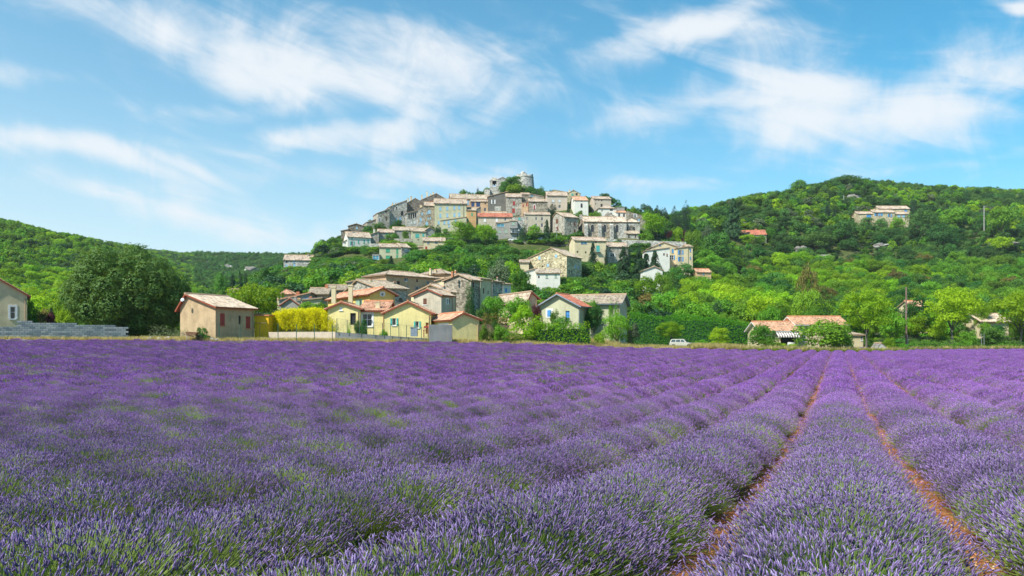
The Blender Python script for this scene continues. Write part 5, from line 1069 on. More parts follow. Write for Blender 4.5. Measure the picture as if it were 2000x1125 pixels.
b = Block(h, 822, 352, 4, xr=876, D=10, eave=391, roof='gy', apex=(852, 378), wall='stone_dark', tile='tile_old', base=405, over=.15, wins=[('f', 851.5, 384, 3, 4, 'dark')])
for px_, tp in ((824, 381), (834, 374), (841, 379), (846, 375)): b.chimney(px_, tp, 2.6, .4)
h = house('stepped red trimmed roofs tucked below the skyline gable', 850, 342)
b = Block(h, 832, 342, 4, xr=858, D=7, eave=396, roof='sx', apex=(None, 389), wall='orange', tile='tile_old', base=410, trim='eave_red', wins=[('f', 849, 393.5, 3, 2.5, 'bare')])
h = house('wide orange house on the skyline left of the bell tower', 915, 346)
b = Block(h, 881, 344, 10, xr=956, D=10, eave=387, roof='gx', apex=(None, 379.5), wall='orange', tile='tile_old', base=412, over=.35, wins=[('f', 913.5, 385.8, 4, 4.5, 'shut', 'pale_blue'), ('f', 926.5, 385, 4, 4.5, 'shut', 'pale_blue'), ('f', 898, 387.5, 4, 3, 'shut', 'pale_blue'), ('f', 913.5, 395.5, 5, 9, 'shut', 'pale_blue'), ('f', 948, 386, 2.5, 5, 'dark')])
h = house('tan house with two large navy blue panels on its terrace', 936, 336)
b = Block(h, 920, 336, 3, xr=955, D=7, eave=394, roof='gx', apex=(None, 391), wall='orange', tile='tile_pale', base=428, over=.25, wins=[('f', 922.5, 399, 8.5, 8.5, 'shut', 'navy'), ('f', 934, 399, 8, 8.5, 'shut', 'navy'), ('f', 948, 397.5, 3, 3.5, 'dark'), ('f', 947.5, 409, 4.5, 7, 'arch')])
h = house('ochre house with green shutters beside the big cream house', 925, 326)
b = Block(h, 911, 328, 6, xr=930, D=8, eave=411, roof='gx', apex=(None, 406), wall='ochre', tile='tile_old', base=446, over=.25, wins=[('f', 922, 418.5, 3, 6, 'shut', 'green'), ('f', 913.5, 429, 3, 5, 'shut', 'green')])
b = Block(h, 929.5, 330, 25, xr=939, D=8, eave=409, roof='sx', apex=(None, 404), wall='stone', tile='tile_old', base=440, over=.1)
h = house('dark rendered house with white shutters and a pale patch', 972, 336)
b = Block(h, 953, 335, 3, xr=992, D=9, eave=384, roof='sx', apex=(None, 374), wall='dark_render', tile='tile_rose', base=422, over=.25, wins=[('f', 963.5, 394, 4, 8, 'open', 'white_paint'), ('f', 963, 384, 2, 2, 'bare')])
g = G(); t0, dep = b.at('f', 972); z1 = CAMZ+(HY-403)/F*dep-b.bz; z0 = CAMZ+(HY-412)/F*dep-b.bz; g.box(t0-1.3, t0+1.5, -.04, 0, z0, z1); b.part('pale_patch', g, 'stone_pale')
h = house('stone house with two closed red shutters, one above the other', 1004, 331)
b = Block(h, 989, 331, 3, xr=1019, D=9, eave=385, roof='gx', apex=(None, 379), wall='stone', tile='tile_pale', base=428, over=.3, wins=[('f', 1003.8, 397, 4.5, 8, 'shut', 'red'), ('f', 1003, 411.5, 5.5, 8.5, 'shut', 'red'), ('f', 996, 388.5, 1.6, 1.6, 'bare'), ('f', 1008, 388.5, 1.6, 1.6, 'bare')])
h = house('brown stone house squeezed right of the red shuttered one', 1026, 336)
b = Block(h, 1018.5, 337, 3, xr=1034.5, D=8, eave=380, roof='gx', apex=(None, 377.5), wall='stone_brown', tile='tile_old', base=410, over=.2)
b = Block(h, 1019, 330, 3, xr=1032, D=5, eave=396, roof='sx', apex=(None, 395), wall='orange', tile='tile_rose', base=425, over=.15, wins=[('f', 1021.8, 401.5, 2.5, 5, 'shut', 'red'), ('f', 1029, 399, 3, 6, 'shut', 'red')])
h = house('cluster house with a pale terrace window under the castle trees', 1050, 344)
b = Block(h, 1032, 344, 5, xr=1062, D=9, eave=378, roof='sx', apex=(None, 384), wall='stone', tile='tile_pale', base=402, over=.2, wins=[('f', 1039, 381, 5, 6, 'glass'), ('f', 1049, 381, 2.5, 4, 'shut', 'pale_blue')])
b = Block(h, 1034.5, 336, 3, xr=1048, D=6, eave=390, roof='gx', apex=(None, 387), wall='orange', tile='tile_old', base=405, over=.15, wins=[('f', 1040, 393.5, 8, 4, 'open', 'red')])
h = house('olive stained stone house with a single red shutter in a pale frame', 1050, 328)
b = Block(h, 1033.5, 329, 3, xr=1069.5, D=8, eave=394, roof='gx', apex=(None, 389.5), wall='stone_brown', tile='tile_pale', base=425, over=.25, wins=[('f', 1043.5, 404.5, 3.5, 8, 'white', 'red')])
g = G(); t0, dep = b.at('f', 1043.5); z_ = CAMZ+(HY-408.3)/F*dep-b.bz; g.box(t0-.36, t0+.36, -.05, -.02, z_, z_+1.65); b.part('shutter', g, 'red')
h = house('pinkish tan house with two pale windows in the top row', 1088, 338)
b = Block(h, 1069, 338, 4, xr=1108, D=9, eave=382, roof='gx', apex=(None, 375.5), wall='pink_tan', tile='tile_pale', base=418, over=.35, wins=[('f', 1080.5, 392.3, 4, 5.5, 'shut', 'pale_shutter'), ('f', 1093, 392.3, 4, 5.5, 'shut', 'pale_shutter'), ('f', 1093, 403.2, 4.5, 6.5, 'arch'), ('f', 1080.5, 382.9+2, 2, 1.5, 'bare')])
h = house('olive yellow house on the skyline with a cut-off gable', 1100, 352)
b = Block(h, 1081, 354, 6, xr=1110, D=8, eave=371, roof='sx', apex=(None, 376), wall='stone_yellow', tile='tile_old', base=390, over=.1)
b = Block(h, 1108, 352, 6, xr=1134, D=8, eave=378.5, roof='gy', apex=(1120, 371.5), wall='stone_yellow', tile='tile_old', base=395, over=.15, wins=[('f', 1118, 380, 4, 4, 'shut', 'teal'), ('f', 1126.5, 379.5, 3.5, 5, 'bare')]); b.chimney(1112, 371, 2.5, .4)
h = house('white house with arched dark windows and a rose roof', 1130, 330)
b = Block(h, 1122.5, 330, 4, xr=1149, xl=1112.5, eave=391.5, roof='gx', apex=(None, 385), wall='white', tile='tile_rose', base=424, over=.25, wins=[('f', 1136, 401.5, 4, 8.5, 'arch', 'brown'), ('f', 1135.5, 414.5, 3.5, 7, 'arch', 'brown'), ('f', 1136, 392.8, 2, 2, 'bare'), ('l', 1120, 392, 2, 6, 'bare')])
h = house('tan corner house near the village right end with a dark square window', 1175, 338)
b = Block(h, 1160, 336, 8, xr=1193.5, xl=1151.5, eave=388.5, roof='gx', apex=(None, 384.5), wall='pink_tan', tile='tile_pale', base=420, over=.25, wins=[('f', 1175, 401, 4, 6, 'dark'), ('f', 1175.3, 391.7, 2.6, 2.6, 'bare'), ('f', 1163.5, 391.5, 1.6, 2.6, 'dark'), ('f', 1163.5, 398, 1.6, 4, 'dark'), ('f', 1169.5, 391.3, 2, 2, 'bare'), ('f', 1170, 408, 3, 2, 'bare')])
h = house('white house with a low hipped roof behind the church', 1188, 322)
b = Block(h, 1170, 322, 4, xr=1203.5, D=8, eave=407.5, roof='hip', apex=(None, 402), wall='white', tile='tile_pale', base=432, over=.3, wins=[('f', 1194, 410, 6, 4, 'dark'), ('f', 1176, 411.5, 2, 4, 'dark'), ('f', 1193.5, 416.8, 4, 3, 'arch', 'brown')])
h = house('white wing with two arched windows and a thin rose roof', 1213, 320)
b = Block(h, 1203.8, 320, 4, xr=1224.5, D=7, eave=415.5, roof='gx', apex=(None, 413), wall='white', tile='tile_rose', base=436, over=.2, wins=[('f', 1209.3, 419.8, 3.5, 6.5, 'arch', 'brown'), ('f', 1218.8, 420.4, 3.5, 6.5, 'arch', 'brown')])
h = house('plain pale block with parapet above the white wing', 1212, 328)
b = Block(h, 1205.5, 328, 3, xr=1220, D=6, eave=405, roof='flat', wall='grey_render', tile='grey_render', base=425); 
h = house('ruined stone gable behind the church roof', 1192, 314)
b = Block(h, 1178, 314, 5, xr=1206, D=5, eave=424, roof='gy', apex=(1188, 415), wall='stone', tile='stone', base=436, over=.02, thick=.05)
h = house('tan stone house descending the ridge with one white window', 1245, 318)
b = Block(h, 1224.8, 318, 5, xr=1264, xl=1222.5, eave=412.5, roof='sx', apex=(None, 424), wall='stone_brown', tile='stone', base=446, over=.05, thick=.05, wins=[('f', 1240.8, 421.5, 4.5, 6, 'white'), ('f', 1247.5, 430.5, 4, 5, 'shut', 'pale_blue')])
# middle tier
h = house('long house with a rose tiled roof and three white windows', 966, 312)
b = Block(h, 934.5, 312, 3, xr=1000, D=8, eave=423.5, roof='gx', apex=(None, 417.5), wall='tan_plaster', tile='tile_red', base=445, over=.35, wins=[('f', 947, 429.5, 3.8, 8, 'shut', 'white_paint'), ('f', 970, 429.5, 4, 8.5, 'shut', 'white_paint'), ('f', 987, 428, 3.6, 7, 'arch')])
h = house('low roof strip with old tiles under the dark rendered house', 975, 320)
b = Block(h, 950, 320, 3, xr=990, D=6, eave=418, roof='gx', apex=(None, 414), wall='stone_dark', tile='tile_old', base=425, over=.2)
h = house('grey rendered house with bright blue glass and a corner balcony', 985, 301)
b = Block(h, 969.5, 301, 3, xr=996, D=8, eave=436, roof='sx', apex=(None, 433.5), wall='grey_render', tile='tile_red', base=474, over=.15, wins=[('f', 978, 440, 14, 6, 'glass'), ('f', 975.8, 453, 4, 5, 'shut', 'sage'), ('f', 988.3, 452.3, 4, 6, 'shut', 'sage'), ('f', 992.3, 468, 4, 6, 'shut', 'grey_blue')])
b = Block(h, 995.8, 300, 3, xr=1010.5, D=8, eave=432, roof='sy', apex=(None, 430), wall='grey_render', tile='tile_old', base=474, over=.15, wins=[('f', 1002.5, 437, 4.5, 6, 'shut', 'sage'), ('f', 1002.5, 450.8, 5, 7.5, 'white')])
for zy in (445.5, 454.8):
    g = G(); z_ = CAMZ+(HY-zy)/F*300-b.bz; g.box(0, b.W, -.9, 0, z_-.12, z_)
    for i in range(13): g.box(b.W*i/12-.02, b.W*i/12+.02, -.9, -.86, z_, z_+.95)
    g.box(0, b.W, -.92, -.84, z_+.95, z_+1.0); b.part('balcony', g, 'steel')
h = house('grey wall house with one small turquoise window', 1015, 306)
b = Block(h, 1001, 307, 3, xr=1028, D=8, eave=424.5, roof='sx', apex=(None, 423), wall='stone_pale', tile='slate', base=470, over=.05, wins=[('f', 1014.5, 427.3, 3.8, 4.6, 'shut', 'teal')])
h = house('cream house with two rows of dark arched windows', 1050, 308)
b = Block(h, 1025, 307, 3, xr=1074.5, D=9, eave=419.5, roof='gx', apex=(None, 415.5), wall='tan_plaster', tile='tile_pale', base=470, over=.25, wins=[('f', 1029.5, 427, 2.8, 6.5, 'arch'), ('f', 1047.3, 427, 3.6, 6.5, 'arch'), ('f', 1058.7, 427.5, 4, 7, 'arch'), ('f', 1029.5, 439.5, 2.8, 6.5, 'arch'), ('f', 1047.3, 439.3, 3.6, 6, 'arch'), ('f', 1058.7, 439.8, 4.2, 8, 'arch'), ('f', 1047.3, 421, 1.6, 1.4, 'bare'), ('f', 1058.7, 421.2, 1.6, 1.4, 'bare')])
h = house('big stone corner house with brown shutters left of the church', 1100, 302)
b = Block(h, 1102.5, 300, 26, xr=1129.5, xl=1073, eave=423.5, roof='gx', apex=(None, 415.5), wall='stone', tile='tile_pale', base=474, over=.35, wins=[('l', 1088, 432, 4.8, 8.5, 'shut', 'brown'), ('l', 1088.3, 447, 4.8, 7.5, 'shut', 'brown'), ('f', 1122.3, 437.3, 3.6, 6.4, 'shut', 'brown'), ('f', 1122.3, 451.3, 3.4, 6, 'shut', 'brown'), ('f', 1114.5, 436, 1.6, 6, 'bare'), ('f', 1114.7, 450.5, 1.6, 5, 'bare'), ('f', 1121.8, 463, 5.5, 7.5, 'arch', 'brown')])
# church
h = house('long church with pointed windows, stone buttresses and pale roof', 1140, 303, 'church', 'church')
b = Block(h, 1141, 300, 5, xr=1223.5, xl=1130, eave=433, roof='gx', apex=(None, 424), wall='stone_church', tile='tile_white', base=474, over=.3, wins=[('f', 1157, 446, 6.2, 14, 'lancet', 'brown'), ('f', 1181.2, 446, 6.2, 14, 'lancet', 'brown'), ('f', 1205.3, 446, 6.2, 14, 'lancet', 'brown')])
for px in (1144.2, 1170.8, 1194.2):
    t0, dep = b.at('f', px); g = G(); z1 = CAMZ+(HY-437)/F*dep-b.bz; g.box(t0-.65, t0+.65, -1.5, 0, 0, z1-2.8)
    i = len(g.v); g.v += [(t0-.65, -1.2, z1-2.8), (t0+.65, -1.2, z1-2.8), (t0+.65, 0, z1-2.8), (t0-.65, 0, z1-2.8), (t0-.65, -1.2, z1-.8), (t0+.65, -1.2, z1-.8), (t0+.65, 0, z1), (t0-.65, 0, z1)]
    for f_ in ((0, 1, 5, 4), (1, 2, 6, 5), (3, 0, 4, 7), (4, 5, 6, 7)): g.f.append(tuple(i+q for q in f_)); g.m.append(0)
    b.part('buttress', g, 'stone_pale')
g = G(); g.box(b.W-3.2, b.W, -.06, 0, 0, b.H-.6); b.part('corner_stones', g, 'stone_pale'); b.chimney(1134.5, 419, 5, .3, 'stone')
b3 = Block(h, 1223.6, 303, 5, xr=1250, D=8, eave=434.5, roof='hip', apex=(None, 428.5), wall='stone_pale', tile='tile_white', base=474, over=.25, wins=[('f', 1224.9+1.4, 447, 2, 8, 'bare'), ('f', 1239, 447, 2, 8, 'bare')])
t0 = b3.at('f', 1233)[0]; g = G(); z1 = CAMZ+(HY-441)/F*303-b3.bz; g.box(t0-.5, t0+.5, -.9, 0, 0, z1); b3.part('buttress', g, 'stone_dark')
b = Block(h, 1224, 299, 5, xr=1248.5, D=3, eave=456.5, roof='sy', apex=(None, 451.5), wall='stone_pale', tile='tile_old', base=474, over=.3, wins=[('f', 1228.5, 461.5, 3.4, 7, 'dark'), ('f', 1241.5, 461.3, 3, 5, 'dark')])
# bell tower, chapel and round keep
def bell_tower():
    d_ = 356; X_ = (965.7-CX)/F*d_; z0 = tz(966, 350)-3; t = empty('bell_tower', (X_, d_, z0), 'pale stone bell tower with open arches and a stone cap', 'tower'); m = lambda y: CAMZ+(HY-y)/F*d_-z0
    w = 8.6/F*d_; g = G()
    pw = .72
    g.box(-w, w, -w, w, 0, m(366.5)); 
    for sx in (-1, 1):
        for sy in (-1, 1): g.box(sx*w if sx < 0 else w-pw*1.6, sx*w+pw*1.6 if sx < 0 else w, -w if sy < 0 else w-pw*1.6, -w+pw*1.6 if sy < 0 else w, m(366.5), m(355))
    g.box(-w-.15, w+.15, -w-.15, w+.15, m(355), m(354))
    # arch heads on all four sides
    r_ = w-pw*1.6
    for k in range(6):
        a0, a1 = math.pi*k/6, math.pi*(k+1)/6; zc = m(360.5)
        for s_ in (-1, 1):
            p = lambda a: (math.cos(a)*r_, zc+math.sin(a)*r_*.9); (xa, za), (xb, zb) = p(a0), p(a1)
            for yy in (-w+.05, w-.05): g.quad((xa, yy, za), (xb, yy, zb), (xb, yy, m(355)), (xa, yy, m(355)))
            for xx in (-w+.05, w-.05): g.quad((xx, xa, za), (xx, xb, zb), (xx, xb, m(355)), (xx, xa, m(355)))
    g.obj('wall', MATS['stone_pale'], t)
    g = G(); h0, h1 = m(354), m(348); i = 0; g.v = [(-w*.9, -w*.9, h0), (w*.9, -w*.9, h0), (w*.9, w*.9, h0), (-w*.9, w*.9, h0), (-w*.5, -w*.5, h1), (w*.5, -w*.5, h1), (w*.5, w*.5, h1), (-w*.5, w*.5, h1)]; g.f = [(0, 1, 5, 4), (1, 2, 6, 5), (2, 3, 7, 6), (3, 0, 4, 7), (4, 5, 6, 7)]; g.m = [0]*5; g.obj('cap', MATS['stone'], t)
    g = G(); pts = [(0, .95), (.25, .9), (.38, .55), (.45, .2), (.6, 0)]; g.tube([(0, 0, m(362)+.0), (0, 0, m(362)+.3), (0, 0, m(362)+.8), (0, 0, m(362)+1)], [.6, .45, .35, .1], 10); g.obj('bell', MATS['steel'], t)
bell_tower()
h = house('pale chapel gable peeping over trees beside the bell tower', 982, 364, 'chapel', 'chapel')
b = Block(h, 972, 364, 3, xr=991, D=10, eave=350.5, roof='gy', apex=(982, 346.5), wall='stone_pale', tile='slate', base=385, over=.15)
h = house('low stone ruin on the skyline left of the bell tower', 951, 352, 'ruined_wall', 'ruin')
b = Block(h, 946, 352, 0, xr=957, D=4, eave=370, roof='flat', wall='stone_pale', tile='stone_pale', base=392)
def keep():
    d_ = 372; X_ = (1025-CX)/F*d_; z0 = tz(1025, 366)-3; t = empty('castle_keep', (X_, d_, z0), 'round pale castle keep with a small turret on top of the hill', 'castle'); m = lambda y: CAMZ+(HY-y)/F*d_-z0
    g = G(); n = 26; prof = [(20.5, 0), (19.5, m(374)), (17.3, m(352)), (16.6, m(346)), (16.2, m(343.5))]
    for k, (r_, z) in enumerate(prof):
        for q in range(n): a = 2*math.pi*q/n; rr = r_/F*d_*(1+.02*math.sin(q*5)); g.v.append((math.cos(a)*rr, math.sin(a)*rr, z+(.6*math.sin(q*2.3)+.4*math.sin(q*5.1) if k == 4 else 0)))
    for k in range(4):
        for q in range(n): g.f.append((k*n+q, k*n+(q+1) % n, (k+1)*n+(q+1) % n, (k+1)*n+q)); g.m.append(0)
    g.f.append(tuple(4*n+q for q in range(n))); g.m.append(0); g.obj('wall', MATS['stone_pale'], t)
    g = G()
    for q in range(n):
        a = 2*math.pi*(q+.5)/n
    pts = [(-.7, m(344), 4.8), (0, m(337), 4.3), (0, m(335.8), 3.8), (0, m(335), 2.8)]
    g.tube([(-.9, 0, m(345)), (-.9, 0, m(337.2)), (-.9, 0, m(336)), (-.9, 0, m(335))], [1.08, 1.08, .95, .4], 14); g.obj('turret', MATS['stone_pale'], t)
    g = G(); rr = 17/F*d_
    for q in range(n):
        a0, a1 = 2*math.pi*q/n, 2*math.pi*(q+1)/n
        g.quad((math.cos(a0)*(rr+.12), math.sin(a0)*(rr+.12), m(348)), (math.cos(a1)*(rr+.12), math.sin(a1)*(rr+.12), m(348)), (math.cos(a1)*(rr+.12), math.sin(a1)*(rr+.12), m(347)), (math.cos(a0)*(rr+.12), math.sin(a0)*(rr+.12), m(347)))
        g.quad((math.cos(a0)*(rr-.2), math.sin(a0)*(rr-.2), m(347)), (math.cos(a0)*(rr+.12), math.sin(a0)*(rr+.12), m(347)), (math.cos(a1)*(rr+.12), math.sin(a1)*(rr+.12), m(347)), (math.cos(a1)*(rr-.2), math.sin(a1)*(rr-.2), m(347)))
    g.obj('string_course', MATS['stone'], t)
keep()
HOUSES.append((955, 992, 346, 380, 355)); HOUSES.append((1010, 1044, 335, 362, 365))
# retaining walls
wall_piece('dark ivy stained retaining wall below the grey village houses', 984, 1127, 288, 286, 471, 468, 'stone_ivy', name='retaining_wall', th=1.0)
wall_piece('long pale retaining wall below the church and big tree', 1186, 1340, 290, 288, 467, 472.5, 'stone_pale', name='retaining_wall', th=1.0)
wall_piece('overgrown terrace wall below the long white house', 640, 716, 288, 290, 491, 487, 'stone_ivy', name='retaining_wall', th=1.0)
wall_piece('short stone terrace wall right of the long white house', 716, 745, 285, 285, 476, 475, 'stone_pale', name='retaining_wall', th=.8)
wall_piece('pale garden wall under the big cream house terrace', 770, 806, 292, 292, 466, 466, 'stone', name='retaining_wall', th=.8)
wall_piece('long wooded slope wall below the lime trees', 880, 985, 284, 286, 471, 472, 'stone_ivy', name='retaining_wall', th=.8)
HOUSES.append((990, 1125, 470, 492, 286)); HOUSES.append((1190, 1335, 468, 482, 288)); HOUSES.append((642, 716, 489, 508, 288)); HOUSES.append((1130, 1250, 424, 466, 300)); HOUSES.append((1410, 1500, 449, 462, 372))

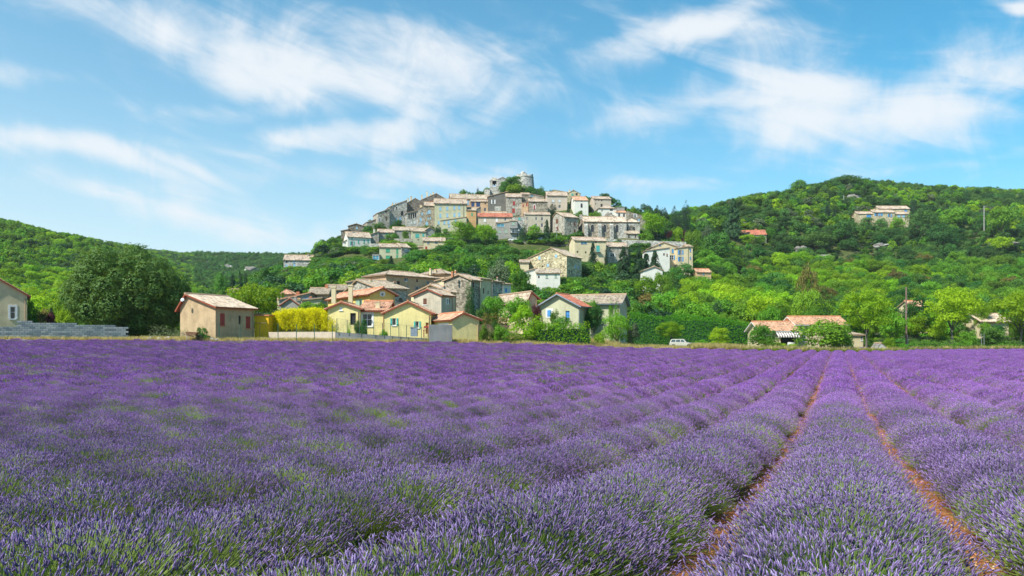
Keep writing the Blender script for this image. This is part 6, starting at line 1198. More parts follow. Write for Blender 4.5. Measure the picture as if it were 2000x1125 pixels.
# ------------------------------------------------------------------ trees and shrubs one can tell apart
# (kind, column, crown top row, crown width px, distance, label)
for a in [
 ('round-lime', 503, 556, 100, 116, 'bright lime green tree spreading behind the beige house roof'),
 ('round-lime', 455, 572, 50, 122, 'smaller lime green tree left of the spreading lime tree'),
 ('bush-lime', 384, 562, 26, 135, 'rounded yellow green treetop showing right of the great oak'),
 ('bush-mid', 62, 588, 30, 96, 'small dense shrub at the right corner of the cream gabled house'),
 ('conifer-conifer', 100, 600, 26, 98, 'young blue green conifer behind the block wall'),
 ('bush-brown', 78, 604, 34, 97, 'yellow and orange tinged shrub behind the block wall'),
 ('bush-plum', 97, 613, 24, 92, 'shrub with purple flowers in front of the young conifer'),
 ('bush-lime', 132, 606, 40, 94, 'bright green bush left of the great oak trunk'),
 ('bush-lime', 112, 588, 60, 112, 'wide lime green bush between the oak and the rocks'),
 ('cypress-cypress', 454, 533, 9, 200, 'first of three dark cypresses above the lime tree'),
 ('cypress-cypress', 469, 531, 9, 204, 'middle of three dark cypresses above the lime tree'),
 ('cypress-cypress', 480, 530, 7, 206, 'slimmest of three dark cypresses above the lime tree'),
 ('round-green', 433, 534, 28, 190, 'rounded green tree left of the three cypresses'),
 ('round-green', 513, 524, 34, 215, 'dark rounded tree right of the three cypresses'),
 ('oak-oak', 500, 545, 30, 205, 'low dark bush under the cypress trio'),
 ('round-green', 560, 535, 44, 225, 'broad dark tree below the pale stone house, left one'),
 ('conifer-conifer', 590, 545, 40, 200, 'spreading pine above the hamlet roofs'),
 ('conifer-conifer', 612, 528, 36, 220, 'taller pine right of the spreading pine'),
 ('conifer-conifer', 645, 533, 34, 205, 'pointed conifer above the mossy cottage roof'),
 ('round-green', 628, 540, 40, 190, 'dark tree between the pines'),
 ('bush-lime', 633, 492, 26, 292, 'yellow green tree at the left end of the terrace wall'),
 ('round-green', 650, 466, 24, 305, 'dark tree beside the lower stone tower'),
 ('round-green', 628, 481, 28, 300, 'soft green tree on the village left slope'),
 ('round-mid', 655, 477, 18, 298, 'green tree before the white house left end'),
 ('round-mid', 700, 500, 24, 270, 'light green tree left of the white awning'),
 ('cypress-green', 712, 476, 14, 282, 'dark upright tree below the white house balcony'),
 ('round-mid', 730, 482, 26, 278, 'leafy tree left of the green shuttered house'),
 ('conifer-conifer', 764, 499, 18, 235, 'slim dark conifer before the green shuttered house'),
 ('round-mid', 750, 506, 30, 240, 'bright tree at the foot of the green shuttered house'),
 ('round-green', 812, 489, 52, 238, 'big dark broadleaf right of the green shuttered house'),
 ('round-green', 790, 510, 40, 225, 'round bush below the big dark broadleaf'),
 ('round-mid', 700, 530, 34, 215, 'tree left of the orange house roof'),
 ('round-green', 672, 524, 34, 222, 'dark tree below the terrace wall'),
 ('cypress-green', 693, 528, 16, 200, 'small upright tree by the orange house'),
 ('round-mid', 916, 500, 46, 200, 'pale green rounded tree above the stone barn'),
 ('round-olive', 975, 508, 50, 175, 'tall silvery green tree right of the terraced houses'),
 ('bush-lime', 1000, 511, 36, 200, 'yellow green bush left of the stone farmhouse'),
 ('round-mid', 1020, 528, 48, 165, 'leafy tree below the white annex'),
 ('cypress-green', 917, 551, 16, 112, 'small dark cypress against the stone barn'),
 ('round-lime', 905, 434, 46, 278, 'left of the two big lime green trees above the slope'),
 ('round-lime', 949, 438, 40, 280, 'right of the two big lime green trees above the slope'),
 ('round-mid', 1042, 440, 30, 288, 'round green tree before the arched window house'),
 ('conifer-conifer', 1068, 428, 22, 290, 'dark conifer left of the big stone corner house'),
 ('cypress-cypress', 1023, 440, 16, 289, 'ivy dark tree between grey house and round tree'),
 ('cypress-cypress', 855, 440, 11, 312, 'dark clipped tree at the corner of the big cream house'),
 ('bush-green', 872, 447, 20, 308, 'dark bush right of the clipped dark tree'),
 ('round-mid', 793, 452, 16, 302, 'little round tree in front of low pale roofs'),
 ('bush-mid', 765, 456, 28, 300, 'yellow topped hedge bush right of the white house'),
 ('round-mid', 770, 470, 32, 285, 'bright tree above the green shuttered house roof'),
 ('bush-mid', 843, 458, 22, 290, 'pale bush left of the slope trees'),
 ('bush-green', 745, 436, 36, 322, 'dark bushes below the tan stone facade'),
 ('round-green', 775, 430, 22, 324, 'dark tree against the third facade'),
 ('bush-green', 716, 441, 26, 326, 'dark bushes right of the tall dark house'),
 ('bush-green', 1000, 347, 34, 357, 'left crown of the dense castle trees'),
 ('round-green', 1000, 345, 42, 361, 'highest crown of the dense castle trees'),
 ('round-mid', 1008, 361, 40, 350, 'lighter front crown of the castle trees'),
 ('round-green', 985, 355, 22, 352, 'castle tree next to the bell tower'),
 ('round-green', 1036, 366, 24, 352, 'castle tree under the keep right side'),
 ('cypress-green', 1057, 364, 12, 354, 'small pointed bush at the right end of castle trees'),
 ('round-mid', 905, 371, 18, 352, 'thin tree on the skyline left of the bell tower'),
 ('cypress-cypress', 933, 366, 4, 354, 'single thin cypress on the skyline'),
 ('cypress-cypress', 1080, 397, 12, 322, 'dark pointed tree in the terrace garden'),
 ('conifer-conifer', 1110, 400, 16, 322, 'dark conifer left of the white arched house'),
 ('round-green', 1180, 379, 40, 360, 'wind shaped tree behind the tan corner house'),
 ('round-green', 1200, 388, 28, 362, 'second wind shaped tree on the skyline'),
 ('round-mid', 1165, 413, 28, 316, 'bright green bushy tree behind the church roof'),
 ('round-green', 1130, 413, 20, 318, 'dark bush below the white arched house'),
 ('round-mid', 1238, 403, 14, 330, 'small feathery tree on the ridge'),
 ('round-lime', 1277, 417, 50, 297, 'big deep green tree right of the church'),
 ('round-plum', 1306, 450, 18, 297, 'purple leaved tree right of the church'),
 ('round-plum', 1336, 452, 17, 299, 'second purple leaved tree further right'),
 ('bush-lime', 1320, 446, 34, 300, 'lime green bush between the purple trees'),
 ('round-mid', 1352, 450, 32, 296, 'bright tree behind the yellow stepped house'),
 ('conifer-conifer', 1158, 472, 26, 245, 'pointed dark conifer before the cream rectangular house'),
 ('conifer-conifer', 1218, 480, 40, 238, 'broad dark conifer below the church wall'),
 ('conifer-conifer', 1248, 486, 40, 236, 'wide dark pine below the retaining wall'),
 ('conifer-conifer', 1279, 488, 42, 236, 'dark pine in front of the yellow stepped house'),
 ('cypress-cypress', 1184, 482, 6, 248, 'slim cypress at the corner of the cream rectangular house'),
 ('cypress-cypress', 1227, 476, 8, 252, 'narrow cypress beside the low stone wing'),
 ('cypress-cypress', 1248, 478, 6, 250, 'narrow cypress against the pale retaining wall'),
 ('cypress-cypress', 1283, 402, 9, 345, 'leftmost tall cypress of the ridge group'),
 ('cypress-cypress', 1289, 408, 7, 344, 'second cypress of the ridge group'),
 ('cypress-cypress', 1293, 407, 7, 346, 'third cypress of the ridge group'),
 ('cypress-cypress', 1299, 407, 10, 342, 'fourth, wider cypress of the ridge group'),
 ('cypress-cypress', 1317, 404, 10, 340, 'slender cypress standing in the middle of the ridge group'),
 ('cypress-cypress', 1339, 397, 14, 330, 'tallest and widest cypress at the right of the ridge group'),
 ('cypress-cypress', 1325, 420, 12, 335, 'short cypress left of the tallest cypress'),
 ('cypress-cypress', 1268, 409, 6, 350, 'small cypress at the ridge end of the village'),
 ('round-green', 1400, 455, 50, 300, 'dark spreading tree right of the yellow stepped house'),
 ('conifer-conifer', 1432, 386, 44, 365, 'tall feathery pine on the right hillside'),
 ('round-olive', 1382, 440, 26, 330, 'grey green tree left of the feathery pine'),
 ('cypress-cypress', 1617, 390, 9, 415, 'lone cypress left of the hill villa'),
 ('cypress-cypress', 1629, 403, 6, 415, 'short cypress beside the lone cypress'),
 ('cypress-cypress', 1784, 382, 9, 438, 'cypress right of the hill villa'),
 ('cypress-cypress', 1850, 398, 9, 430, 'darker cypress further right on the hill'),
 ('round-green', 1563, 351, 36, 492, 'dark treetop breaking the skyline of the right hill'),
 ('round-green', 1655, 342, 50, 500, 'highest spreading tree on the right skyline'),
 ('oak-oak', 1595, 455, 70, 372, 'large grey green evergreen shrub below the lone cypress'),
 ('oak-oak', 1650, 430, 70, 385, 'wide evergreen oak left of the hill villa garden'),
 ('oak-oak', 1550, 462, 60, 368, 'dark rounded shrub on the bare slope'),
 ('oak-oak', 1800, 410, 60, 395, 'big evergreen oak right of the hill villa'),
 ('oak-oak', 1840, 438, 60, 380, 'dark thicket of oak below the villa'),
 ('round-mid', 1865, 405, 60, 415, 'broad bright tree on the right hill'),
 ('round-mid', 1955, 405, 60, 400, 'broad light green tree near the right edge of the hill'),
 ('round-lime', 1952, 464, 46, 372, 'lone yellow green tree on the stony slope'),
 ('round-lime', 1262, 542, 50, 204, 'bright bush below the small pale house'),
 ('round-mid', 1292, 534, 44, 208, 'soft bush right below the small pale house'),
 ('round-mid', 1372, 540, 50, 232, 'round tree hiding the foot of the orange roofed cabin'),
 ('round-green', 1335, 516, 50, 250, 'tree below the yellow stepped house, right one'),
 ('conifer-conifer', 1262, 494, 44, 240, 'dark pine between the wide pine and the yellow house'),
 ('round-green', 868, 478, 50, 262, 'dark slope tree below the clipped tree, left one'),
 ('round-mid', 890, 470, 46, 270, 'mid green slope tree under the left lime green tree'),
 ('round-green', 925, 478, 54, 266, 'deep green slope tree under the two lime trees'),
 ('round-green', 960, 482, 56, 264, 'deep green slope tree left of the retaining wall'),
 ('round-green', 1000, 486, 50, 262, 'dark slope tree in front of the ivy wall'),
 ('round-green', 900, 496, 56, 246, 'dark lower slope tree above the pale green tree'),
 ('round-green', 945, 500, 60, 240, 'dark lower slope tree in the middle of the wood'),
 ('round-green', 985, 498, 50, 238, 'dark lower slope tree left of the stone farmhouse'),
 ('round-mid', 855, 498, 50, 240, 'leafy tree left side of the dark slope'),
 ('round-green', 1015, 500, 30, 236, 'narrow dark tree touching the stone farmhouse'),
 ('round-mid', 690, 512, 36, 262, 'tree below the terrace wall right end'),
 ('round-green', 575, 548, 50, 210, 'large dark tree left of the pines'),
 ('round-green', 545, 556, 44, 190, 'dark tree above the rose roofed house'),
 ('round-green', 530, 532, 36, 235, 'dark tree on the slope left of the stone house'),
 ('round-mid', 606, 566, 30, 165, 'light bush behind the hamlet roofs'),
 ('round-green', 655, 556, 40, 175, 'dark tree behind the mossy cottage roof'),
 ('conifer-conifer', 570, 522, 40, 250, 'dark feathery conifer below the pale stone house'),
 ('conifer-conifer', 663, 540, 32, 190, 'light tipped conifer left of the orange house'),
 ('round-mid', 600, 590, 40, 122, 'bright tree between grey extension and bamboo'),
 ('round-mid', 625, 592, 36, 118, 'bright tree left of the golden yellow house'),
 ('bush-mid', 655, 506, 30, 272, 'light shrub at the foot of the terrace wall, left end'),
 ('bush-green', 678, 505, 30, 268, 'dark shrub under the middle of the terrace wall'),
 ('round-green', 722, 506, 34, 252, 'dark tree under the white terrace awning'),
 ('bush-mid', 640, 518, 36, 245, 'spreading shrub on the slope left of the terrace wall'),
 ('round-mid', 668, 517, 36, 244, 'leafy slope tree between pines and terrace wall'),
 ('bush-green', 705, 519, 40, 240, 'dark slope bush left of the slim dark conifer'),
 ('bush-green', 735, 520, 34, 236, 'dark slope bush right of the slim dark conifer'),
 ('bush-green', 1030, 490, 40, 268, 'ivy dark bush below the middle of the ivy wall'),
 ('bush-mid', 1062, 492, 44, 262, 'green bush between ivy wall and stone farmhouse roof'),
 ('bush-green', 1098, 490, 40, 266, 'dark bush left of the cream rectangular house'),
 ('bush-green', 990, 480, 40, 276, 'dark bush at the left end of the ivy wall'),
 ('bush-green', 840, 490, 36, 268, 'dark bush below the small cream house'),
 ('bush-mid', 800, 474, 30, 286, 'light bush right of the teal shuttered loggia house'),
 ('round-lime', 1462, 458, 34, 360, 'lime green tree before the lone red roofed house, left one'),
 ('round-mid', 1484, 460, 28, 361, 'mid green tree before the lone red roofed house, right one'),
 ('bush-oak', 1690, 425, 28, 414, 'dark bush before the left wing of the hill villa'),
 ('bush-oak', 1722, 426, 24, 413, 'round dark bush before the middle of the hill villa'),
 ('bush-mid', 1752, 425, 26, 414, 'green bush before the right wing of the hill villa'),
 ('round-green', 1945, 636, 46, 150, 'dark round tree hiding the pale roadside house wall'),
 ('round-mid', 1925, 630, 26, 152, 'leafy tree left of the pale roadside house opening'),
 ('bush-mid', 1643, 640, 46, 121, 'leafy bush at the right end of the low farmhouse'),
 ('bush-lime', 1520, 668, 26, 120, 'small lime bush beside the farmhouse terrace'),
 # belt behind the field
 ('oak-lime', 1028, 598, 72, 88, 'big glossy round tree left of the red roofed house'),
 ('round-mid', 1008, 582, 60, 98, 'yellow green tree behind the big glossy round tree'),
 ('round-mid', 962, 580, 46, 99, 'leafy tree right of the garage roof'),
 ('round-green', 943, 597, 36, 95, 'dark shrub just right of the pale yellow garage'),
 ('bush-plum', 1050, 597, 24, 93.5, 'reddish shrub behind the glossy round tree'),
 ('bush-green', 968, 627, 18, 84, 'small dark clipped shrub before the picket fence'),
 ('bush-mid', 978, 636, 30, 83, 'light green low bush right of the clipped shrub'),
 ('bush-mid', 944, 636, 18, 82, 'low bush touching the garage gable'),
 ('bush-mid', 1081, 608, 22, 90, 'small round bush in front of the blue shutter'),
 ('bush-green', 1095, 620, 54, 89, 'dark low shrubs under the red roofed house'),
 ('round-green', 1160, 598, 40, 98, 'flowering dark shrub right of the red roofed house'),
 ('round-mid', 1150, 588, 40, 104, 'loose green tree beside the drainpipe'),
 ('oak-mid', 1205, 613, 56, 96, 'olive brown rounded tree at the field edge'),
 ('bush-olive', 1237, 633, 28, 96, 'grey bush right of the olive brown tree'),
 ('bush-mid', 1172, 648, 24, 91, 'light bush left of the olive brown tree'),
 ('cypress-hedge', 1193, 590, 8, 104, 'first dark little cypress by the long low house'),
 ('cypress-hedge', 1204, 594, 8, 103, 'second dark little cypress by the long low house'),
 ('plane-lime', 1311, 629, 56, 130.5, 'small umbrella shaped lime green tree above the parked car'),
 ('oak-lime', 1403, 641, 47, 120, 'round clipped green bush right of the parked car'),
 ('bush-hedge', 1369, 664, 30, 122, 'low flat bush between the car and the round clipped bush'),
 ('cypress-cypress', 1400, 586, 22, 150, 'dark pointed evergreen behind the tall hedge'),
 ('cypress-cypress', 1425, 592, 22, 152, 'second dark evergreen behind the tall hedge'),
 ('round-mid', 1420, 612, 40, 137, 'olive green tree rising from the hedge'),
 ('round-lime', 1345, 572, 60, 168, 'lime green tree left of the dark pointed evergreen'),
 ('round-lime', 1480, 580, 62, 150, 'bright green tree left of the low farmhouse roof'),
 ('round-mid', 1502, 600, 50, 140, 'green tree touching the farmhouse roof'),
 ('round-mid', 1300, 570, 60, 172, 'mid green tree behind the tall hedge, left part'),
 ('bush-brown', 1270, 575, 64, 175, 'brownish pink bush behind the tall hedge'),
 ('round-mid', 1575, 566, 50, 160, 'soft green tree above the farmhouse roofs'),
 ('cypress-green', 1611, 572, 38, 158, 'dark conical tree right above the farmhouse'),
 ('round-brown', 1578, 520, 40, 215, 'brownish tree on the lower hill'),
 ('bush-mid', 1494, 636, 60, 119, 'glossy shrub in front of the farmhouse left wing'),
 ('bush-mid', 1497, 664, 34, 117, 'low bright shrub before the farmhouse'),
 ('bush-lime', 1545, 672, 24, 117, 'small bush by the farmhouse terrace'),
 ('bush-mid', 1604, 626, 92, 119, 'wide leafy tree hiding the farmhouse right wing'),
 ('bush-green', 1632, 645, 40, 119, 'dark bushy growth right of the wide leafy tree'),
 ('plane-lime', 1692, 568, 96, 124, 'tall light green tree with loose leafy crown'),
 ('round-mid', 1742, 604, 54, 130, 'green tree just left of the utility pole'),
 ('bush-lime', 1738, 660, 26, 122, 'yellow green sprouts left of the utility pole'),
 ('bush-hedge', 1765, 672, 40, 124, 'low dark hedge clump at the foot of the utility pole'),
 ('round-green', 1792, 580, 60, 152, 'dense dark tree right of the utility pole'),
 ('plane-lime', 1860, 564, 100, 142, 'large spreading plane tree with a visible trunk'),
 ('plane-lime', 1915, 586, 40, 160, 'lighter tree behind the large spreading plane tree'),
 ('plane-lime', 1992, 572, 100, 142, 'plane tree cut off by the right edge'),
 ('round-green', 1935, 640, 50, 140, 'dark bush between the two plane trees'),
 ('bush-mid', 1892, 646, 32, 138, 'small light bush right of the plane trunk'),
 ('round-green', 1830, 600, 60, 165, 'shadowy tree behind the large plane tree'),
 ('round-green', 1962, 600, 60, 175, 'dark tree behind the roadside house'),
]: T(*a)
for px, tp, w in ((648, 655, 26), (700, 630, 14), (712, 628, 14)): pass
T('bush-green', 699, 627, 16, 84, 'potted looking green climber left of the white framed porch window')['label'] = 'green climber left of the white framed porch window'
T('bush-green', 712, 624, 14, 83.8, 'taller dark climber before the white framed porch window')
T('cypress-lime', 682, 632, 7, 82, 'slim yellow green shrub behind the wire fence')
T('bush-lime', 749, 644, 16, 81.5, 'low flowering bush behind the wire fence')
T('bush-green', 390, 640, 14, 78.5, 'dark bush left of the beige house', )
T('bush-green', 400, 641, 18, 78.4, 'dark green shrub against the side of the beige house')

# bamboo: yellow culms with feathery leaf
def bamboo():
    t = empty('bamboo_clump', ((592-CX)/F*87, 87, tz(592, 87)), 'bright yellow bamboo thicket behind the tan wall', 'bamboo'); r = np.random.default_rng(3); g = G(); C = []; Nn = []
    x0, x1 = (525-592)/F*87, (664-592)/F*87
    for i in range(170):
        x = r.uniform(x0, x1); y = r.uniform(-1.2, 1.2); px = 592+x*F/87; top = np.interp(px, [527, 540, 560, 590, 625, 645, 661], [626, 613, 606, 604, 604, 610, 640])+r.uniform(-2, 3); H_ = CAMZ+(HY-top)/F*87-t.location.z; lx, ly = r.normal(0, .2), r.normal(0, .2)
        g.tube([(x, y, 0), (x+lx*.3, y+ly*.3, H_*.6), (x+lx*1.3, y+ly, H_)], [.018, .014, .004], 3, cap=False)
        m = 190; s = r.uniform(.30, 1.0, m)**.8; C.append(np.stack([x+lx*s+r.normal(0, .20, m), y+ly*s+r.normal(0, .2, m), H_*s+r.normal(0, .1, m)], 1)); q = r.normal(0, 1, (m, 3)); q[:, 2] = abs(q[:, 2])*.6; Nn.append(q/np.linalg.norm(q, axis=1)[:, None])
    C = np.concatenate(C); Nn = np.concatenate(Nn); V_, Fq = leaf_quads(C, Nn, np.full(len(C), .12), r, .28)
    link('foliage', npmesh('bamboo_foliage', V_, [Fq], [0], [MATS['leaf_yellow']], [r.uniform(0, 1, len(C))]), t); o = g.obj('culms', MATS['bamboo_culm'], t)
paint('bamboo_culm', (.42, .36, .05), .5)
bamboo()

# hedges
def hedge(label, px0, px1, d0, d1, t0, t1, mat, th=1.6, leaf=.10, dens=75, bulge=.12, name='hedge', wob=.25):
    a = Vector(((px0-CX)/F*d0, d0, 0)); b_ = Vector(((px1-CX)/F*d1, d1, 0)); Ln = (b_-a).length; e = (b_-a)/Ln; n = Vector((-e.y, e.x, 0)); r = np.random.default_rng(int(px0)); z0 = min(tz(px0, d0), tz(px1, d1))-.2
    za, zb = CAMZ+(HY-t0)/F*d0-z0, CAMZ+(HY-t1)/F*d1-z0; t = empty(name, (a.x, a.y, z0), label, name)
    m = int(Ln*max(za, zb)*dens*2.2); s = r.uniform(0, 1, m); f = r.uniform(0, 1, m); Ht = za+(zb-za)*s+wob*np.sin(s*Ln*1.9)*.5+wob*np.sin(s*Ln*.7+1)+.15*np.sin(s*Ln*5.1)
    hh = (za+zb)/2; front = f < hh/(hh*2+th); top = (f >= hh/(hh*2+th)) & (f < (hh+th)/(hh*2+th)); back = ~(front | top)
    y = np.where(front, 0, np.where(back, th, r.uniform(0, th, m))); z = np.where(top, Ht, r.uniform(0, 1, m)*Ht); y = y+r.normal(0, bulge, m)+.12*np.sin(s*Ln*3.3+z*2); z = z+np.where(top, r.normal(0, bulge, m)+abs(r.normal(0, .1, m)), 0)
    pos = np.stack([e.x*s*Ln+n.x*y, e.y*s*Ln+n.y*y, z], 1); nn = np.where(top[:, None], [[0, 0, 1]], np.where(front[:, None], [[-n.x, -n.y, .2]], [[n.x, n.y, .2]]))+r.normal(0, .5, (m, 3)); nn /= np.linalg.norm(nn, axis=1)[:, None]
    V_, Fq = leaf_quads(pos, nn, np.full(m, leaf), r, .55); link('foliage', npmesh('hedge_foliage', V_, [Fq], [0], [mat], [r.uniform(0, 1, m)]), t)
    g = G(); i0 = 0; ns = max(2, int(Ln/1.5))
    for i in range(ns):
        s0, s1 = i/ns, (i+1)/ns; h0 = min(za+(zb-za)*s0, za+(zb-za)*s1)-.35-wob; p, q = e*(s0*Ln), e*(s1*Ln); c0, c1 = p+n*.18, q+n*.18; c2, c3 = q+n*(th-.18), p+n*(th-.18); up = Vector((0, 0, max(.3, h0)))
        g.quad(c0, c1, c1+up, c0+up); g.quad(c2, c3, c3+up, c2+up); g.quad(c0+up, c1+up, c2+up, c3+up)
    g.obj('woody_core', MATS['leaf_conifer'], t)
M_ = MATS
hedge('clipped bright green hedge in front of the red roofed house', 1046, 1153, 86.5, 88, 637, 633, M_['leaf_lime'], 1.8, wob=.12)
hedge('row of low yellow green bushes right of the garage', 938, 1050, 82, 87, 653, 652, M_['leaf_mid'], 1.0, wob=.2)
hedge('tall dark green hedge running behind the parked car', 1232, 1398, 134, 134, 615, 621, M_['leaf_hedge'], 2.2, leaf=.12, dens=55)
hedge('tall hedge continuing behind the round clipped bush', 1398, 1466, 134, 134, 626, 629, M_['leaf_hedge'], 2.0, leaf=.12, dens=55)
hedge('low dark roadside hedge below the plane trees', 1780, 2060, 139, 142, 667, 668, M_['leaf_green'], 1.4, wob=.15)
hedge('rough green bank along the far lavender rows', 1772, 2060, 135, 137, 675, 677, M_['leaf_mid'], 1.6, wob=.25, leaf=.13, dens=50)
hedge('lavender strip behind the dry stones near the oak', 290, 410, 80.5, 80, 646, 648, M_['lavender_flower_plain'] if 'lavender_flower_plain' in M_ else M_['leaf_olive'], .8, leaf=.05, dens=120)
hedge('brown pergola planting behind the picket fence', 945, 995, 93, 94, 622, 622, M_['leaf_brown'], .8)
# creeper on the red roofed house
# picket fence
t = empty('picket_fence', ((940-CX)/F*90, 90, tz(965, 90)), 'grey wooden picket fence behind the low bushes', 'fence'); g = G(); g.box(-.5, 4.2, .03, .06, 1.4, 1.46); g.box(-.5, 4.2, .03, .06, .7, .76); g.obj('rail', M_['pole_wood'], t)
pk = G(); pk.box(0, .07, 0, .025, .2, 1.9); pm_ = pk.mesh('picket', M_['pole_wood'])
for i in range(34): link('picket', pm_, t, (-.45+i*.137, 0, random.uniform(-.02, .02)))

# utility pole, lamp posts, hillside pylons, signs
def pole(name, label, px, top, d_, r0, mat, cat, base=None, group=None, extra=None):
    z0 = tz(px, d_)-.1; z1 = CAMZ+(HY-top)/F*d_; t = empty(name, ((px-CX)/F*d_, d_, z0), label, cat, group); g = G(); g.tube([(0, 0, 0), (0, 0, z1-z0)], [r0, r0*.7], 8); g.obj('post', M_[mat], t)
    if extra: extra(t, z1-z0)
def pole_x(t, h_):
    g = G(); g.tube([(0, 0, h_*.62-.08), (0, 0, h_*.62+.08)], [.17, .17], 10); g.obj('band', M_['steel'], t); g = G(); g.tube([(.22, -.06, 0), (.22, -.06, h_*.27)], .05, 6); g.obj('cable_guard', M_['concrete'], t)
pole('utility_pole', 'tall brown wooden utility pole standing at the field corner', 1770, 561, 131, .17, 'pole_wood', 'pole', extra=pole_x)
def lamp_x(t, h_):
    g = G(); g.tube([(0, 0, h_-.05), (0, 0, h_+.1), (0, 0, h_+.3), (0, 0, h_+.42)], [.12, .25, .3, .1], 8); g.obj('lamp_head', M_['white_paint'], t)
for px, tp, lb in ((958.5, 454, 'village lamp post among the lime trees'), (1013.5, 451, 'village lamp post right of the grey balcony house'), (1087, 449, 'village lamp post before the big stone corner house')): pole('lamp_post', lb, px, tp, 287, .07, 'steel', 'lamp', group='lamp posts along the village road', extra=lamp_x)
pole('hill_pylon', 'thin grey mast on the right hillside below the ridge', 1922, 402, 405, .25, 'concrete', 'mast'); pole('hill_pylon', 'pale mast left of the lone cypress, near the rock face', 1648, 381, 452, .2, 'concrete', 'mast')
pole('marker_post', 'pale roadside post right of the large plane tree, left one', 1917, 652, 137.5, .06, 'steel', 'post', group='roadside posts'); pole('marker_post', 'pale roadside post right of the large plane tree, right one', 1922, 652, 137.5, .06, 'steel', 'post', group='roadside posts')

# the parked estate car and the cars on the village road
def car(px, d_, label, body, L_=4.1, base=None, rz=0, group=None, estate=True):
    z0 = (tz(px, d_) if base is None else CAMZ+(HY-base)/F*d_); t = empty('parked_car', ((px-CX)/F*d_, d_, z0), label, 'car', group); t.rotation_euler = (0, 0, rz); w = .82; g = G()
    # side outline of the lower body and of the cabin, nose to the right
    low = [(-L_/2, .35), (-L_/2-.05, .62), (-L_/2+.03, .9), (.55, .92), (1.25, .86), (L_/2-.08, .74), (L_/2, .55), (L_/2-.03, .32), (1.55, .3), (1.45, .55), (1.2, .62), (.95, .55), (.85, .3), (-.95, .3), (-1.05, .55), (-1.3, .62), (-1.55, .55), (-1.65, .3)]
    g.prism(low, -w, w); g.obj('body', M_[body], t)
    cab = [(-L_/2+.06, .9), (-L_/2+.22, 1.38), (-1.5, 1.45), (.1, 1.45), (.35, 1.38), (.85, .9)] if estate else [(-1.5, .88), (-1.0, 1.38), (.1, 1.42), (.8, .9)]
    g = G(); n_ = len(cab); y1 = w-.14; g.v = [(x, (-w+.02 if z < 1 else -y1), z) for x, z in cab]+[(x, (w-.02 if z < 1 else y1), z) for x, z in cab]
    g.f = [tuple(range(n_)), tuple(reversed(range(n_, 2*n_)))]+[((i+1) % n_, i, n_+i, n_+(i+1) % n_) for i in range(n_)]; g.m = [0]*len(g.f); g.obj('cabin', M_[body], t)
    for s_ in (-1, 1):
        spans = [(-1.72, -1.0), (-.92, -.2), (-.12, .58)] if estate else [(-1.2, -.3), (-.2, .5)]
        for a_, c_ in spans:
            q = G(); f_ = lambda z: s_*(w-.02-(z-.9)/.5*.12+.012); x0, x1 = a_, c_; xt0 = max(x0, -L_/2+.3) if x0 == a_ else x0; xt1 = x1 if x1 < .3 else x1-.32
            q.quad((x0, f_(.96), .96), (x1, f_(.96), .96), (xt1, f_(1.34), 1.34), (xt0+.05, f_(1.34), 1.34)); q.obj('side_window', M_['glass_pale'], t)
    q = G(); q.quad((.87, -.66, .95), (.87, .66, .95), (.40, .60, 1.36), (.40, -.60, 1.36)); q.obj('windscreen', M_['glass_pale'], t); q = G(); xb = -L_/2+.05; q.quad((xb-.005, -.62, .98), (xb-.005, .62, .98), (xb+.13, .56, 1.34), (xb+.13, -.56, 1.34)); q.obj('rear_window', M_['glass_pale'], t)
    for x_ in (-1.3, 1.2):
        for s_ in (-1, 1):
            q = G(); q.tube([(x_, s_*(w-.18), .3), (x_, s_*(w+.01), .3)], .3, 14); wh = q.obj('wheel', M_['rubber'], t); q = G(); q.tube([(x_, s_*(w-.02), .3), (x_, s_*(w+.025), .3)], .17, 10); q.obj('hubcap', M_['steel'], wh)
    for s_ in (-1, 1): q = G(); q.box(L_/2-.04, L_/2+.015, s_*.6-.14, s_*.6+.14, .52, .68); q.obj('headlight', M_['white_paint'], t); q = G(); q.box(-L_/2-.06, -L_/2, s_*.66-.08, s_*.66+.08, .55, .8); q.obj('tail_light', M_['red'], t)
    q = G(); q.box(L_/2-.03, L_/2+.06, -.78, .78, .33, .43); q.obj('bumper', M_['steel'], t); q = G(); q.box(-L_/2-.1, -L_/2, -.78, .78, .33, .43); q.obj('bumper', M_['steel'], t)
glassy('glass_pale', (.04, .07, .08), .2)
car(1333, 126, 'old cream estate car parked side-on in dry grass before the tall hedge', 'car_cream', 3.9, rz=-.45)
for px, lb, c_ in ((1003, 'white car on the village road, leftmost of three', 'car_white'), (1025.5, 'pale car on the village road left of the round tree', 'car_white'), (1058, 'white car on the village road right of the round tree', 'car_white')): car(px, 289.5, lb, c_, 3.9, base=471.8, rz=.1, group='cars on the village road', estate=False)
g = G(); g.quad((-1.6, 0, 0), (1.6, 0, 0), (1.6, 2.2, .5), (-1.6, 2.2, .5)); g.quad((-1.6, 0, -.12), (1.6, 0, -.12), (1.6, 0, 0), (-1.6, 0, 0)); o = g.obj('awning_canopy', M_['white_paint'], None, ((727-CX)/F*262, 262, CAMZ+(HY-515.5)/F*262)); tag(o, 'white terrace awning below the green shuttered house', 'awning')
g = G(); g.box(-1.3, 1.3, 0, 2, 0, 2.0); g.box(-1.5, 1.5, -.2, 2.2, 2.0, 2.15); o = g.obj('garden_shed', M_['brown'], None, ((699-CX)/F*255, 255, CAMZ+(HY-529)/F*255)); tag(o, 'small dark red shed below the terrace wall', 'shed')

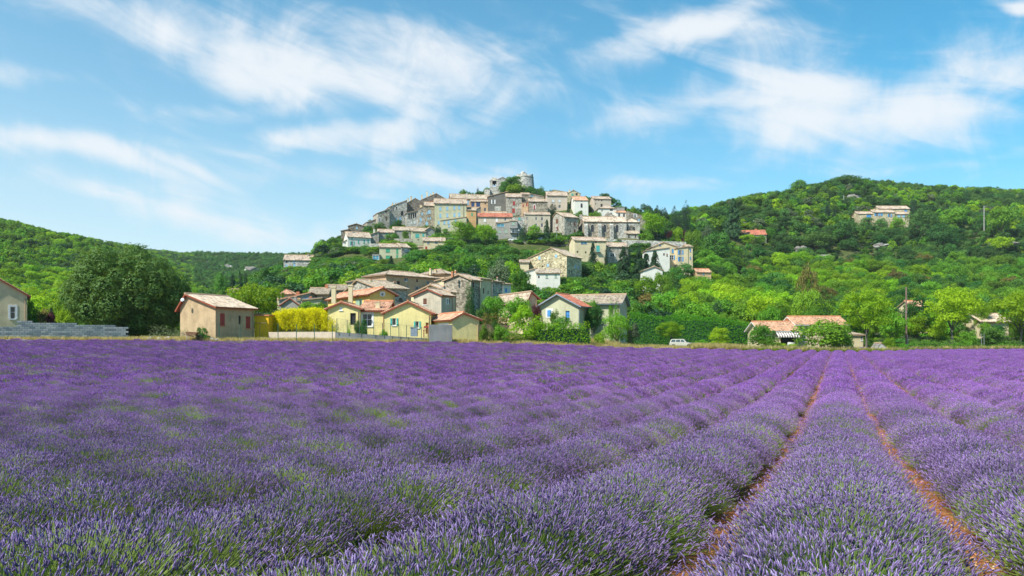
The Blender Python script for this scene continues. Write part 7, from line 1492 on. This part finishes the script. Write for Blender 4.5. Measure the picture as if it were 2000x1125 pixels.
# rocks
for i, (px, py, w_, h_, d_, lb) in enumerate([(66, 585, 22, 26, 190, 'grey rock outcrop behind the small dense shrub'), (88, 588, 26, 20, 188, 'second grey rock beside the outcrop'), (1600, 390, 60, 14, 470, 'pale rock band under the right skyline'), (1668, 386, 36, 16, 468, 'grey rock face left of the villa cypress'),
        (1565, 486, 26, 14, 360, 'grey rocks on the bare slope, left'), (1610, 500, 30, 8, 352, 'flat pale rocks on the bare slope'), (1720, 478, 26, 9, 372, 'pale boulder below the hill villa'), (1740, 516, 30, 10, 345, 'rock ledge low on the right slope'), (1455, 438, 22, 8, 400, 'small pale rocks above the red roofed house'),
        (440, 521, 40, 9, 760, 'pale cliff band on the distant hill'), (490, 524, 26, 8, 740, 'pale scree right of the distant cliff'), (398, 512, 18, 4, 800, 'pale streak of rock on the distant hill'), (1975, 474, 30, 5, 372, 'stony brown slope at the right edge')]):
    r_ = w_/F*d_/2; g = rock_g(i+3, 1, 3, .3); o = g.obj('rock_outcrop', M_['rock'], None, ((px-CX)/F*d_, d_, CAMZ+(HY-py-h_*.35)/F*d_), i*.7, False); o.scale = (r_, r_*.6, h_/F*d_*.75); o.rotation_euler = (0, 0, .2*i); tag(o, lb, 'rock'); o.rotation_euler[2] = 0
for i in range(34):
    px = 248+i*5.2+random.uniform(-2, 2); d_ = 78.6+random.uniform(-.3, .5); g = rock_g(60+i % 7, .26, 2); o = g.obj('garden_stone', M_['rock' if i % 4 else 'stone_white'], None, ((px-CX)/F*d_, d_, tz(px, d_)+.3+random.uniform(-.1, .2)), random.uniform(0, 6)); o.scale = (random.uniform(.8, 1.5), 1, random.uniform(.7, 1.1))
    tag(o, 'rough stone in the dry stone edging left of the beige house', 'stone', 'dry stone edging beside the oak')

# dry grass along the field edge
def tuft(name, seed, mat, n=26, h_=.5, w_=.012):
    r = np.random.default_rng(seed); a = r.uniform(0, 6.28, n); b0 = np.stack([np.cos(a)*.08, np.sin(a)*.08, 0*a], 1)*r.uniform(0, 1, n)[:, None]; ln = h_*r.uniform(.5, 1.1, n); tl = r.uniform(.05, .5, n)
    tip = b0+np.stack([np.cos(a)*tl*ln, np.sin(a)*tl*ln, ln], 1); md = (b0+tip)/2+np.array([0, 0, .05]); p = np.stack([-np.sin(a), np.cos(a), 0*a], 1)*w_
    V_ = np.stack([b0-p, b0+p, md+p*.9, tip, md-p*.9], 1).reshape(-1, 3); return npmesh(name, V_, [np.arange(n)[:, None]*5+np.array([[0, 1, 2, 3, 4]])], [0], [mat], [r.uniform(0, 1, n)])
gt = [tuft('grass_tuft', i, M_['grass_dry'], 26, .55) for i in range(2)]+[tuft('grass_tuft', i+5, M_['grass_green'], 30, .35, .016) for i in range(2)]
pts = []; ix = []
for _ in range(26000):
    px = rng.uniform(-100, 2100); e = float(np.interp(px, *EDGE)); dr = px < 1450
    if 0 < px < 830 and rng.uniform() < (.0 if px < 425 else .5): continue
    d_ = e+rng.uniform(.6, 3.0 if px < 900 else (9 if px < 1780 else 3)); pts.append(((px-CX)/F*d_, d_)); g_ = rng.uniform() < (.25 if dr else .88); ix.append((2 if g_ else 0)+rng.integers(0, 2))
pts = np.array(pts); n = len(pts); z = TZ(pts[:, 0], pts[:, 1]); sc = (rng.uniform(.7, 1.5, n)*np.where(CX+F*pts[:, 0]/pts[:, 1] > 1350, 1.5, 1))[:, None]*np.ones(3)
tag(instancer('grass', np.stack([pts[:, 0], pts[:, 1], z], 1), np.stack([0*z, 0*z, rng.uniform(0, 6.28, n)], 1), sc, ix, gt), 'dry yellow and green grass strip along the field edge', kind='stuff')

# ------------------------------------------------------------------ woods on the hills: the largest trees singly, the far mass as one
def visible_house_hit(px, top, wpx, d):
    for (x0, x1, y0, y1, hd) in HOUSES:
        if d < hd+1 and px+wpx/2 > x0-2 and px-wpx/2 < x1+2 and top < y1-2: return True
    return False
for q in ((1232, 1470, 612, 676, 138), (1480, 1700, 628, 690, 124), (1700, 2100, 640, 690, 139), (930, 1240, 600, 665, 96), (1262, 1348, 398, 436, 328), (1425, 1448, 388, 430, 364), (1611, 1634, 392, 418, 414)): HOUSES.append(q)
cand = []
def region(px):
    return 'left' if px < 380 else ('village' if px < 1340 else 'right')
for _ in range(60000):
    d = 100+(rng.uniform()**.62)*800; px = rng.uniform(-260, 2260); e = float(np.interp(px, *EDGE))
    if d < (150 if px < 940 else (106 if px < 1230 else (142 if px < 1480 else 146))) or (d > 620 and not 250 < px < 640): continue
    if d > 470 and 640 < px < 1330: continue
    rg = region(px); nz = mnoise.noise(Vector((px*d/F*.02, d*.02, 1.7))); py = HY-(tz(px, d)-CAMZ)/d*F
    tight = 640 < px < 1262 and 262 < d < 380
    if tight and rng.uniform() < .12: continue
    bare = rg == 'right' and ((1530 < px < 1760 and 470 < py < 525) or (px > 1880 and 445 < py < 492)) and rng.uniform() < .82
    if bare: continue
    if rg == 'left': kind = 'round-lime' if (py > 540 and rng.uniform() < .5) or rng.uniform() < .12 else 'small-olive' if nz > .42 else ('small-oak' if nz > .12 or rng.uniform() < .22 else 'small-mid'); h = rng.uniform(3.2, 5.5)*(1.25 if d < 200 else 1)
    elif rg == 'right':
        low = py > 525
        kind = ('round-lime' if nz > .05 and rng.uniform() < .8 else ('round-mid' if rng.uniform() < .65 else ('round-green' if rng.uniform() < .8 else 'round-brown'))) if low else ('bush-oak' if nz > .12 or rng.uniform() < .26 else ('small-mid' if rng.uniform() < .6 else ('small-lime' if rng.uniform() < .6 else 'small-olive')))
        if not low and 455 < py < 525: kind = 'bush-oak' if rng.uniform() < .7 else ('small-green' if rng.uniform() < .6 else 'small-mid')
        h = rng.uniform(4.5, 9.0) if low else rng.uniform(3.4, 7.4)
    else: kind = ('small-green' if rng.uniform() < .5 else ('small-mid' if rng.uniform() < .6 else 'small-conifer')) if d > 150 or px < 900 else 'small-mid'; h = rng.uniform(3.5, 6.5)*(.8 if d < 150 else 1)
    if tight: h = rng.uniform(2.0, 4.4)
    if 380 <= px < 640 and d > 420: kind = 'small-green' if rng.uniform() < .6 else 'small-oak'; h = rng.uniform(4, 7.5)
    w = h*(rng.uniform(.72, 1.08) if rg == 'right' and py > 525 else rng.uniform(.85, 1.3)); wpx = w/d*F; top = py-h/d*F
    if visible_house_hit(px, top, wpx, d) or on_building((px-CX)/F*d, d, w*.3): continue
    cand.append((px, d, h, w, kind, py))
# thin out: keep trees from crowding each other
cell = {}; keep_ = []
for c in cand:
    x, y = (c[0]-CX)/F*c[1], c[1]; sp = c[3]*(.60 if c[1] < 620 else .62); ci, cj = int(x//8), int(y//8); ok = True
    for i in (-1, 0, 1):
        for j in (-1, 0, 1):
            for (qx, qy, qs) in cell.get((ci+i, cj+j), ()):
                if (qx-x)**2+(qy-y)**2 < ((sp+qs)*.5)**2: ok = False; break
            if not ok: break
        if not ok: break
    if ok: cell.setdefault((ci, cj), []).append((x, y, sp)); keep_.append((x, y, *c))
keep_.sort(key=lambda c: -(c[4]/c[3]) if -40 < c[2] < 2040 else 9)
GRP = {'left': 'trees on the left hillside', 'right': 'trees on the right hillside', 'village': 'trees on the slope below the village'}
LB = {'round-lime': 'bright lime green bushy tree', 'round-mid': 'soft mid green tree', 'round-green': 'deep green full tree', 'round-brown': 'brownish green tree', 'bush-oak': 'dark grey green evergreen shrub', 'small-olive': 'grey green leafy tree', 'small-oak': 'dark rounded evergreen tree', 'small-mid': 'mid green bushy tree', 'small-lime': 'bright lime green bushy tree', 'small-green': 'deep green leafy tree', 'small-conifer': 'blackish green dense tree'}
WH = {'left': 'in the woods on the left hillside', 'right': 'in the woods on the right hillside', 'village': 'in the woods on the slope around the village'}
LM = [(1725, 420, 'the hill villa'), (1475, 455, 'the lone red roofed house'), (1617, 410, 'the lone cypress'), (1432, 420, 'the feathery pine'), (248, 560, 'the great oak'), (28, 600, 'the cream gabled house'), (460, 550, 'the cypress trio'), (582, 510, 'the pale stone house'),
      (1380, 530, 'the orange roofed cabin'), (1860, 600, 'the large plane tree'), (1692, 610, 'the tall light green tree'), (1770, 610, 'the utility pole'), (1570, 630, 'the low farmhouse'), (1310, 430, 'the ridge cypresses'), (1922, 430, 'the thin mast'), (1952, 480, 'the yellow green tree on stones'),
      (1080, 510, 'the stone farmhouse'), (765, 500, 'the green shuttered house'), (710, 465, 'the long white house'), (880, 430, 'the big cream house'), (1310, 500, 'the yellow stepped house'), (1085, 600, 'the red roofed house'), (1565, 490, 'the grey slope rocks'), (390, 600, 'the beige house'), (110, 580, 'the block wall'),
      (1150, 490, 'the cream rectangular house'), (1205, 450, 'the church'), (1995, 600, 'the right edge plane tree'), (940, 560, 'the terraced houses'), (780, 560, 'the long orange house'), (1275, 535, 'the small pale house'), (1655, 360, 'the highest skyline tree'), (90, 470, 'the open left slope'), (440, 510, 'the distant cliff')]
def where(px, py, wpx):
    x, y, nm = min(LM, key=lambda q: (q[0]-px)**2+2*(q[1]-py)**2); dx, dy = px-x, y-py
    rel = ('above' if dy > 0 else 'below') if abs(dy)*1.3 > abs(dx) else ('left of' if dx < 0 else 'right of'); ds = math.hypot(dx, dy)
    if abs(dy) > 18 and abs(dx) > 25: rel = ('above and ' if dy > 0 else 'below and ')+('left of' if dx < 0 else 'right of')
    return ('well ' if ds > 90 else ('just ' if ds < 35 else ''))+rel+' '+nm
single = 0; rest = []
for c in keep_:
    x, y, px, d, h, w, kind, py = c
    if single < 150 and -20 < px < 2020:
        rg = region(px); plant(kind, x, y, float(TZ(x, y))-.3, h, w, ('large ' if w/d*F > 38 else ('small ' if w/d*F < 20 else ''))+LB[kind]+' '+where(px, py-h/d*F/2, w/d*F), 'trees '+WH[rg], 'leafy_tree', lite=True); single += 1
    else: rest.append(c)
kinds = ['round-lime', 'round-mid', 'round-green', 'round-brown', 'bush-oak', 'small-olive', 'small-oak', 'small-mid', 'small-lime', 'small-green', 'small-conifer']; ms = []; off = {}
for k in kinds: off[k] = len(ms); ms += variants(k)[0]
P_ = np.array([(c[0], c[1], float(TZ(c[0], c[1]))-.3) for c in rest]); S_ = np.array([(c[5], c[5], c[4]) for c in rest])
for nm, lab, sel in (('woods', 'dense mixed woods covering the right hill', [i for i, c in enumerate(rest) if c[2] >= 1340]), ('woods', 'trees filling the slopes below the village', [i for i, c in enumerate(rest) if 640 <= c[2] < 1340]), ('woods', 'green woods on the left and distant hills', [i for i, c in enumerate(rest) if c[2] < 640])):
    n = len(sel); o = instancer(nm, P_[sel], np.stack([np.zeros(n), np.zeros(n), rng.uniform(0, 6.28, n)], 1), S_[sel], [off[rest[i][6]]+int(rng.integers(0, 3)) for i in sel], ms); tag(o, lab, kind='stuff')
# scrub: low ground cover bushes between the trees
ub = []
for _ in range(34000):
    d = 105+(rng.uniform()**.7)*520; px = rng.uniform(-200, 2200)
    if d < float(np.interp(px, *EDGE))+10: continue
    py = HY-(tz(px, d)-CAMZ)/d*F; h = rng.uniform(.7, 1.8)*(1.8 if 560 < px < 1262 and 225 < d < 345 else 1)
    if visible_house_hit(px, py-h/d*F, 2*h/d*F, d) or on_building((px-CX)/F*d, d, h*.4): continue
    ub.append(((px-CX)/F*d, d, h, 2 if rng.uniform() < .5 else (1 if rng.uniform() < .5 else 0)))
for _ in range(9000):
    px = rng.uniform(560, 1262); d = rng.uniform(212, 345); h = rng.uniform(.9, 2.8); py = HY-(tz(px, d)-CAMZ)/d*F; top = py-h/d*F
    if on_building((px-CX)/F*d, d, h*.5) or any(d < q[4] and px+7 > q[0] and px-7 < q[1] and top < q[3]-6 for q in HOUSES): continue
    ub.append(((px-CX)/F*d, d, h, 1 if rng.uniform() < .6 else 2))
ub = np.array(ub); n = len(ub); s_ = ub[:, 2]; b3 = [variants('small-olive')[0][0], variants('small-green')[0][0], variants('small-mid')[0][0]]
tag(instancer('undergrowth', np.stack([ub[:, 0], ub[:, 1], TZ(ub[:, 0], ub[:, 1])-.15], 1), np.stack([0*s_, 0*s_, rng.uniform(0, 6.28, n)], 1), np.stack([s_*1.9, s_*1.9, s_], 1), ub[:, 3].astype(int), b3), 'low green scrub between the hillside trees', kind='stuff')
